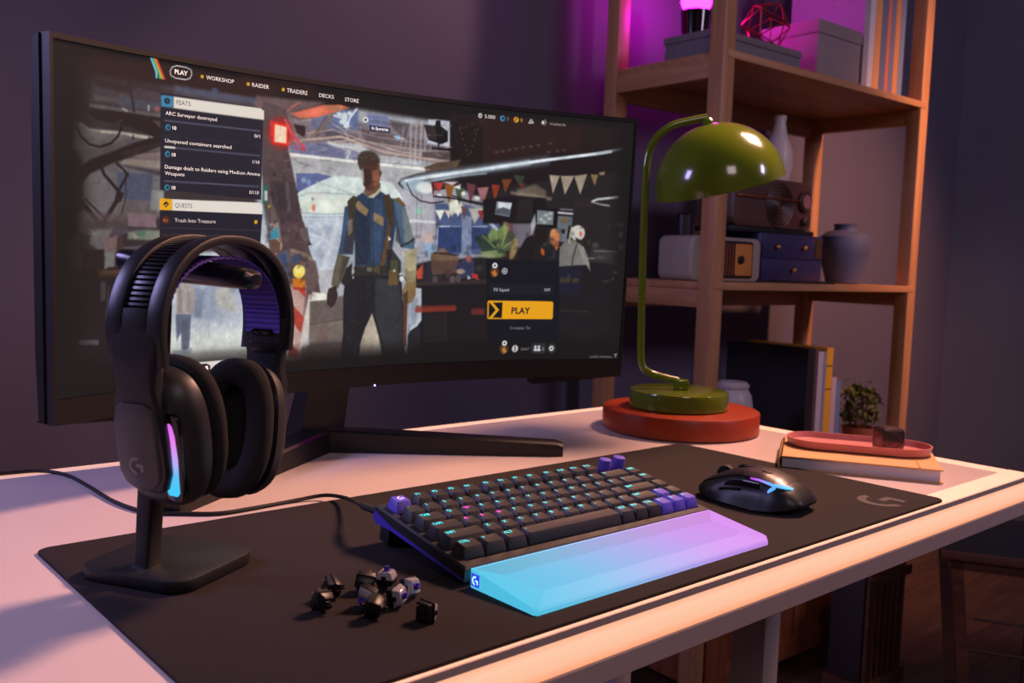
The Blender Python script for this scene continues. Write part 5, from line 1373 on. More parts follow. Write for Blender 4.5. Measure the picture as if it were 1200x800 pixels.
('l',(150,140,140),0.25,1.3,1,-290.1,15.3,-282.9,9.1),
('l',(150,140,140),0.25,1.3,0.5,-290.1,0.4,-294.3,-2.2),
('l',(84,74,80),0.25,1.3,0.8,-294.9,124.4,-294.6,120),
('l',(50,42,46),0.25,1.3,1.4,-317.8,-3.8,-320.2,-9.3),
('l',(50,42,46),0.25,1.3,0.8,-281,140.4,-276.7,141),
('l',(150,140,140),0.25,1.3,0.9,-318.6,143.1,-325.1,140.1),
('l',(150,140,140),0.25,1.3,1.2,-322.3,117,-328.3,113.1),
('l',(150,140,140),0.25,1.3,1.4,-314.4,-27.3,-323,-28.6),
('l',(50,42,46),0.25,1.2,1.3,-351.4,9.4,-355.3,8.6),
('l',(50,42,46),0.25,1.3,1.2,-319.2,96.5,-315.6,94.3),
('p',(38,37,50),0.96,0.6,-279.1,150.4,-152.7,148.8,-154.2,44.2,-279.9,49),
('p',(66,138,172),1,0.5,-277.6,147.9,-264.6,147.9,-264.6,135.9,-278.7,135.9,-279,146),
('p',(238,228,216),1,0.5,-264.1,147.9,-156,148.4,-152.1,146,-151.9,135.9,-264.1,135.9),
('e',(26,34,48),1,0.7,-271.6,142.2,3.4,3.2),
('l',(70,130,160),1,0.6,0.9,-272.1,143.4,-270.6,140.9),
('l',(84,84,104),1,0.6,1.8,-274.1,121.9,-157.2,122.7),
('l',(84,84,104),1,0.6,1.8,-274,94.3,-157.3,94.6),
('l',(84,84,104),1,0.6,1.8,-274.4,58.3,-157.8,59.3),
('l',(240,236,224),1,0.5,1.9,-274,94.3,-262.9,94.4),
('l',(52,52,64),0.8,0.5,0.7,-278.5,105.4,-155.3,106.9),
('l',(52,52,64),0.8,0.5,0.7,-278.5,77.8,-154.7,76.7),
('e',(62,150,190),1,0.6,-270.5,114.9,3,3),
('e',(30,44,62),1,0.6,-270.2,114.7,1.7,1.9),
('e',(62,150,190),1,0.6,-270.9,87,3,3.1),
('e',(30,44,62),1,0.6,-270.6,86.8,1.7,1.9),
('e',(62,150,190),1,0.6,-271.4,51.7,3,3.1),
('e',(30,44,62),1,0.6,-271.1,51.6,1.7,1.9),
('p',(35,35,47),0.97,0.6,-279.9,27.3,-152.2,27.5,-154.3,-11.5,-280.4,-12.7),
('p',(246,176,32),1,0.5,-278.9,40,-265.3,39.5,-265.3,27.4,-280.4,27.7,-280.4,38.2),
('p',(240,230,220),1,0.5,-265.3,39.5,-155.2,40.7,-152.4,38.4,-152.4,27.5,-265.3,27.4),
('p',(30,30,40),1,0.5,-272.7,37.2,-269.3,34.1,-272.7,30.3,-276.2,33.8),
('p',(246,176,32),1,0.4,-272.7,34.3,-271,32.8,-272.7,32,-274.4,32.6),
('e',(92,40,34),1,1,-272.8,17.1,4.4,4.2),
('e',(190,120,60),1,0.6,-274.9,16.6,1,1.5),
('e',(170,110,60),1,0.6,-271.8,16.2,0.9,1.5),
('e',(92,40,34),1,1,-272.8,-2.1,4.4,4.2),
('e',(190,120,60),1,0.6,-274.8,-2.6,1,1.5),
('e',(170,110,60),1,0.6,-271.8,-3,0.9,1.5),
('e',(242,178,40),1,0.7,-160.5,18.2,2.1,2.2),
('l',(60,60,72),1,0.5,0.8,-279.4,8.3,-153.6,8.5),
('e',(238,180,40),1,0.6,-230.1,173.5,1.9,1.8),
('e',(238,180,40),1,0.6,-172.9,173.5,2,1.9),
('e',(238,180,40),1,0.6,-127.4,173.3,2,1.9),
('p',(120,210,235),1,0.5,-291.3,183.7,-289.1,183.6,-283.2,171.6,-282.7,164.3,-284.5,163.7,-285.5,170.8),
('p',(62,168,110),1,0.4,-289.1,183.6,-287.2,183.8,-278.1,164.1,-281.1,163.9,-283.5,172.4),
('p',(236,200,70),1,0.4,-287.2,183.8,-285.8,183.8,-276.1,163.9,-278.1,164.1),
('p',(226,84,50),1,0.4,-285.8,183.8,-283.2,183.9,-273.6,164,-276.1,163.9),
('l',(232,228,224),1,0.5,0.9,-265.7,178.1,-260.7,180.3,-248.6,180.1,-243.5,178.5,-242.5,174.2,-245,169.3,-250.6,167.3,-262.7,167.6,-267.2,169.2,-268.4,173.4,-265.7,178.1),
('p',(238,228,220),1,0.6,-235.2,-141.9,-174.8,-142.3,-171.4,-145.7,-171.2,-159,-235.1,-157.1,-239.4,-152.8,-239.4,-144.9),
('p',(28,27,31),1,0.5,-233,-144.5,-222.3,-144.2,-217.3,-146.9,-217.3,-152.9,-222.2,-154.7,-233,-154.4,-236.2,-151.6,-236.2,-146.8),
('p',(27,28,36),0.95,1.9,174.7,-19.8,289.5,-20.3,297.1,-137.5,182.4,-138.8),
('p',(33,35,44),0.9,1.3,180.6,-54.2,282.2,-54.4,283.1,-68.7,181.4,-69.2),
('e',(84,58,40),1,1.5,188.4,-37.9,6.7,7.8),
('p',(196,120,52),1,1.5,183.8,-38.6,188.9,-34.9,193.3,-42,188.1,-44.5),
('e',(236,236,236),1,0.8,188.6,-29,4,3.8),
('e',(30,30,36),1,0.8,188.6,-29,1.7,1.6),
('e',(200,202,205),1,0.8,204.4,-36.4,4.4,4.3),
('e',(40,42,50),1,0.6,204.4,-36.4,3.1,3),
('l',(215,215,215),1,0.5,1.1,202.4,-36.5,206.4,-36.4),
('l',(215,215,215),1,0.5,1.1,204.3,-34.6,204.5,-38.2),
('p',(244,170,32),1,0.6,181.2,-78.2,282.3,-78.9,284.5,-81.1,284.7,-103.6,282.6,-104.8,181.9,-104.2,180.5,-102.3,179.9,-80.6),
('p',(28,27,32),1,0.6,182,-81.2,203.6,-80.8,203.4,-103,182.5,-102.4),
('p',(244,170,32),1,0.5,182.7,-80.6,187.4,-80.4,198.7,-91.5,187.9,-103.1,183.2,-103,193.4,-91.5),
('e',(84,58,40),1,1.6,209.3,-147.8,6.8,7.4),
('p',(196,130,66),1,1.6,205.9,-147.8,209.8,-144.2,214.3,-151.6,209,-154),
('e',(236,236,236),1,0.8,209.9,-139.2,3.8,3.7),
('e',(30,30,36),1,0.8,209.9,-139.2,1.6,1.5),
('e',(205,205,205),1,0.9,227.1,-147.3,4.8,5),
('l',(60,60,64),1,0.7,1.6,226.9,-143.8,227.3,-150.6),
('p',(52,52,57),1,1.6,254.6,-139.8,273.8,-139.9,277,-147.5,274.7,-155,255.5,-154.8,252.3,-147.2),
('e',(54,54,58),1,1.6,286,-147.5,6.6,7.6),
('e',(226,226,226),1,0.8,285.6,-147.5,3.6,3.7),
('e',(54,54,58),1,0.7,285.6,-147.5,1.7,1.6),
('e',(226,226,226),1,0.7,259.7,-145.2,1.9,1.9),
('p',(226,226,226),1,0.7,257.4,-147.8,262.3,-147.8,262.5,-151.1,257.6,-151),
('e',(226,226,226),1,0.7,265.2,-145.2,1.9,1.9),
('p',(226,226,226),1,0.7,262.9,-147.8,267.8,-147.9,268,-151.2,263.1,-151.1),
('e',(220,216,212),1,0.6,155,173.2,3,3.2),
('e',(60,50,50),1,0.5,155,173.2,1.3,1.4),
('e',(70,150,195),1,0.7,189.3,172.7,3.7,3.9),
('e',(40,50,62),1,0.6,189.9,172.8,2,2.3),
('e',(230,160,44),1,0.7,210.4,172.9,4,3.8),
('l',(60,40,36),1,0.5,1.1,208.5,171.3,211.6,175.6),
('l',(215,212,210),1,0.6,1.4,230.5,170.3,233.5,175.3,237.1,170.9,230.5,170.3),
('e',(225,224,222),1,0.6,252.2,172.7,2.1,2.6),
('l',(180,178,176),1,0.6,1,254.8,176.6,257,173.3,255.2,169.6),
('e',(232,230,226),1,0.7,-13.7,150.8,4,3.6),
('e',(40,38,44),1,0.6,-13.7,150.8,1.7,1.6),
('p',(52,58,78),1,0.7,-8,144.9,22.2,144.1,22.4,137.7,-7.7,138),
('l',(176,170,168),0.8,0.6,0.9,263.2,173,263.5,171.1),
('l',(176,170,168),0.8,0.6,0.9,265.6,173,265.8,171.1),
('l',(176,170,168),0.8,0.6,0.8,264.9,172.7,266.5,171.1),
('l',(176,170,168),0.8,0.6,0.9,267.9,172.8,268.2,171.1),
('l',(176,170,168),0.8,0.6,0.9,270.2,173.1,270.5,171.1),
('l',(176,170,168),0.8,0.6,0.8,269.7,171.1,271.2,171.2),
('l',(176,170,168),0.8,0.6,0.9,272.6,173.1,272.8,171.2),
('l',(176,170,168),0.8,0.6,0.8,272,171.1,273.4,172.9),
('l',(176,170,168),0.8,0.6,0.9,274.9,172.9,275.2,171.2),
('l',(176,170,168),0.8,0.6,0.8,274.3,172,275.8,172.1),
('l',(176,170,168),0.8,0.6,0.9,277.3,172.9,277.5,171.2),
('l',(176,170,168),0.8,0.6,0.8,276.6,172.8,278.2,171.3),
('l',(176,170,168),0.8,0.6,0.9,279.6,172.9,279.9,171.3),
('l',(176,170,168),0.8,0.6,0.8,279.1,171.2,280.4,173),
('l',(176,170,168),0.8,0.6,0.9,282,173,282.2,171.3),
('l',(176,170,168),0.8,0.6,0.9,284.2,174.1,284.5,171.3),
('l',(176,170,168),0.8,0.6,0.8,283.7,171.2,285.1,173.1),
('l',(176,170,168),0.8,0.6,0.9,286.6,173,286.9,171.3),
('l',(176,170,168),0.8,0.6,0.8,286,172.1,287.6,171.4),
('l',(86,82,92),0.8,0.6,0.9,-5.7,150.7,-5.5,149.1),
('l',(86,82,92),0.8,0.6,0.7,-6.3,150.6,-4.9,149.1),
('l',(86,82,92),0.8,0.6,0.9,-3.2,150.7,-3,149),
('l',(86,82,92),0.8,0.6,0.9,-0.6,150.6,-0.5,149),
('l',(86,82,92),0.8,0.6,0.7,-1.2,150.5,0.2,149),
('l',(86,82,92),0.8,0.6,0.9,1.9,151.7,2.1,148.9),
('l',(86,82,92),0.8,0.6,0.7,1.3,149.7,2.7,149.8),
('l',(86,82,92),0.8,0.6,0.9,4.4,151.6,4.6,148.9),
('l',(86,82,92),0.8,0.6,0.7,3.9,149.6,5.2,149.8),
('l',(86,82,92),0.8,0.6,0.9,7,150.5,7.2,148.8),
('l',(86,82,92),0.8,0.6,0.9,9.5,150.4,9.7,148.8),
('l',(86,82,92),0.8,0.6,0.9,12,151.4,12.3,148.7),
('l',(86,82,92),0.8,0.6,0.7,11.5,150.3,12.8,150.4),
('l',(86,82,92),0.8,0.6,0.9,14.6,150.6,14.8,148.6),
('l',(86,82,92),0.8,0.6,0.7,14,149.4,15.4,149.5),
('l',(86,82,92),0.8,0.6,0.9,17.2,150.5,17.4,148.6),
('l',(86,82,92),0.8,0.6,0.7,16.6,150.2,17.9,149.5),
('l',(86,82,92),0.8,0.6,0.9,19.7,150.5,19.9,148.5),
('l',(86,82,92),0.8,0.6,0.7,19.1,150.1,20.5,150.3),
('l',(86,82,92),0.8,0.6,0.9,22.3,150.4,22.5,148.5),
('l',(86,82,92),0.8,0.6,0.7,21.7,148.4,23.1,149.4),
('l',(86,82,92),0.8,0.6,0.9,24.9,150.1,25,148.4),
('l',(86,82,92),0.8,0.6,0.7,24.2,150,25.7,148.5),
('l',(86,82,92),0.8,0.6,0.9,27.4,150,27.6,148.4),
('l',(86,82,92),0.8,0.6,0.7,26.8,149.1,28.2,148.4),
('l',(86,82,92),0.8,0.6,0.9,30,149.9,30.2,148.3),
('l',(140,138,140),0.8,0.7,1,349.6,-159.8,349.9,-161.3),
('l',(140,138,140),0.8,0.7,0.8,348.9,-159.8,350.6,-161.3),
('l',(140,138,140),0.8,0.7,1,352.1,-159.8,352.4,-161.3),
('l',(140,138,140),0.8,0.7,1,354.6,-159.8,354.9,-161.4),
('l',(140,138,140),0.8,0.7,0.8,353.9,-159.8,355.6,-161.4),
('l',(140,138,140),0.8,0.7,1,357.1,-158.8,357.4,-161.4),
('l',(140,138,140),0.8,0.7,0.8,356.5,-160.6,358,-160.6),
('l',(140,138,140),0.8,0.7,1,359.6,-158.8,359.9,-161.4),
('l',(140,138,140),0.8,0.7,0.8,359,-160.6,360.5,-160.6),
('l',(140,138,140),0.8,0.7,1,362.1,-159.9,362.4,-161.4),
('l',(140,138,140),0.8,0.7,1,364.6,-159.9,364.9,-161.4),
('l',(140,138,140),0.8,0.7,1,367.1,-158.9,367.4,-161.4),
('l',(140,138,140),0.8,0.7,0.8,366.4,-159.9,368,-159.9),
('l',(140,138,140),0.8,0.7,1,369.6,-159.6,369.9,-161.4),
('l',(140,138,140),0.8,0.7,0.8,369,-160.7,370.5,-160.7),
('l',(140,138,140),0.8,0.7,1,372.1,-159.7,372.4,-161.5),
('l',(140,138,140),0.8,0.7,0.8,371.5,-159.9,373,-160.7),
('l',(140,138,140),0.8,0.7,1,374.6,-159.7,374.9,-161.5),
('l',(140,138,140),0.8,0.7,0.8,374,-159.9,375.5,-159.9),
('l',(140,138,140),0.8,0.7,1,377.1,-159.7,377.4,-161.5),
('l',(140,138,140),0.8,0.7,0.8,376.6,-161.5,378.1,-160.7),
('l',(140,138,140),0.8,0.7,1,379.7,-159.9,379.9,-161.5),
('l',(140,138,140),0.8,0.7,0.8,379,-159.9,380.6,-161.5),
('l',(140,138,140),0.8,0.7,1,382.2,-159.9,382.4,-161.5),
('l',(140,138,140),0.8,0.7,0.8,381.5,-160.7,383.1,-161.5),
('l',(140,138,140),0.8,0.7,1,384.7,-160,384.9,-161.5),
('l',(70,66,70),0.8,0.5,0.8,-212.2,-150.1,-212.1,-152.5),
('l',(70,66,70),0.8,0.5,0.6,-212.8,-152.4,-211.6,-151.3),
('l',(70,66,70),0.8,0.5,0.8,-209.7,-149.8,-209.5,-152.6),
('l',(70,66,70),0.8,0.5,0.6,-210.2,-152.5,-209,-150.2),
('l',(70,66,70),0.8,0.5,0.8,-207.1,-150.3,-207,-152.7),
('l',(170,168,168),1,0.8,1.6,389.2,-157.2,391.9,-156.3),
('l',(150,148,148),1,0.8,1.3,391,-156.6,390.2,-161.1),
('l',(120,118,124),0.8,0.5,0.7,-251.2,-1,-251.1,-4.4),
('l',(120,118,124),0.8,0.5,0.7,-247.9,-2.2,-247.8,-4.5),
('l',(120,118,124),0.8,0.5,0.6,-248.4,-4.5,-247.3,-2.5),
('l',(120,118,124),0.8,0.5,0.7,-244.7,-2.6,-244.6,-4.7),
('l',(120,118,124),0.8,0.5,0.6,-245.2,-4.7,-244,-2.6),
('l',(120,118,124),0.8,0.5,0.7,-241.4,-2.8,-241.3,-4.8),
('l',(120,118,124),0.8,0.5,0.6,-241.9,-3.8,-240.8,-3.8),
('l',(120,118,124),0.8,0.5,0.7,-238.1,-2.9,-238,-4.9),
('l',(120,118,124),0.8,0.5,0.6,-238.6,-2.9,-237.5,-3.9),
('l',(120,118,124),0.8,0.5,0.7,-234.8,-3.1,-234.7,-5.1),
('l',(120,118,124),0.8,0.5,0.8,-231.5,-3.2,-231.4,-5.2)]
SCREEN_TEXT = [
('PLAY',-263.2,171.8,-247.8,4.4,(225,222,218),1),
('WORKSHOP',-225.4,171.4,-191.2,4.2,(225,222,218),0),
('RAIDER',-168.1,171.3,-146.4,4.4,(225,222,218),0),
('TRADERS',-122.9,170.9,-95.5,4.7,(225,222,218),0),
('DECKS',-79.4,170.9,-59.2,4.4,(225,222,218),0),
('STORE',-43.8,170.1,-24.4,4.5,(225,222,218),0),
('FEATS',-261.1,140.1,-244,4.8,(40,38,44),0),
('ARC Surveyor destroyed',-273.8,127.8,-212,3.8,(225,222,218),0),
('10',-265.5,113.3,-261.1,3.6,(225,222,218),1),
('0/1',-164.3,114.8,-157.1,3.7,(225,222,218),0),
('Unopened containers searched',-274.2,99.1,-193.5,3.9,(225,222,218),0),
('10',-266.1,85.1,-261.7,3.6,(225,222,218),1),
('1/10',-166,85.2,-157.3,3.7,(225,222,218),0),
('Damage dealt to Raiders using Medium Ammo',-274.5,71.6,-156.3,3.9,(225,222,218),0),
('Weapons',-274.4,64.8,-251.1,3.8,(225,222,218),0),
('10',-266.3,50,-261.9,3.6,(225,222,218),1),
('0/110',-169.9,50.3,-157.6,3.7,(225,222,218),0),
('QUESTS',-262.2,30.8,-241.6,4.8,(40,38,44),0),
('Trash Into Treasure',-262.6,15.1,-212.4,4.0,(196,192,192),0),
('Cle',-262.5,-4.3,-255.4,3.9,(170,168,172),0),
('TAB',-233.5,-151.6,-220,4.5,(240,238,235),1),
('Fill Squad',188.5,-64.9,212.1,4.4,(180,180,184),0),
('OFF',268.4,-64.2,278,4.2,(180,180,184),0),
('PLAY',218,-96.8,247.9,8.9,(24,22,26),1),
('Crossplay: On',217.2,-119.1,249.2,4.0,(120,120,122),0),
('CHAT',236,-150,249.7,3.8,(120,120,122),0),
('2',270.7,-150.4,273.6,4.3,(150,150,150),0),
('5.000',161.9,170.6,177.6,4.8,(225,222,218),0),
('3',196,170.7,198.1,4.1,(140,140,146),0),
('0',216.7,170.8,219.8,4.4,(205,160,60),0),
('In Speranza',-4.7,140,19.3,3.4,(225,225,228),1)]
# ------------------------------------------------------------------ the picture on the screen
# flat picture: shapes in millimetres on the glass (along the arc, up), painted back to front
# ('p', colour, opacity, softness, x, y, x, y ...) area | ('l', colour, opacity, softness, width, x, y ...) stroke | ('e', colour, opacity, softness, x, y, rx, ry) oval
def paint_screen(shapes, w, h, img=None):
    if img is None:
        img = np.empty((h, w, 3)); img[:] = np.array([32, 29, 30])/255
    xs = np.linspace(-SCREEN_S, SCREEN_S, w); ys = np.linspace(SCREEN_T0, SCREEN_T1, h)
    px = xs[1]-xs[0]
    for sh in shapes:
        kind, rgb, al, soft = sh[:4]; soft = max(soft, px*1.1)
        col = np.array(rgb)/255
        if kind == 'e':
            cx, cy, rx, ry = sh[4:8]; P = np.array([[cx-rx, cy-ry], [cx+rx, cy+ry]]); wd = 0
        elif kind == 'l':
            wd = sh[4]/2; P = np.array(sh[5:], float).reshape(-1, 2)
        else:
            wd = 0; P = np.array(sh[4:], float).reshape(-1, 2)
        pad = soft+wd
        i0, i1 = np.searchsorted(xs, [P[:, 0].min()-pad, P[:, 0].max()+pad]); j0, j1 = np.searchsorted(ys, [P[:, 1].min()-pad, P[:, 1].max()+pad])
        if i1 <= i0 or j1 <= j0: continue
        X, Y = np.meshgrid(xs[i0:i1], ys[j0:j1])
        if kind == 'e':
            q = np.hypot((X-cx)/rx, (Y-cy)/ry); d = (q-1)*min(rx, ry)
        else:
            d = np.full(X.shape, 1e9); inside = np.zeros(X.shape, bool); n = len(P)
            for k in range(n if kind == 'p' else n-1):
                a, b = P[k], P[(k+1) % n]; e = b-a; L2 = max(e @ e, 1e-9)
                t = np.clip(((X-a[0])*e[0]+(Y-a[1])*e[1])/L2, 0, 1)
                d = np.minimum(d, np.hypot(X-a[0]-t*e[0], Y-a[1]-t*e[1]))
                if kind == 'p' and abs(e[1]) > 1e-9:
                    c = ((a[1] > Y) != (b[1] > Y)) & (X < e[0]*(Y-a[1])/e[1]+a[0]); inside ^= c
            d = np.where(inside, -d, d) if kind == 'p' else d-wd
        m = np.clip(0.5-d/soft, 0, 1); m = (m*m*(3-2*m)*al)[..., None]
        img[j0:j1, i0:i1] = img[j0:j1, i0:i1]*(1-m)+col*m
    return img
GW, GH = 860, 378
img = paint_screen(SHAPES[:UI_START], GW, GH)
rs_ = np.random.RandomState(3)
def soften(a):
    p_ = np.pad(a, ((1, 1), (1, 1), (0, 0)), 'edge')
    return (p_[1:-1, 1:-1]*4+p_[:-2, 1:-1]+p_[2:, 1:-1]+p_[1:-1, :-2]+p_[1:-1, 2:])/8
img = soften(img)
for k, amp in ((1, 0.012), (3, 0.03), (8, 0.035), (20, 0.04)):      # brushwork grain of the picture
    nz = rs_.randn(GH//k+3, GW//k+3)
    yy = np.arange(GH)/k; xx = np.arange(GW)/k; y0 = yy.astype(int); x0 = xx.astype(int); fy = (yy-y0)[:, None]; fx = (xx-x0)[None]
    nz = (nz[y0][:, x0]*(1-fx)+nz[y0][:, x0+1]*fx)*(1-fy)+(nz[y0+1][:, x0]*(1-fx)+nz[y0+1][:, x0+1]*fx)*fy
    lum = img.mean(2)
    img = np.clip(img*(1+amp*nz*np.clip(lum*4-0.3, 0, 1))[..., None], 0, 1)
img = paint_screen(SHAPES[UI_START:], GW, GH, img)
linimg = np.where(img <= 0.04045, img/12.92, ((img+0.055)/1.055)**2.4)
ss = np.linspace(-SCREEN_S, SCREEN_S, GW)/1000; tt = np.linspace(SCREEN_T0, SCREEN_T1, GH)/1000
def mp_np(s, t, d):
    _, _, z, _, tilt, rc, rl = MON
    a = s/rc; lx = (rc+d)*np.sin(a); ly = (rc+d)*np.cos(a)-rc; lz = t
    lx, lz = lx*np.cos(rl)-lz*np.sin(rl), lx*np.sin(rl)+lz*np.cos(rl)
    ly, lz = ly*np.cos(tilt)+lz*np.sin(tilt), -ly*np.sin(tilt)+lz*np.cos(tilt)
    return np.stack([lx, ly, lz+z], -1)
S_, T_ = np.meshgrid(ss, tt)
V = mp_np(S_, T_, 0.0).reshape(-1, 3)
me = bpy.data.meshes.new('display')
nf = (GW-1)*(GH-1)
idx = (np.arange(GH-1)[:, None]*GW+np.arange(GW-1)[None]).reshape(-1)
F = np.stack([idx, idx+1, idx+GW+1, idx+GW], -1)
me.vertices.add(len(V)); me.vertices.foreach_set('co', V.ravel())
me.loops.add(nf*4); me.loops.foreach_set('vertex_index', F.ravel().astype(np.int32))
me.polygons.add(nf); me.polygons.foreach_set('loop_start', (np.arange(nf)*4).astype(np.int32))
me.polygons.foreach_set('use_smooth', np.ones(nf, bool))
me.update(calc_edges=True)
ca_ = me.color_attributes.new('picture', 'FLOAT_COLOR', 'POINT')
ca_.data.foreach_set('color', np.concatenate([linimg.reshape(-1, 3), np.ones((GW*GH, 1))], 1).astype(np.float32).ravel())
m = bpy.data.materials.new('lit_display'); m.use_nodes = True
nt = m.node_tree; b_ = nt.nodes['Principled BSDF']
at_ = nt.nodes.new('ShaderNodeAttribute'); at_.attribute_name = 'picture'
nt.links.new(at_.outputs['Color'], b_.inputs['Emission Color']); b_.inputs['Emission Strength'].default_value = 0.86
b_.inputs['Base Color'].default_value = (0.004, 0.004, 0.004, 1); b_.inputs['Roughness'].default_value = 0.45; b_.inputs['Specular IOR Level'].default_value = 0.15
me.materials.append(m)
display = link('display', me, monitor)
TXT_MATS = {}
for s, x0, y0, x1, hcap, rgb, bold in SCREEN_TEXT:
    v, f, w = text_geo(s, bool(bold))
    kx = (x1-x0)/w; ky = hcap/0.69
    if rgb not in TXT_MATS:
        TXT_MATS[rgb] = mat('screen_lettering_%d' % len(TXT_MATS), rgb, 0.5, emit=rgb, estr=0.86)
    pts = [mp((x0+x*kx)/1000, (y0+y*ky)/1000, -0.0005) for x, y in v]
    G().add(pts, f).obj('screen_lettering', TXT_MATS[rgb], display)

# ------------------------------------------------------------------ keyboard
U = 0.01943
kb = thing('keyboard', 'compact black mechanical keyboard with glowing cyan legends and purple accent keys', 'keyboard', (0.2541, -0.2898, DZ+0.0302), (0.1589, 0, -0.0126))
M_case = mat('keyboard_case', (38, 38, 41), 0.42, var=0.06, scale=80, bump=0.05, bscale=1500)
M_plate = mat('keyboard_plate', (12, 12, 14), 0.6)
M_key = mat('keycap_plastic', (42, 42, 45), 0.48, var=0.05, scale=200, bump=0.05, bscale=2500)
M_pkey = mat('purple_keycap_plastic', (92, 80, 205), 0.45, var=0.04, scale=200)
M_cyan = mat('cyan_backlight', (30, 200, 215), 0.5, emit=(40, 200, 215), estr=1.2)
M_pink = mat('pink_backlight', (220, 70, 200), 0.5, emit=(215, 70, 205), estr=1.2)
M_lilac = mat('lilac_backlight', (235, 225, 255), 0.5, emit=(215, 200, 250), estr=0.9)
CU0, CU1, CV0, CV1, NT = -0.0065, 0.3165, -0.0110, 0.1285, -0.0100
# frame of the case: four sides around the sunken plate
rim_in = (0.0015, 16*U-0.0035+0.0015, -0.0012, 6.23*U+0.002)
g = G()
def case_ring(n, e):
    return [Vector((CU0-e, CV0-e, n)), Vector((CU1+e, CV0-e, n)), Vector((CU1+e, CV1+e, n)), Vector((CU0-e, CV1+e, n))]
g.rings([case_ring(-0.0250, -0.004), case_ring(-0.0235, 0.0), case_ring(NT-0.0016, 0.0), case_ring(NT, -0.0016)], cap1=False)
inn = [Vector((rim_in[0], rim_in[2], NT)), Vector((rim_in[1], rim_in[2], NT)), Vector((rim_in[1], rim_in[3], NT)), Vector((rim_in[0], rim_in[3], NT))]
g.rings([case_ring(NT, -0.0016), inn, [v-Vector((0, 0, 0.005)) for v in inn]], cap0=False)
g.obj('case', M_case, kb, ang=25)
G().box(rim_in[0], rim_in[1], rim_in[2], rim_in[3], NT-0.0049, NT-0.0042).obj('switch_plate', M_plate, kb)
# purple band along both flanks and the rear foot bar
for u0, u1 in ((CU0-0.0006, CU0+0.003), (CU1-0.003, CU1+0.0006)):
    g = G()
    g.rings([[Vector((u, CV0+0.002, -0.0222)), Vector((u, CV0+0.002, -0.0206)), Vector((u, CV1-0.03, -0.0200)), Vector((u, CV1-0.001, -0.0150)), Vector((u, CV1, -0.0235)), Vector((u, CV1-0.006, -0.0262)), Vector((u, CV1-0.03, -0.0236))] for u in (u0, u1)])
    g.obj('purple_flank', M_purple, kb)
G().box(CU0+0.004, CU1-0.004, CV1-0.022, CV1-0.006, -0.043, -0.0235, 0.002).obj('rear_foot', M_rubber, kb)
G().box(CU0+0.006, CU1-0.006, CV0+0.002, CV0+0.010, -0.0256, -0.0250).obj('front_foot', M_rubber, kb)
KEY_CACHE = {}
def keycap_mesh(wu, m, name='keycap', tall=0.0):
    k = (wu, m.name, tall)
    if k not in KEY_CACHE:
        w = wu*U-0.0012; d = U-0.0012
        H = 0.0105
        def ring(hw, hd, z, r, oy=0, dish=0):
            return [Vector((x, y+oy, z-dish*(1-(abs(x)/hw)**2))) for x, y in rrect(2*hw, 2*hd, r, 3)]
        tw, td = w/2-0.0026, d/2-0.0028
        rs = [ring(w/2, d/2, -H, 0.0012), ring(w/2-0.0003, d/2-0.0003, -H+0.0015, 0.0012), ring(tw+0.0006, td+0.0006, -0.0011+tall, 0.0018, 0.0011), ring(tw, td, -0.0002+tall, 0.0018, 0.0011), ring(tw-0.0012, td-0.0012, tall-0.0003, 0.0014, 0.0011), ring(0.0008, 0.0008, tall-0.0007, 0.0003, 0.0011)]
        KEY_CACHE[k] = G().rings(rs).mesh(name, m, 28)
    return KEY_CACHE[k]
LEG_CACHE = {}
def legend_mesh(s, m, size=0.0056):
    k = (s, m.name)
    if k not in LEG_CACHE:
        v, f, w = text_geo(s, True)
        kx = size if len(s) < 3 else min(size, 0.0098/w)
        LEG_CACHE[k] = G().add([(x*kx, y*size, 0) for x, y in v], f).mesh('legend', m)
    return LEG_CACHE[k]
def key(u, row, wu, s, m=None, lm=None):
    v = (row+0.5)*U if row < 5 else (5.5+0.23)*U
    o = link('keycap', keycap_mesh(wu, m or M_key), kb, ((u+wu/2)*U, v, 0))
    if s:
        l = link('legend', legend_mesh(s, lm or M_cyan), o, (-wu*U/2+0.0044, 0.0022, 0.00015))
    return o
rows = [
    (4, 0, [(1, '`'), (1, '1'), (1, '2'), (1, '3'), (1, '4'), (1, '5'), (1, '6'), (1, '7'), (1, '8'), (1, '9'), (1, '0'), (1, '-'), (1, '='), (2, '<-'), (1, 'DEL')]),
    (3, 0, [(1.5, 'TAB'), (1, 'Q'), (1, 'W'), (1, 'E'), (1, 'R'), (1, 'T'), (1, 'Y'), (1, 'U'), (1, 'I'), (1, 'O'), (1, 'P'), (1, '['), (1, ']'), (1.5, '\\'), (1, 'INS')]),
    (2, 0, [(1.75, 'CAPS'), (1, 'A'), (1, 'S'), (1, 'D'), (1, 'F'), (1, 'G'), (1, 'H'), (1, 'J'), (1, 'K'), (1, 'L'), (1, ';'), (1, "'"), (2.25, 'ENT'), (1, '')]),
    (1, 0, [(2.25, 'SHIFT'), (1, 'Z'), (1, 'X'), (1, 'C'), (1, 'V'), (1, 'B'), (1, 'N'), (1, 'M'), (1, ','), (1, '.'), (1, '/'), (1.75, 'SHIFT'), (1, '^'), (1, '')]),
    (0, 0, [(1.25, 'CTRL'), (1.25, '+'), (1.25, 'ALT'), (6.25, '-'), (1, 'ALT'), (1, 'FN'), (1, 'CTRL'), (1, '<'), (1, 'v'), (1, '>')]),
]
for row, u, ks in rows:
    for wu, s in ks:
        pk = (row == 0 and s in '<v>') or s == '^'
        key(u, row, wu, s, M_pkey if pk else None, M_pink if (row in (2, 3) and s in ('W', 'A', 'S', 'D')) else None)
        u += wu
gk = key(0, 5, 1, '', M_pkey)
logo_mesh(0.0033, 0.0002).obj('legend', M_lilac, gk, loc=(0.0002, 0.0012, 0))
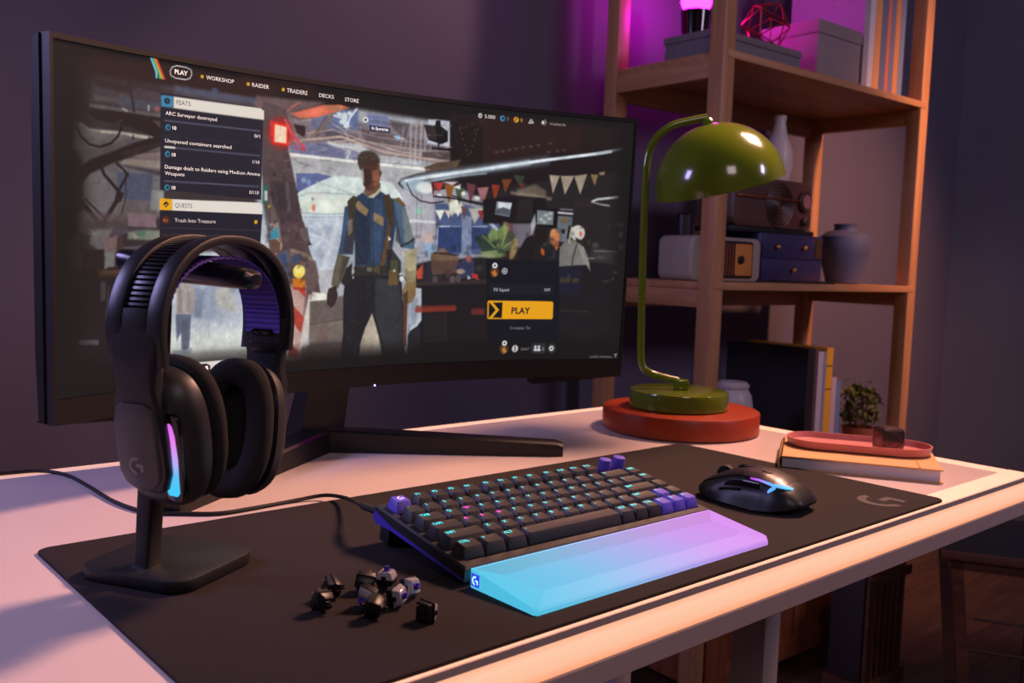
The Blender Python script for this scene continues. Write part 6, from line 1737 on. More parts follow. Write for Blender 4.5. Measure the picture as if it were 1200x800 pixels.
for i in range(12):
    key(1.25+i+0.22*(i//4), 5, 1, 'F%d' % (i+1))
for u in (14.15, 15.30):
    pv = (5.5+0.23)*U
    G().lathe([(0.0068, -0.010), (0.0070, -0.008), (0.0070, 0.0050), (0.0064, 0.0062), (0.003, 0.0066)], seg=24).obj('round_key', M_pkey, kb, loc=((u+0.25)*U, pv, 0))
# cable leaving the rear corner and crossing the desk behind the stands
# keep the cable on the desk: height above the desk decided in world space, then brought into the keyboard frame
kbm = Matrix.Translation((0.2541, -0.2898, DZ+0.0302)) @ Euler((0.1589, 0, -0.0126)).to_matrix().to_4x4()
cable_w = smooth_path([(0.256, -0.166, 0.0325), (0.253, -0.150, 0.033), (0.263, -0.118, 0.028), (0.283, -0.071, 0.019), (0.299, -0.019, 0.010), (0.294, 0.012, 0.0056), (0.262, 0.020, 0.0024), (0.216, 0.017, 0.0024), (0.178, 0.018, 0.0024), (0.149, 0.037, 0.0024), (0.129, 0.054, 0.0024), (0.116, 0.078, 0.0024), (0.108, 0.129, 0.0024), (0.107, 0.205, 0.0024), (0.103, 0.270, 0.0024), (0.085, 0.306, 0.0024), (0.055, 0.314, 0.0024), (0.0, 0.316, 0.0024), (-0.08, 0.312, 0.0024)], 8)
G().tube([kbm.inverted() @ Vector((x, y, z+DZ)) for x, y, z in cable_w], 0.0021, 8).obj('cable', M_rubber, kb)
G().tube([kbm.inverted() @ (Vector(q)+Vector((0, 0, DZ))) for q in cable_w[2:17]], [0.0036 if i % 2 else 0.0030 for i in range(15)], 10).obj('cable_grip', M_rubber, kb)

# ------------------------------------------------------------------ wrist rest
wr = thing('wrist_rest', 'translucent wrist rest glowing cyan to violet in front of the keyboard', 'wrist rest', (0.2505, -0.3810, DZ+TH))
WL, WD = 0.319, 0.078
def rest_mat(name, k):
    return gradient_mat(name, [(0.0, (88, 208, 245)), (0.25, (128, 206, 250)), (0.5, (172, 186, 252)), (0.72, (202, 164, 252)), (1.0, (214, 146, 248))], 'X', 0.0, WL, k, 0.6, 0.10)
M_rest = rest_mat('lit_acrylic', 0.80)
zi = 0.0105
out0 = [(0.000, 0.003), (0.002, 0.0), (WL-0.012, 0.0), (WL, 0.010), (WL, WD), (0.0, WD)]
out1 = [(0.001, 0.004), (0.003, 0.0015), (WL-0.012, 0.0015), (WL-0.002, 0.011), (WL-0.001, WD), (0.001, WD)]
inn = [(0.024, 0.020), (0.026, 0.018), (WL-0.034, 0.018), (WL-0.024, 0.026), (WL-0.020, WD-0.016), (0.020, WD-0.016)]
zo = [0.0045, 0.0045, 0.0045, 0.0055, 0.0150, 0.0150]
R0 = [Vector((x, y, 0.0)) for x, y in out0]
R1 = [Vector((x, y, z)) for (x, y), z in zip(out1, zo)]
R2 = [Vector((x, y, zi-0.001+(0.001 if y > 0.03 else 0))) for x, y in inn]
G().rings([R0, [Vector((x, y, z-0.001)) for (x, y), z in zip(out0, zo)], R1, R2]).obj('lit_body', M_rest, wr, ang=3)
def facet(edges, name, k):  # thin overlay
    g = G()
    for e in edges:
        n = (e+1) % 6
        up = Vector((0, 0, 0.0003))
        g.add([R1[e]+up, R1[n]+up, R2[n]+up, R2[e]+up], [(0, 1, 2, 3)])
    return g.obj(name, rest_mat(name+'_acrylic', k), wr, ang=3)
facet((0, 1, 2), 'front_bevel', 0.84)
facet((5,), 'side_bevel', 0.84)
facet((3,), 'side_bevel', 0.84)
facet((4,), 'rear_slope', 0.66)
G().box(0.001, WL-0.001, WD-0.0006, WD+0.0014, 0.0005, 0.0152).obj('light_edge', rest_mat('bright_acrylic_edge', 1.3), wr)
lg = logo_mesh(0.0038, 0).obj('side_logo', mat('blue_white_backlight', (150, 190, 255), emit=(150, 195, 255), estr=2.2), wr, loc=(-0.0004, WD-0.0055, 0.0070), rot=(PI/2, 0, -PI/2))
G().box(-0.0002, 0.0006, WD-0.0105, WD-0.0005, 0.0020, 0.0125).obj('side_badge', mat('blue_badge', (50, 70, 230), emit=(45, 70, 230), estr=0.9), wr)

# ------------------------------------------------------------------ headset stand
HC = (0.0756, -0.194)
HROT = math.atan2(0.493, 0.87)
M_matte = mat('matte_black_metal', (16, 17, 20), 0.5, var=0.06, scale=30, bump=0.03)
hs = thing('headset_stand', 'black headset stand with a square foot on the desk mat', 'headset stand', (HC[0], HC[1], DZ+TH), (0, 0, HROT))
# local frame: x along the ear axis, -y towards the camera side
plate = rrect(0.102, 0.106, 0.020, 6)
G().slab([(x+0.035, y+0.065) for x, y in plate], 0.0, 0.011, 0.002).obj('foot_plate', M_matte, hs)
rs = []
for y, z, w, t in ((0.067, 0.010, 0.0105, 0.009), (0.066, 0.014, 0.0085, 0.0075), (0.056, 0.13, 0.0085, 0.0075), (0.048, 0.24, 0.0085, 0.0075), (0.046, 0.254, 0.0085, 0.008)):
    rs.append([Vector((x+0.0105*(1-z/0.3), y+yy, z)) for x, yy in rrect(2*w, 2*t, 0.003, 3)])
G().rings(rs).obj('post', M_matte, hs)
rs = []
for y, z, w, t in ((0.079, 0.2615, 0.006, 0.004), (0.077, 0.2605, 0.012, 0.0085), (0.069, 0.259, 0.0145, 0.010), (0.05, 0.2555, 0.0145, 0.010), (-0.024, 0.2505, 0.0145, 0.0085), (-0.038, 0.249, 0.012, 0.007), (-0.041, 0.249, 0.007, 0.004)):
    rs.append([Vector((x, y, z-0.0035+zz)) for x, zz in superell(w, t, 2.6, 20)])
G().rings(rs).obj('hook_arm', mat('dark_blue_black_gloss', (20, 22, 32), 0.28, var=0.05), hs)

# ------------------------------------------------------------------ headset
hd = thing('headset', 'black over-ear headset with a pink to blue light bar hanging on its stand', 'headset', (HC[0], HC[1], DZ+TH), (0, 0, HROT))
M_hs = mat('headset_plastic', (29, 30, 34), 0.40, var=0.05, scale=50, bump=0.03, bscale=1500)
M_hs_dark = mat('headset_dark_plastic', (20, 21, 24), 0.36, var=0.05)
M_shellc = mat('headset_cup_shell', (42, 41, 43), 0.42, var=0.05, scale=50, bump=0.04, bscale=1800)
M_plate_g = mat('headset_grey_plate', (70, 66, 67), 0.45, var=0.04, scale=60)
M_fabric = mat('ear_cushion_fabric', (40, 39, 41), 0.95, var=0.12, scale=900, bump=0.5, bscale=2600, spec=0.2)
M_strap = mat('purple_strap_fabric', (84, 66, 156), 0.85, var=0.15, scale=300, bump=0.3, bscale=1200, spec=0.2)
def arch(f, off=0.0):
    """headband curve, f 0..1 from the near side over the top to the far side; off = outwards"""
    pts = [(-0.0755, 0.186), (-0.0780, 0.207), (-0.0755, 0.227), (-0.0645, 0.249), (-0.0445, 0.2650), (-0.017, 0.2735), (0.017, 0.2735), (0.0445, 0.2650), (0.0645, 0.249), (0.0755, 0.227), (0.0780, 0.207), (0.0755, 0.186)]
    n = len(pts)-1; t = f*n; i = min(int(t), n-1); t -= i
    q = lambda k: Vector(pts[max(0, min(n, k))])
    p0, p1, p2, p3 = q(i-1), q(i), q(i+1), q(i+2)
    P = 0.5*((2*p1)+(p2-p0)*t+(2*p0-5*p1+4*p2-p3)*t*t+(3*p1-p0-3*p2+p3)*t**3)
    T = 0.5*((p2-p0)+2*(2*p0-5*p1+4*p2-p3)*t+3*(3*p1-p0-3*p2+p3)*t*t)
    nrm = Vector((-T.y, T.x)).normalized()
    P = P+nrm*off
    return P, nrm
def band(y0, y1, o0, o1, f0=0.0, f1=1.0, n=48, rnd=0.0014):
    g = G(); rs = []
    for i in range(n+1):
        f = f0+(f1-f0)*i/n
        (P, nm) = arch(f)
        yc, yh, oc, oh = (y0+y1)/2, (y1-y0)/2, (o0+o1)/2, (o1-o0)/2
        ring = []
        for a, b in rrect(2*yh, 2*oh, min(rnd, oh*0.95, yh*0.95), 2):
            q = P+nm*(oc+b); ring.append(Vector((q.x, yc+a, q.y)))
        rs.append(ring)
    return g.rings(rs)
band(-0.0235, -0.0105, -0.0035, 0.0035).obj('headband_rail', M_hs, hd)
band(0.0105, 0.0235, -0.0035, 0.0035).obj('headband_rail', M_hs, hd)
band(-0.0105, 0.0105, -0.0035, -0.0015, 0.08, 0.92).obj('headband_liner', M_hs_dark, hd)
for i in range(46):
    f = 0.17+0.66*i/45
    band(-0.0105, 0.0105, -0.0015, 0.0012, f-0.0035, f+0.0035, 1, 0.0004).obj('headband_rib', M_hs_dark, hd)
for f0, f1 in ((0.0, 0.17), (0.83, 1.0)):
    band(-0.0105, 0.0105, -0.0015, 0.0032, f0, f1, 10).obj('headband_end', M_hs, hd)
# ribbed elastic strap under the band
g = G(); rs = []
n = 150
for i in range(n+1):
    f = 0.06+0.88*i/n
    P, nm = arch(f)
    off = -0.0075-0.0060*math.sin(PI*(f-0.06)/0.88)+0.0005*math.sin(i*2*PI/3.6)
    ring = []
    for a, b in ((-0.0165, -0.0008), (0.0165, -0.0008), (0.0165, 0.0008), (-0.0165, 0.0008)):
        q = P+nm*(off+b); ring.append(Vector((q.x, a, q.y)))
    rs.append(ring)
g.rings(rs).obj('elastic_strap', M_strap, hd, ang=60)
for sg in (-1, 1):
    yk = []
    for z, x, w, t in ((0.212, 0.0755, 0.0215, 0.0055), (0.198, 0.0760, 0.0205, 0.0065), (0.184, 0.0758, 0.0170, 0.0065), (0.170, 0.0750, 0.0165, 0.0065), (0.156, 0.0740, 0.0195, 0.006), (0.135, 0.0715, 0.0205, 0.0055), (0.110, 0.0665, 0.0195, 0.005), (0.098, 0.0625, 0.014, 0.004), (0.095, 0.0615, 0.008, 0.002)):
        yk.append([Vector((sg*x+sg*xx, yy, z)) for yy, xx in rrect(2*w, 2*t, min(0.004, t*0.9), 3)])
    yoke = G().rings(yk).obj('yoke', M_hs, hd)
    pl_ = []
    for z, x, w in ((0.160, 0.0805, 0.010), (0.157, 0.0802, 0.0145), (0.150, 0.0795, 0.0165), (0.130, 0.0765, 0.0170), (0.112, 0.0735, 0.0165), (0.104, 0.0710, 0.014), (0.100, 0.0695, 0.009)):
        pl_.append([Vector((sg*x+sg*xx, yy, z)) for yy, xx in rrect(2*w, 0.0050, 0.002, 2)])
    pt = G().rings(pl_).obj('yoke_plate', M_plate_g, yoke)
    if sg == -1:
        plg = logo_mesh(0.0062, 0).obj('plate_logo', mat('grey_logo', (128, 122, 124), 0.5), yoke)
        plg.matrix_local = Matrix.Translation((-0.0771, 0.001, 0.1165)) @ Matrix.Rotation(R(-9.5), 4, 'Y') @ Matrix.Rotation(R(-90), 4, 'Z') @ Matrix.Rotation(R(90), 4, 'X')
    else:
        G().slab(stadium(0.021, 0.0050, 6), -0.0008, 0.0006, 0.0004).obj('slider_slot', M_black_gloss, yoke, loc=(0.0688, 0.0, 0.2005), rot=(R(90), 0, R(-90)))
        G().slab(stadium(0.026, 0.0085, 6), -0.0006, 0.0008, 0.0004).obj('slider_grip', M_hs_dark, yoke, loc=(0.0690, 0.0, 0.1885), rot=(R(90), 0, R(-90)))
def cup(sg, spin, tilt, zc):
    """one ear cup; local x points outwards from the head"""
    base = Matrix.Translation((sg*0.0445, 0.0, zc)) @ Matrix.Rotation(R(spin), 4, 'X') @ Matrix.Rotation(R(tilt), 4, 'Y')
    def ring(x, a, b, n=2.6, oy=0.0): return [base @ Vector((sg*x, y+oy, z)) for y, z in superell(a, b, n, 40)]
    sh = G().rings([ring(-0.004, 0.0345, 0.0525), ring(0.004, 0.0350, 0.0530), ring(0.010, 0.0332, 0.0510), ring(0.017, 0.0288, 0.0455), ring(0.021, 0.0232, 0.0385), ring(0.0225, 0.015, 0.026)]).obj('ear_cup', M_shellc, hd, ang=50)
    G().rings([ring(-0.0065, 0.0338, 0.0518), ring(-0.0038, 0.0352, 0.0534)]).obj('cup_seam', M_black_gloss, sh)
    # cushion: rounded ring
    rs = []
    for k in range(14):
        a = 2*PI*k/14
        x = -0.0150+0.0095*math.cos(a); r = 0.0115*math.sin(a)
        rs.append(ring(x, 0.0255+r, 0.0445+r, 2.4))
    G().rings(rs, close=True).obj('ear_cushion', M_fabric, hd, ang=60)
    G().rings([ring(-0.0085, 0.021, 0.038), ring(-0.0075, 0.021, 0.038)]).obj('speaker_mesh', M_rubber, hd)
    return base
bn = cup(-1, 5, -13, 0.133)
bf = cup(1, -5, 13, 0.123)
# light bar on the near cup, between the plate and the shell
M_bar = gradient_mat('pink_blue_light_bar', [(0.0, (60, 200, 245)), (0.25, (90, 190, 245)), (0.5, (190, 165, 245)), (0.75, (235, 130, 240)), (1.0, (225, 110, 245))], 'Z', -0.027, 0.027, 1.0, 0.4, 0.3)
rs = []
for z, w in ((-0.0285, 0.0035), (-0.026, 0.0048), (-0.015, 0.0036), (0.0, 0.0032), (0.018, 0.0030), (0.0245, 0.0022), (0.0265, 0.0008)):
    yo = -0.0195-0.0025*math.cos(z*55)
    rs.append([Vector((-0.0010, yo-w, z)), Vector((-0.0010, yo+w, z)), Vector((0.003, yo+w, z)), Vector((0.003, yo-w, z))])
lb = G().rings(rs).obj('light_bar', M_bar, hd)
lb.matrix_local = bn @ Matrix.Translation((-0.0215, 0.001, -0.006))
G().slab([(y*1.0, z) for y, z in superell(0.0085, 0.034, 4, 24)], -0.003, 0.0015, 0.0008, bn @ Matrix.Translation((-0.0198, -0.0190, -0.006)) @ Matrix.Rotation(-PI/2, 4, 'Y') @ Matrix.Rotation(PI/2, 4, 'Z')).obj('light_bar_recess', M_black_gloss, hd)

# ------------------------------------------------------------------ mouse
ms = thing('gaming_mouse', 'black sculpted gaming mouse with a cyan and violet light stripe', 'mouse', (0.688, -0.277, DZ+TH), (0, 0, R(99.9)))
M_ms = mat('mouse_plastic', (27, 27, 30), 0.38, var=0.05, scale=60)
M_ms_g = mat('mouse_top_shell', (50, 46, 47), 0.34, var=0.05, scale=60)
XS = [-0.066, -0.062, -0.052, -0.036, -0.018, 0.0, 0.018, 0.036, 0.050, 0.060, 0.065]
HT = [0.013, 0.0185, 0.0270, 0.0355, 0.0405, 0.0412, 0.0375, 0.0305, 0.0235, 0.0165, 0.0120]
WD_ = [0.018, 0.026, 0.033, 0.0365, 0.0365, 0.0345, 0.0325, 0.0315, 0.0285, 0.0210, 0.0110]
ZB = [0.010, 0.0085, 0.0055, 0.002, 0.001, 0.001, 0.001, 0.001, 0.002, 0.006, 0.0095]
def msamp(A, x): return float(np.interp(x, XS, A))
def mpt(x, ph, off=0.0):
    """surface of the mouse: x forward, ph 0 = left edge .. 180 = right edge over the top"""
    h, w, zb = msamp(HT, x), msamp(WD_, x), msamp(ZB, x)
    c, s = math.cos(R(ph)), math.sin(R(ph))
    y = (w+off)*math.copysign(abs(c)**0.75, c); z = zb+(h-zb+off)*abs(s)**0.72
    if c > 0 and -0.045 < x < 0.04: y -= 0.004*math.sin(PI*min(1, max(0, (z-0.004)/0.026)))*math.sin(PI*(x+0.045)/0.085)*(1 if z < 0.03 else 0.3)
    return Vector((x, y, z))
rs = []
for x in np.linspace(-0.066, 0.065, 34):
    ring = [mpt(x, ph) for ph in np.linspace(0, 180, 25)]
    w, zb = msamp(WD_, x), msamp(ZB, x)
    wing = 0.006*math.exp(-((x+0.012)/0.03)**2)
    ring[0] = Vector((x, w+wing, zb+0.001)); ring[1] = ring[1]+Vector((0, wing*0.55, 0)); ring[2] = ring[2]+Vector((0, wing*0.2, 0))
    ring += [Vector((x, -w*0.8, max(0.0, zb-0.001))), Vector((x, w*0.85, max(0.0, zb-0.001)))]
    rs.append(ring)
G().rings(rs).obj('body', M_ms, ms, ang=60)
def patch(outline_rows, off, name, m, parent, thick=0.0008):
    """shell patch that follows the mouse surface; rows of (x, ph0, ph1)"""
    rs = []
    for x, a, b in outline_rows:
        ph = np.linspace(a, b, 9)
        rs.append([mpt(x, p, off) for p in ph]+[mpt(x, p, off-thick-0.0006) for p in ph[::-1]])
    return G().rings(rs).obj(name, m, parent, ang=50)
patch([(x, 52, 128) for x in np.linspace(-0.044, 0.004, 12)], 0.0007, 'palm_shell', M_ms_g, ms)
patch([(x, 54, 86) for x in np.linspace(0.006, 0.058, 12)], 0.0009, 'left_button', M_ms, ms)
patch([(x, 94, 128) for x in np.linspace(0.006, 0.062, 12)], 0.0009, 'right_button', M_ms, ms)
patch([(x, 27, 39) for x in np.linspace(0.004, 0.024, 6)], 0.0012, 'side_button', M_black_gloss, ms)
patch([(x, 27, 39) for x in np.linspace(-0.018, 0.002, 6)], 0.0012, 'side_button', M_black_gloss, ms)
patch([(x, 17, 22) for x in np.linspace(0.004, 0.030, 6)], 0.0010, 'thumb_button', M_black_gloss, ms)
M_stripe = gradient_mat('mouse_light_stripe', [(0.0, (60, 190, 250)), (0.45, (110, 170, 250)), (0.75, (175, 120, 245)), (1.0, (190, 60, 220))], 'X', -0.048, -0.006, 1.0, 0.4, 0.3)
patch([(-0.006, 46, 48.5), (-0.016, 45.5, 49.5), (-0.026, 45, 50.5), (-0.034, 44, 51)], 0.0014, 'light_stripe', M_stripe, ms)
patch([(-0.033, 45, 51), (-0.039, 48, 58), (-0.045, 54, 67), (-0.051, 64, 72)], 0.0014, 'light_stripe', M_stripe, ms)
patch([(-0.0365, 41, 49), (-0.0340, 34, 44), (-0.0310, 28, 37), (-0.0290, 26, 30)], 0.0015, 'light_stripe', M_stripe, ms)
G().lathe([(0.002, -0.0036), (0.0100, -0.0034), (0.0108, -0.002), (0.0108, 0.002), (0.0100, 0.0034), (0.002, 0.0036)], seg=24, M=Matrix.Translation((0.036, 0, 0.0268)) @ Matrix.Rotation(PI/2, 4, 'X')).obj('scroll_wheel', M_rubber, ms)
G().box(0.012, 0.020, -0.003, 0.003, 0.0375, 0.0415, 0.001).obj('mode_button', M_black_gloss, ms)
lgm = logo_mesh(0.0068, 0).obj('palm_logo', mat('dim_grey_logo', (88, 82, 82), 0.5), ms)
lgm.matrix_local = Matrix.Translation((-0.018, 0.006, 0.0419)) @ Matrix.Rotation(R(-90), 4, 'Z')

# ------------------------------------------------------------------ loose key switches on the mat
M_sw_k = mat('switch_black', (9, 9, 11), 0.45)
M_sw_c = mat('switch_clear', (205, 200, 214), 0.15, trans=0.55, var=0.03)
M_sw_p = mat('switch_purple_stem', (70, 56, 170), 0.4)
M_pin = mat('switch_pin_metal', (180, 140, 90), 0.3, metal=1.0)
def make_switch(top):
    t = thing('key_switch', '', 'key switch', group='loose key switches on the mat')
    lo = [[Vector((x, y, z)) for x, y in rrect(2*w, 2*w, 0.001, 2)] for z, w in ((0.0, 0.0060), (0.001, 0.0068), (0.0048, 0.0070), (0.0050, 0.0078), (0.0058, 0.0078))]
    G().rings(lo).obj('lower_housing', M_sw_k, t)
    up = [[Vector((x, y, z)) for x, y in rrect(2*w, 2*w, 0.001, 2)] for z, w in ((0.0058, 0.0070), (0.0066, 0.0070), (0.0110, 0.0052), (0.0114, 0.0048))]
    G().rings(up).obj('upper_housing', top, t)
    G().box(-0.0021, 0.0021, -0.0006, 0.0006, 0.0114, 0.0150).box(-0.0006, 0.0006, -0.0021, 0.0021, 0.0114, 0.0150).box(-0.0034, 0.0034, -0.0026, 0.0026, 0.0108, 0.0118, 0.0004).obj('stem', M_sw_p if top is M_sw_c else M_sw_k, t)
    for x, y in ((-0.0038, 0.0025), (0.0025, 0.0050)):
        G().box(x-0.0007, x+0.0007, y-0.0002, y+0.0002, -0.0030, 0.0).obj('pin', M_pin, t)
    G().lathe([(0.0019, -0.0030), (0.0019, 0.0)], seg=12).obj('locating_post', M_sw_k, t)
    for sx in (-1, 1):
        G().box(sx*0.0071-0.0006, sx*0.0071+0.0006, -0.0018, 0.0018, 0.0050, 0.0085).obj('clip', M_sw_k, t)
    return t
sw_spots = [  # x, y, height, rotation, clear top
    (0.1275, -0.2792, (R(108), R(12), R(20)), 0, 'black key switch on its side, outermost of the loose switches'),
    (0.1475, -0.2600, (R(96), R(-14), R(75)), 0, 'black key switch lying behind the outermost loose switch'),
    (0.1755, -0.2621, (R(118), R(10), R(-35)), 0, 'black key switch lying beside the upright clear one'),
    (0.1946, -0.2638, (0, 0, R(38)), 1, 'clear key switch standing upright with its purple stem on top'),
    (0.1980, -0.2925, (R(75), R(8), R(15)), 1, 'clear key switch lying next to the keyboard side of the heap'),
    (0.1790, -0.3020, (R(82), R(-6), R(28)), 1, 'clear key switch lying in the middle of the heap'),
    (0.1590, -0.2910, (R(115), R(18), R(-60)), 1, 'clear topped key switch tipped over against a leaning black one'),
    (0.1525, -0.3120, (R(100), R(-10), R(40)), 0, 'black key switch leaning against a tipped over clear topped one'),
    (0.1804, -0.3391, (R(92), R(0), R(98)), 1, 'black and clear key switch lying on its side apart from the heap')]
protos = {}
for x, y, rot, clear, lab in sw_spots:
    if clear not in protos: protos[clear] = o = make_switch(M_sw_c if clear else M_sw_k)
    else: o = copy_tree(protos[clear])
    o['label'] = lab
    Mx = Euler(rot).to_matrix()
    lowest = 1.0
    for cx in (-0.0078, 0.0078):
        for cy in (-0.0078, 0.0078):
            lowest = min(lowest, (Mx @ Vector((cx, cy, 0.0058))).z, (Mx @ Vector((cx*0.77, cy*0.77, 0.0))).z, (Mx @ Vector((cx*0.62, cy*0.62, 0.0114))).z)
    for q in ((-0.0045, 0.0025, -0.003), (0.0032, 0.005, -0.003), (0.0021, 0, 0.015), (-0.0021, 0, 0.015), (0, 0.0021, 0.015), (0, -0.0021, 0.015)):
        lowest = min(lowest, (Mx @ Vector(q)).z)
    mid = Mx @ Vector((0, 0, 0.006))
    o.location = (x-mid.x, y-mid.y, DZ+TH-lowest); o.rotation_euler = rot

# ------------------------------------------------------------------ lamp and its riser
M_orange = mat('orange_lacquer', (144, 46, 6), 0.42, var=0.06, scale=20, bump=0.02)
M_green = mat('olive_green_enamel', (90, 106, 14), 0.16, var=0.03, scale=10, coat=0.6)
LC = (1.011, 0.087)
riser = tag(G().lathe([(0.124, 0.0), (0.129, 0.003), (0.129, 0.033), (0.1275, 0.0355), (0.124, 0.0365), (0.06, 0.0365)], seg=96).obj('round_riser', M_orange, loc=(LC[0], LC[1], DZ)), 'thick round orange riser disc under the green lamp', 'riser')
lamp = thing('desk_lamp', 'olive green desk lamp with a domed shade and a bent tube stem', 'lamp', (LC[0], LC[1], DZ+0.0366), (0, 0, -0.7238))
zz = -0.0366
G().lathe([(0.079, 0.0), (0.0815, 0.002), (0.0815, 0.026), (0.0805, 0.0285), (0.078, 0.0295), (0.03, 0.0298)], c=(-0.004, 0, 0), seg=80).obj('base', M_green, lamp)
G().box(-0.013, 0.011, -0.010, 0.010, 0.0298, 0.0470, 0.003).obj('pivot_block', M_green, lamp)
stem = smooth_path([(-0.006, 0, 0.081+zz), (-0.030, 0, 0.086+zz), (-0.052, 0, 0.092+zz), (-0.066, 0, 0.103+zz), (-0.0705, 0, 0.125+zz), (-0.0725, 0, 0.20+zz), (-0.0745, 0, 0.30+zz), (-0.0755, 0, 0.40+zz), (-0.074, 0, 0.445+zz), (-0.062, 0, 0.476+zz), (-0.038, 0, 0.497+zz), (-0.010, 0, 0.506+zz), (0.020, 0, 0.513+zz)], 8)
G().tube(stem, 0.0062, 14).obj('stem', M_green, lamp)
ax = Vector((-0.262, -0.145, 0.955)).normalized()
ctr = Vector((0.046, 0, 0.402+zz))
Q = Vector((0, 0, 1)).rotation_difference(ax).to_matrix().to_4x4()
MT = Matrix.Translation(ctr) @ Q
rad = 0.1055
prof = [(rad*math.sin(a), rad*math.cos(a)*0.98) for a in np.linspace(PI/2, 0.03, 22)]
pin = [((rad-0.0025)*math.sin(a), (rad-0.0025)*math.cos(a)*0.98) for a in np.linspace(0.03, PI/2, 22)]
G().lathe(prof+pin, seg=72, M=MT).obj('shade', M_green, lamp, ang=60)
G().lathe([(0.009, 0.100), (0.009, 0.108), (0.006, 0.112)], seg=20, M=MT).obj('shade_cap', M_green, lamp)
G().lathe([(0.016, 0.060), (0.018, 0.085), (0.012, 0.100)], seg=20, M=MT).obj('bulb_socket', M_black, lamp)

# ------------------------------------------------------------------ notebook, tray and die
M_kraft = mat('kraft_card', (216, 164, 112), 0.7, var=0.06, scale=60)
M_paper = mat('page_edges', (196, 190, 205), 0.8, var=0.06, scale=400, stretch=(1, 1, 12))
nb = thing('notebook', 'kraft covered notebook lying flat under the pink tray', 'notebook', (1.000, -0.2350, DZ), (0, 0, math.atan2(-0.86, 0.51)))
NL, NW = 0.205, 0.148   # local x along the near long edge, +y away from it
G().box(-NL/2+0.003, NL/2-0.004, -NW/2+0.003, NW/2-0.003, 0.0022, 0.0165).obj('pages', M_paper, nb)
G().box(-NL/2, NL/2, -NW/2, NW/2, 0.0, 0.0022, 0.0006, 1).obj('back_cover', M_kraft, nb)
G().box(-NL/2, NL/2-0.001, -NW/2, NW/2, 0.0165, 0.0187, 0.0006, 1).obj('front_cover', M_kraft, nb)
rs = []
for y in (-NW/2, NW/2):
    rs.append([Vector((-NL/2+0.001-0.0045*math.sin(PI*k/8), y, 0.0187*k/8)) for k in range(9)]+[Vector((-NL/2+0.003-0.003*math.sin(PI*k/8), y, 0.0187*k/8)) for k in reversed(range(9))])
G().rings(rs).obj('spine', M_kraft, nb)
G().box(NL/2-0.030, NL/2-0.0275, -NW/2-0.0006, NW/2+0.0006, 0.0188, 0.0194).obj('elastic_band', mat('ochre_band', (196, 140, 50), 0.7), nb)
M_pinkt = mat('pink_ceramic', (204, 124, 124), 0.4, var=0.03, scale=30)
tray = thing('trinket_tray', 'pink oval tray lying on the notebook', 'tray', (1.022, -0.2230, DZ+0.0195), (0, 0, math.atan2(-0.86, 0.51)))
def oval(l, w, z): return [Vector((x, y, z)) for x, y in stadium(l, w, 18)]
TL, TW = 0.196, 0.090
G().rings([oval(TL-0.010, TW-0.010, 0.0), oval(TL-0.004, TW-0.004, 0.002), oval(TL, TW, 0.012), oval(TL-0.004, TW-0.004, 0.012), oval(TL-0.009, TW-0.009, 0.004), oval(TL-0.014, TW-0.014, 0.003)]).obj('dish', M_pinkt, tray)
M_die = mat('dark_chrome', (120, 104, 106), 0.25, metal=0.9, var=0.05)
die = thing('metal_die', 'dark chrome rounded die standing in the pink tray', 'die', (1.0305, -0.2630, DZ+0.0225), (0, 0, R(-33)))
bm = bmesh.new(); bmesh.ops.create_cube(bm, size=0.034)
bmesh.ops.bevel(bm, geom=bm.edges[:]+bm.verts[:], offset=0.0075, segments=3, affect='EDGES', profile=0.55)
G().bm(bm, Matrix.Translation((0, 0, 0.017))).obj('body', M_die, die, ang=20)
for rot, off in (((R(90), 0, 0), (0, -0.0171, 0.017)), ((0, R(-90), 0), (-0.0171, 0, 0.017)), ((0, 0, 0), (0, 0, 0.0341))):
    G().lathe([(0.0115, -0.0004), (0.0112, 0.0003), (0.0090, 0.0003), (0.0086, -0.0002)], seg=24, cap0=False, cap1=False).obj('face_ring', M_die, die, loc=off, rot=rot)
logo_mesh(0.0042, 0).obj('face_emblem', mat('engraved_silver', (150, 150, 165), 0.35, metal=0.6), die, loc=(-0.01725, 0, 0.0165), rot=(R(90), 0, R(-90)))

# ------------------------------------------------------------------ shelving unit
SN = (1.639, 0.501); SR = -0.039
shelf = thing('shelving_unit', 'tall open pine shelving unit standing behind the desk', 'shelf', (SN[0], SN[1], 0), (0, 0, SR))
SW, SD, PT = 0.99, 0.40, 0.044
Z1, Z2, Z3 = DZ+0.794, DZ+0.236, DZ-0.30
cs_, sn_ = math.cos(SR), math.sin(SR)
def sl(x, y, z=0.0): return (SN[0]+cs_*x-sn_*y, SN[1]+sn_*x+cs_*y, z)
for x in (0, SW-PT):
    for y in (0, SD-PT):
        G().box(x, x+PT, y, y+PT, 0, DZ+1.30, 0.002).obj('post', M_pine, shelf)
for zt in (Z1, Z2, Z3, DZ+1.28):
    G().box(PT*0.35, SW-PT*0.35, -0.002 if zt > Z3+0.1 else 0.004, SD-0.004, zt-0.019, zt, 0.0015).obj('shelf_board', M_pine_x, shelf)
    for x in (0.004, SW-0.026):
        G().box(x, x+0.022, PT, SD-PT, zt-0.064, zt-0.0195, 0.0015).obj('side_rail', M_pine_y, shelf)
for z in (Z2-0.05, Z1-0.05):
    G().box(PT, SW-PT, SD-0.03, SD-0.012, z-0.03, z+0.0305, 0.0015).obj('back_rail', M_pine_x, shelf)

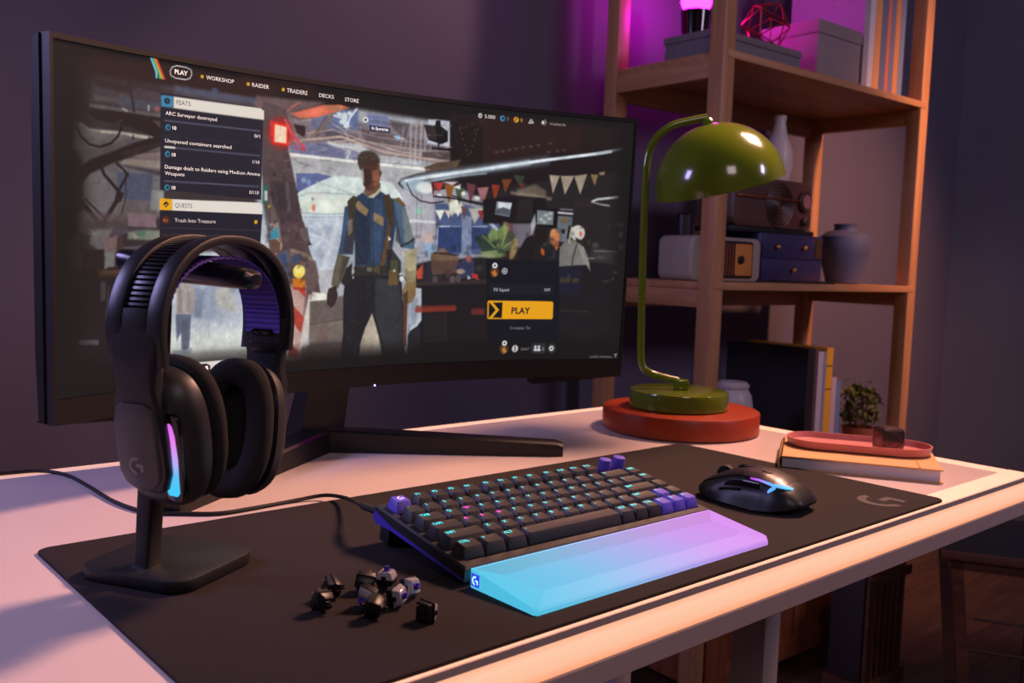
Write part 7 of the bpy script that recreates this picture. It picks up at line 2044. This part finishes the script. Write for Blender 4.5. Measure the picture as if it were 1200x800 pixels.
# low cabinet standing inside the lower bay
cab = thing('low_cabinet', 'red brown wooden cabinet with two panel doors inside the shelving unit', 'cabinet', sl(0, 0, 0), (0, 0, SR))
G().box(0.048, SW-0.048, 0.012, SD-0.02, 0.055, Z3-0.075).obj('body', M_redwood, cab)
for x0, x1 in ((0.050, 0.487), (0.491, SW-0.050)):
    d_ = G()
    z0, z1, w = 0.060, Z3-0.080, 0.055
    d_.box(x0, x0+w, -0.006, 0.0118, z0, z1, 0.001).box(x1-w, x1, -0.006, 0.0118, z0, z1, 0.001)
    d_.box(x0+w, x1-w, -0.006, 0.0118, z0, z0+w, 0.001).box(x0+w, x1-w, -0.006, 0.0118, z1-w, z1, 0.001)
    dr = d_.obj('door', M_redwood, cab)
    G().box(x0+w, x1-w, 0.002, 0.0118, z0+w, z1-w).obj('door_panel', M_redwood, dr)
    kx = x1-0.027 if x0 < 0.3 else x0+0.027
    G().sphere((kx, -0.014, (z0+z1)/2), 0.011, 14, 8).obj('knob', M_black, dr)
for x in (0.06, SW-0.09):
    for y in (0.02, SD-0.06):
        G().box(x, x+0.03, y, y+0.03, 0.0, 0.055).obj('foot', M_redwood, cab)

LIFT = 0.0006              # things rest a hair above the boards
# ------------------------------------------------------------------ things on the top board
M_greybox = mat('grey_card', (118, 108, 116), 0.75, var=0.06, scale=40)
fb = thing('flat_box', 'flat grey box lying on the upper shelf under the copper ornament', 'box', sl(0.036, 0.055, Z1+LIFT), (0, 0, SR))
G().box(0, 0.355, 0, 0.165, 0, 0.044, 0.002).obj('tray', M_greybox, fb)
G().box(-0.003, 0.358, -0.003, 0.168, 0.0442, 0.062, 0.002).obj('lid', M_greybox, fb)
gl = thing('glowing_lamp', 'small black pot lamp with a glowing magenta globe behind the flat grey box', 'lamp', sl(0.227, 0.285, Z1+LIFT), (0, 0, SR))
G().lathe([(0.026, 0), (0.029, 0.003), (0.042, 0.168), (0.042, 0.178), (0.038, 0.178), (0.036, 0.165)], seg=40).obj('pot', M_black_gloss, gl)
M_glowm = mat('magenta_globe', (255, 20, 240), 0.4, emit=(255, 8, 235), estr=80.0)
G().sphere((0, 0, 0.206), 0.042, 24, 16, (1, 1, 0.85)).obj('globe', M_glowm, gl)
orn = thing('wire_ornament', 'copper wire polyhedron ornament on the flat grey box', 'ornament', sl(0.300, 0.105, Z1+LIFT+0.0628), (0, 0, SR+0.4))
ph_ = (1+5**0.5)/2
iv = [Vector(v).normalized() for v in ((0, 1, ph_), (0, -1, ph_), (0, 1, -ph_), (0, -1, -ph_), (1, ph_, 0), (-1, ph_, 0), (1, -ph_, 0), (-1, -ph_, 0), (ph_, 0, 1), (-ph_, 0, 1), (ph_, 0, -1), (-ph_, 0, -1))]
orr = 0.066
zmin = min(v.z for v in iv)*orr
for i in range(12):
    for j in range(i+1, 12):
        if (iv[i]-iv[j]).length < 1.1:
            a = iv[i]*orr; b = iv[j]*orr
            G().tube([(a.x, a.y, a.z-zmin+0.0025), (b.x, b.y, b.z-zmin+0.0025)], 0.0018, 6).obj('wire', M_copper, orn)
stb = thing('storage_box', 'pale lidded storage box on the upper shelf', 'box', sl(0.455, 0.045, Z1+LIFT), (0, 0, SR))
M_stor = mat('pale_card', (140, 124, 124), 0.75, var=0.05, scale=30, bump=0.1, bscale=300)
G().box(0.003, 0.217, 0.003, 0.187, 0, 0.125, 0.002).obj('body', M_stor, stb)
G().box(0, 0.220, 0, 0.190, 0.1252, 0.162, 0.003).obj('lid', M_stor, stb)
bx = 0.705
for w, h, d, c, lab in ((0.026, 0.36, 0.25, (150, 146, 160), 'tall pale grey book next to the storage box'), (0.030, 0.40, 0.26, (206, 198, 206), 'tall white book beside the pale grey one'), (0.034, 0.39, 0.25, (214, 150, 96), 'tall tan book between the white and slate blue ones'), (0.032, 0.41, 0.26, (94, 104, 136), 'tall slate blue book beside the wide tan one'), (0.018, 0.38, 0.24, (196, 110, 90), 'thin tall coral red book between two blue ones'), (0.024, 0.40, 0.26, (100, 110, 142), 'tall blue book beside the thin coral red one'), (0.028, 0.39, 0.25, (190, 128, 84), 'tall brown tan book near the shelf post'), (0.028, 0.41, 0.26, (104, 120, 154), 'tall dusty blue book against the shelf post')):
    bk = thing('tall_book', lab, 'book', sl(bx, 0.06, Z1+LIFT), (0, 0, SR), 'tall books on the upper shelf')
    mc = mat('cover_'+str(int(bx*1000)), c, 0.6, var=0.05)
    G().box(0, 0.003, 0, d, 0, h).box(w-0.003, w, 0, d, 0, h).box(0.003, w-0.003, 0, 0.003, 0, h).obj('cover', mc, bk)
    G().box(0.0031, w-0.0031, 0.0031, d-0.004, 0.003, h-0.003).obj('pages', M_paper, bk)
    bx += w+0.0012

# ------------------------------------------------------------------ things on the middle board
M_cream = mat('cream_plastic', (164, 150, 138), 0.45, var=0.03)
M_amber = mat('amber_dial', (206, 132, 60), 0.4, var=0.05)
ck = thing('table_radio', 'small cream table radio with an amber dial behind the front post', 'radio', sl(0.035, 0.10, Z2+LIFT), (0, 0, SR))
G().slab([(x+0.146, z+0.058) for x, z in rrect(0.292, 0.116, 0.022)], 0.0, 0.11, 0.006, Matrix.Rotation(PI/2, 4, 'X') @ Matrix.Translation((0, 0, -0.11))).obj('body', M_cream, ck)
G().slab([(x+0.165, z+0.058) for x, z in rrect(0.175, 0.098, 0.008)], 0.0, 0.004, 0.001, Matrix.Rotation(PI/2, 4, 'X')).obj('front_frame', M_black, ck)
G().slab([(x+0.210, z+0.058) for x, z in rrect(0.072, 0.084, 0.006)], 0.004, 0.006, 0.0008, Matrix.Rotation(PI/2, 4, 'X')).obj('dial_face', M_amber, ck)
G().lathe([(0.011, 0.006), (0.011, 0.012), (0.009, 0.014)], seg=20, M=Matrix.Translation((0.195, 0, 0.058)) @ Matrix.Rotation(PI/2, 4, 'X')).obj('dial_knob', M_black, ck)
for i in range(7):
    G().box(0.088+i*0.012, 0.094+i*0.012, -0.0065, -0.0040, 0.016, 0.100).obj('speaker_bar', M_redwood, ck)
bc = thing('black_canister', 'small black canister standing on the cream table radio', 'canister', sl(0.075, 0.16, Z2+LIFT+0.1162), (0, 0, SR))
G().lathe([(0.020, 0), (0.022, 0.002), (0.022, 0.040)], seg=28).obj('body', M_black, bc)
G().lathe([(0.0225, 0.0402), (0.0225, 0.052), (0.018, 0.056)], seg=28).obj('lid', M_black, bc)
M_navy = mat('navy_paint', (44, 42, 84), 0.4, var=0.06)
bb = thing('small_drawer_box', 'dark blue box with two drawers and brass knobs under the brown radio', 'drawer box', sl(0.348, 0.12, Z2+LIFT), (0, 0, SR))
G().box(0, 0.305, 0, 0.20, 0, 0.136, 0.002).obj('body', M_navy, bb)
M_brass = mat('brass', (214, 160, 84), 0.25, metal=1.0)
for z0, z1, ks in ((0.006, 0.064, (0.15,)), (0.068, 0.130, (0.07, 0.20))):
    dw = G().box(0.006, 0.299, -0.004, -0.0002, z0, z1, 0.001).obj('drawer', M_navy, bb)
    for kx in ks: G().sphere((kx, -0.011, (z0+z1)/2), 0.0075, 12, 8).obj('knob', M_brass, dw)
G().box(0.262, 0.292, -0.0065, -0.0042, 0.072, 0.126).obj('brass_corner', M_brass, bb)
rd = thing('vintage_radio', 'brown vintage radio with a round speaker grille on the dark blue drawer box', 'radio', sl(0.235, 0.13, Z2+LIFT+0.1362), (0, 0, SR))
M_brown = mat('brown_bakelite', (86, 58, 50), 0.4, var=0.08, scale=20)
M_brown_d = mat('dark_brown_bakelite', (62, 42, 40), 0.4, var=0.08, scale=20)
G().box(0.0, 0.385, 0.0, 0.13, 0.0, 0.014, 0.002).obj('base', M_black, rd)
G().slab([(x+0.190, z+0.084) for x, z in rrect(0.370, 0.138, 0.028)], 0.0, 0.12, 0.006, Matrix.Rotation(PI/2, 4, 'X') @ Matrix.Translation((0, 0, -0.125))).obj('body', M_brown, rd)
gc = (0.215, 0.080)
for k in range(6):
    r_ = 0.014+0.0095*k
    G().tube([(gc[0]+r_*math.cos(t), 0.004, gc[1]+r_*math.sin(t)) for t in np.linspace(0, 2*PI, 30)[:-1]], 0.0028, 6, close=True).obj('grille_ring', M_brown_d, rd)
G().box(0.02, 0.36, -0.001, 0.004, 0.094, 0.101, 0.001).obj('trim_strip', M_copper, rd)
G().lathe([(0.030, 0), (0.030, 0.008), (0.026, 0.012), (0.022, 0.010)], seg=32, M=Matrix.Translation((0.330, 0.0045, 0.098)) @ Matrix.Rotation(PI/2, 4, 'X')).obj('tuning_dial', M_brown_d, rd)
G().lathe([(0.020, 0.0102), (0.020, 0.0125)], seg=28, M=Matrix.Translation((0.330, 0.0045, 0.098)) @ Matrix.Rotation(PI/2, 4, 'X')).obj('dial_glass', mat('pinkish_glass', (150, 104, 108), 0.25), rd)
G().lathe([(0.012, 0), (0.012, 0.014), (0.009, 0.016)], seg=24, M=Matrix.Translation((0.330, 0.0045, 0.040)) @ Matrix.Rotation(PI/2, 4, 'X')).obj('volume_knob', M_brown_d, rd)
wv = tag(G().lathe([(0.026, 0), (0.034, 0.004), (0.042, 0.05), (0.040, 0.09), (0.022, 0.14), (0.016, 0.17), (0.019, 0.19), (0.015, 0.19), (0.012, 0.17)], seg=40).obj('bottle_vase', mat('white_glaze', (200, 186, 180), 0.4, var=0.03), loc=sl(0.515, 0.195, Z2+LIFT+0.1362+0.153)), 'white bottle vase standing on the brown vintage radio', 'vase')
M_bluev = mat('blue_grey_clay', (82, 87, 114), 0.6, var=0.08, scale=25, bump=0.1, bscale=200)
vs = tag(G().lathe([(0.046, 0), (0.050, 0.003), (0.062, 0.045), (0.075, 0.095), (0.0785, 0.120), (0.074, 0.143), (0.056, 0.158), (0.035, 0.163), (0.033, 0.172), (0.037, 0.182), (0.033, 0.182), (0.028, 0.170)], seg=56).obj('clay_vase', M_bluev, loc=sl(0.805, 0.14, Z2+LIFT)), 'blue grey clay vase with a short neck on the middle shelf', 'vase')
cb = tag(G().tube(smooth_path([sl(0.36, 0.10, Z2+LIFT+0.003), sl(0.40, 0.04, Z2+LIFT+0.003), sl(0.46, 0.018, Z2+LIFT+0.003), sl(0.53, 0.012, Z2+LIFT+0.003), sl(0.585, 0.03, Z2+LIFT+0.003), sl(0.60, 0.07, Z2+LIFT+0.003), sl(0.57, 0.10, Z2+LIFT+0.003)], 8), 0.003, 8).obj('power_cord', M_rubber), 'black power cord looped on the middle shelf board', 'cord')

# ------------------------------------------------------------------ things on the lower board
bx = 0.560
for w, h, d, c, lab in ((0.036, 0.345, 0.29, (30, 26, 30), 'tall black book at the end of the lower shelf row'), (0.016, 0.345, 0.29, (86, 66, 82), 'thin tall plum book beside the black one'), (0.026, 0.335, 0.28, (178, 172, 190), 'tall pale lilac book beside the thin plum one'), (0.014, 0.335, 0.28, (120, 134, 170), 'thin blue grey book between the lilac and yellow ones'), (0.034, 0.345, 0.29, (214, 160, 40), 'tall yellow book in the lower shelf row'), (0.026, 0.255, 0.22, (184, 166, 180), 'short pinkish book beside the tall yellow one'), (0.024, 0.245, 0.21, (104, 122, 166), 'short blue book at the plant end of the row')):
    bk = thing('book', lab, 'book', sl(bx, 0.085, Z3+LIFT), (0, 0, SR), 'books on the lower shelf')
    mc = mat('low_cover_'+str(int(bx*1000)), c, 0.6, var=0.05)
    G().box(0, 0.003, 0, d, 0, h).box(w-0.003, w, 0, d, 0, h).box(0.003, w-0.003, 0, 0.003, 0, h).obj('cover', mc, bk)
    G().box(0.0031, w-0.0031, 0.0031, d-0.004, 0.003, h-0.003).obj('pages', M_paper, bk)
    if c == (184, 166, 180): G().box(0.001, w-0.001, -0.0008, -0.0001, 0.03, 0.07).obj('red_label', mat('red_label', (200, 60, 50), 0.6), bk)
    if c == (214, 160, 40):
        for z in (0.22, 0.29): G().box(0.001, w-0.001, -0.0007, -0.0001, z, z+0.003).obj('spine_line', M_black, bk)
    bx += w+0.0012
jr = thing('white_jar', 'white lidded ceramic jar on the lower shelf behind the lamp', 'jar', sl(0.215, 0.085, Z3+LIFT), (0, 0, SR))
M_jar = mat('white_ceramic', (196, 182, 182), 0.4, var=0.03)
G().lathe([(0.040, 0), (0.046, 0.004), (0.056, 0.08), (0.056, 0.20), (0.050, 0.235), (0.040, 0.252), (0.036, 0.254)], seg=48).obj('body', M_jar, jr)
G().lathe([(0.043, 0.2545), (0.044, 0.262), (0.036, 0.270), (0.012, 0.273)], seg=48).obj('lid', M_jar, jr)
pp = thing('potted_plant', 'small bushy green plant in a clay pot on the lower shelf', 'plant', sl(0.885, 0.10, Z3+LIFT), (0, 0, SR))
G().lathe([(0.036, 0), (0.040, 0.003), (0.050, 0.078), (0.052, 0.088), (0.046, 0.088), (0.044, 0.070)], seg=36).obj('pot', mat('terracotta', (150, 84, 60), 0.7), pp)
M_leaf = mat('olive_leaf', (86, 92, 40), 0.5, var=0.3, scale=30)
for k in range(280):
    th = rng.uniform(0, 2*PI); el = rng.uniform(-0.75, 1.0); r_ = 0.066*rng.uniform(0.40, 1.0)
    c_ = Vector((r_*math.cos(th)*math.sqrt(max(0, 1-el*el*0.6)), r_*math.sin(th)*math.sqrt(max(0, 1-el*el*0.6)), 0.150+0.078*el*rng.uniform(0.6, 1.1)))
    mrot = Euler((rng.uniform(-1.2, 1.2), rng.uniform(-1.2, 1.2), rng.uniform(0, 6.3))).to_matrix().to_4x4()
    L_ = rng.uniform(0.010, 0.017); W_ = L_*0.42
    Mx = Matrix.Translation(c_) @ mrot
    G().add([Mx @ Vector(q) for q in ((-L_, 0, 0), (-L_*0.3, -W_, 0.002), (L_*0.4, -W_*0.8, 0.001), (L_, 0, -0.002), (L_*0.4, W_*0.8, 0.001), (-L_*0.3, W_, 0.002), (0, 0, -0.0015))], [(0, 1, 6), (1, 2, 6), (2, 3, 6), (3, 4, 6), (4, 5, 6), (5, 0, 6)]).obj('leaf', M_leaf, pp)
for k in range(9):
    th = k*0.7; G().tube(smooth_path([(0.006*math.cos(th), 0.006*math.sin(th), 0.07), (0.02*math.cos(th), 0.02*math.sin(th), 0.12), (0.045*math.cos(th), 0.045*math.sin(th), 0.16+0.01*(k % 3))], 4), 0.0016, 5).obj('twig', M_redwood, pp)

# ------------------------------------------------------------------ low table with wire front, by the far wall
M_darkwood = wood('dark_brown_wood', (84, 50, 38), (108, 66, 50), 1, 0.45)
M_wire = mat('dark_wire', (70, 50, 46), 0.5, metal=0.6)
tb = thing('wire_side_table', 'low dark wooden side table with a wire rack beside the shelving unit', 'side table', (2.067, 0.09, 0), (0, 0, R(29)))
TH_ = 0.470
G().box(0, 0.40, -1.05, 0, TH_-0.018, TH_, 0.003).obj('table_top', mat('dark_table_top', (38, 40, 43), 0.6), tb)
G().box(-0.004, -0.0002, -1.05, 0, TH_-0.022, TH_, 0.001).obj('top_edging', M_darkwood, tb)
G().box(0.012, 0.030, -1.03, -0.02, TH_-0.050, TH_-0.0185, 0.002).obj('front_rail', M_darkwood, tb)
G().box(0.37, 0.388, -1.03, -0.02, TH_-0.050, TH_-0.0185, 0.002).obj('back_rail', M_darkwood, tb)
for x in (0.012, 0.36):
    for y, k in ((-0.052, 1), (-1.025, -1)):
        rs = []
        for z, dy in ((0.0, -0.05*k), (TH_-0.0187, 0.0)):
            rs.append([Vector((x+a, y+dy+b, z)) for a, b in ((0, 0), (0.028, 0), (0.028, 0.028), (0, 0.028))])
        G().rings(rs).obj('leg', M_darkwood, tb)
for z in (0.10, 0.22, 0.30):
    G().tube([(0.02, -0.985, z), (0.02, -0.085, z)], 0.0035, 6).obj('wire_bar', M_wire, tb)
for k in range(8):
    G().tube([(0.02, -0.20-k*0.1, 0.085), (0.02, -0.20-k*0.1, 0.318)], 0.0022, 6).obj('wire_upright', M_wire, tb)
mg = thing('magazine_rack', 'dark slatted magazine rack on the floor between the shelving unit and side table', 'rack', (2.22, 0.345, 0), (0, 0, 0))
for k in range(7):
    G().box(-0.10+k*0.032, -0.088+k*0.032, -0.055, -0.045, 0.03, 0.40, 0.002).obj('slat', M_darkwood, mg)
G().box(-0.115, 0.125, -0.058, 0.06, 0.0, 0.0298).obj('base', M_darkwood, mg)
G().box(-0.115, 0.125, -0.062, -0.0555, 0.30, 0.325).obj('cross_bar', M_darkwood, mg)
G().box(-0.10, 0.11, -0.040, 0.055, 0.0305, 0.33, 0.003).obj('magazine_pile', mat('dark_magazines', (52, 42, 42), 0.7, var=0.3, scale=60, stretch=(1, 20, 1)), mg)
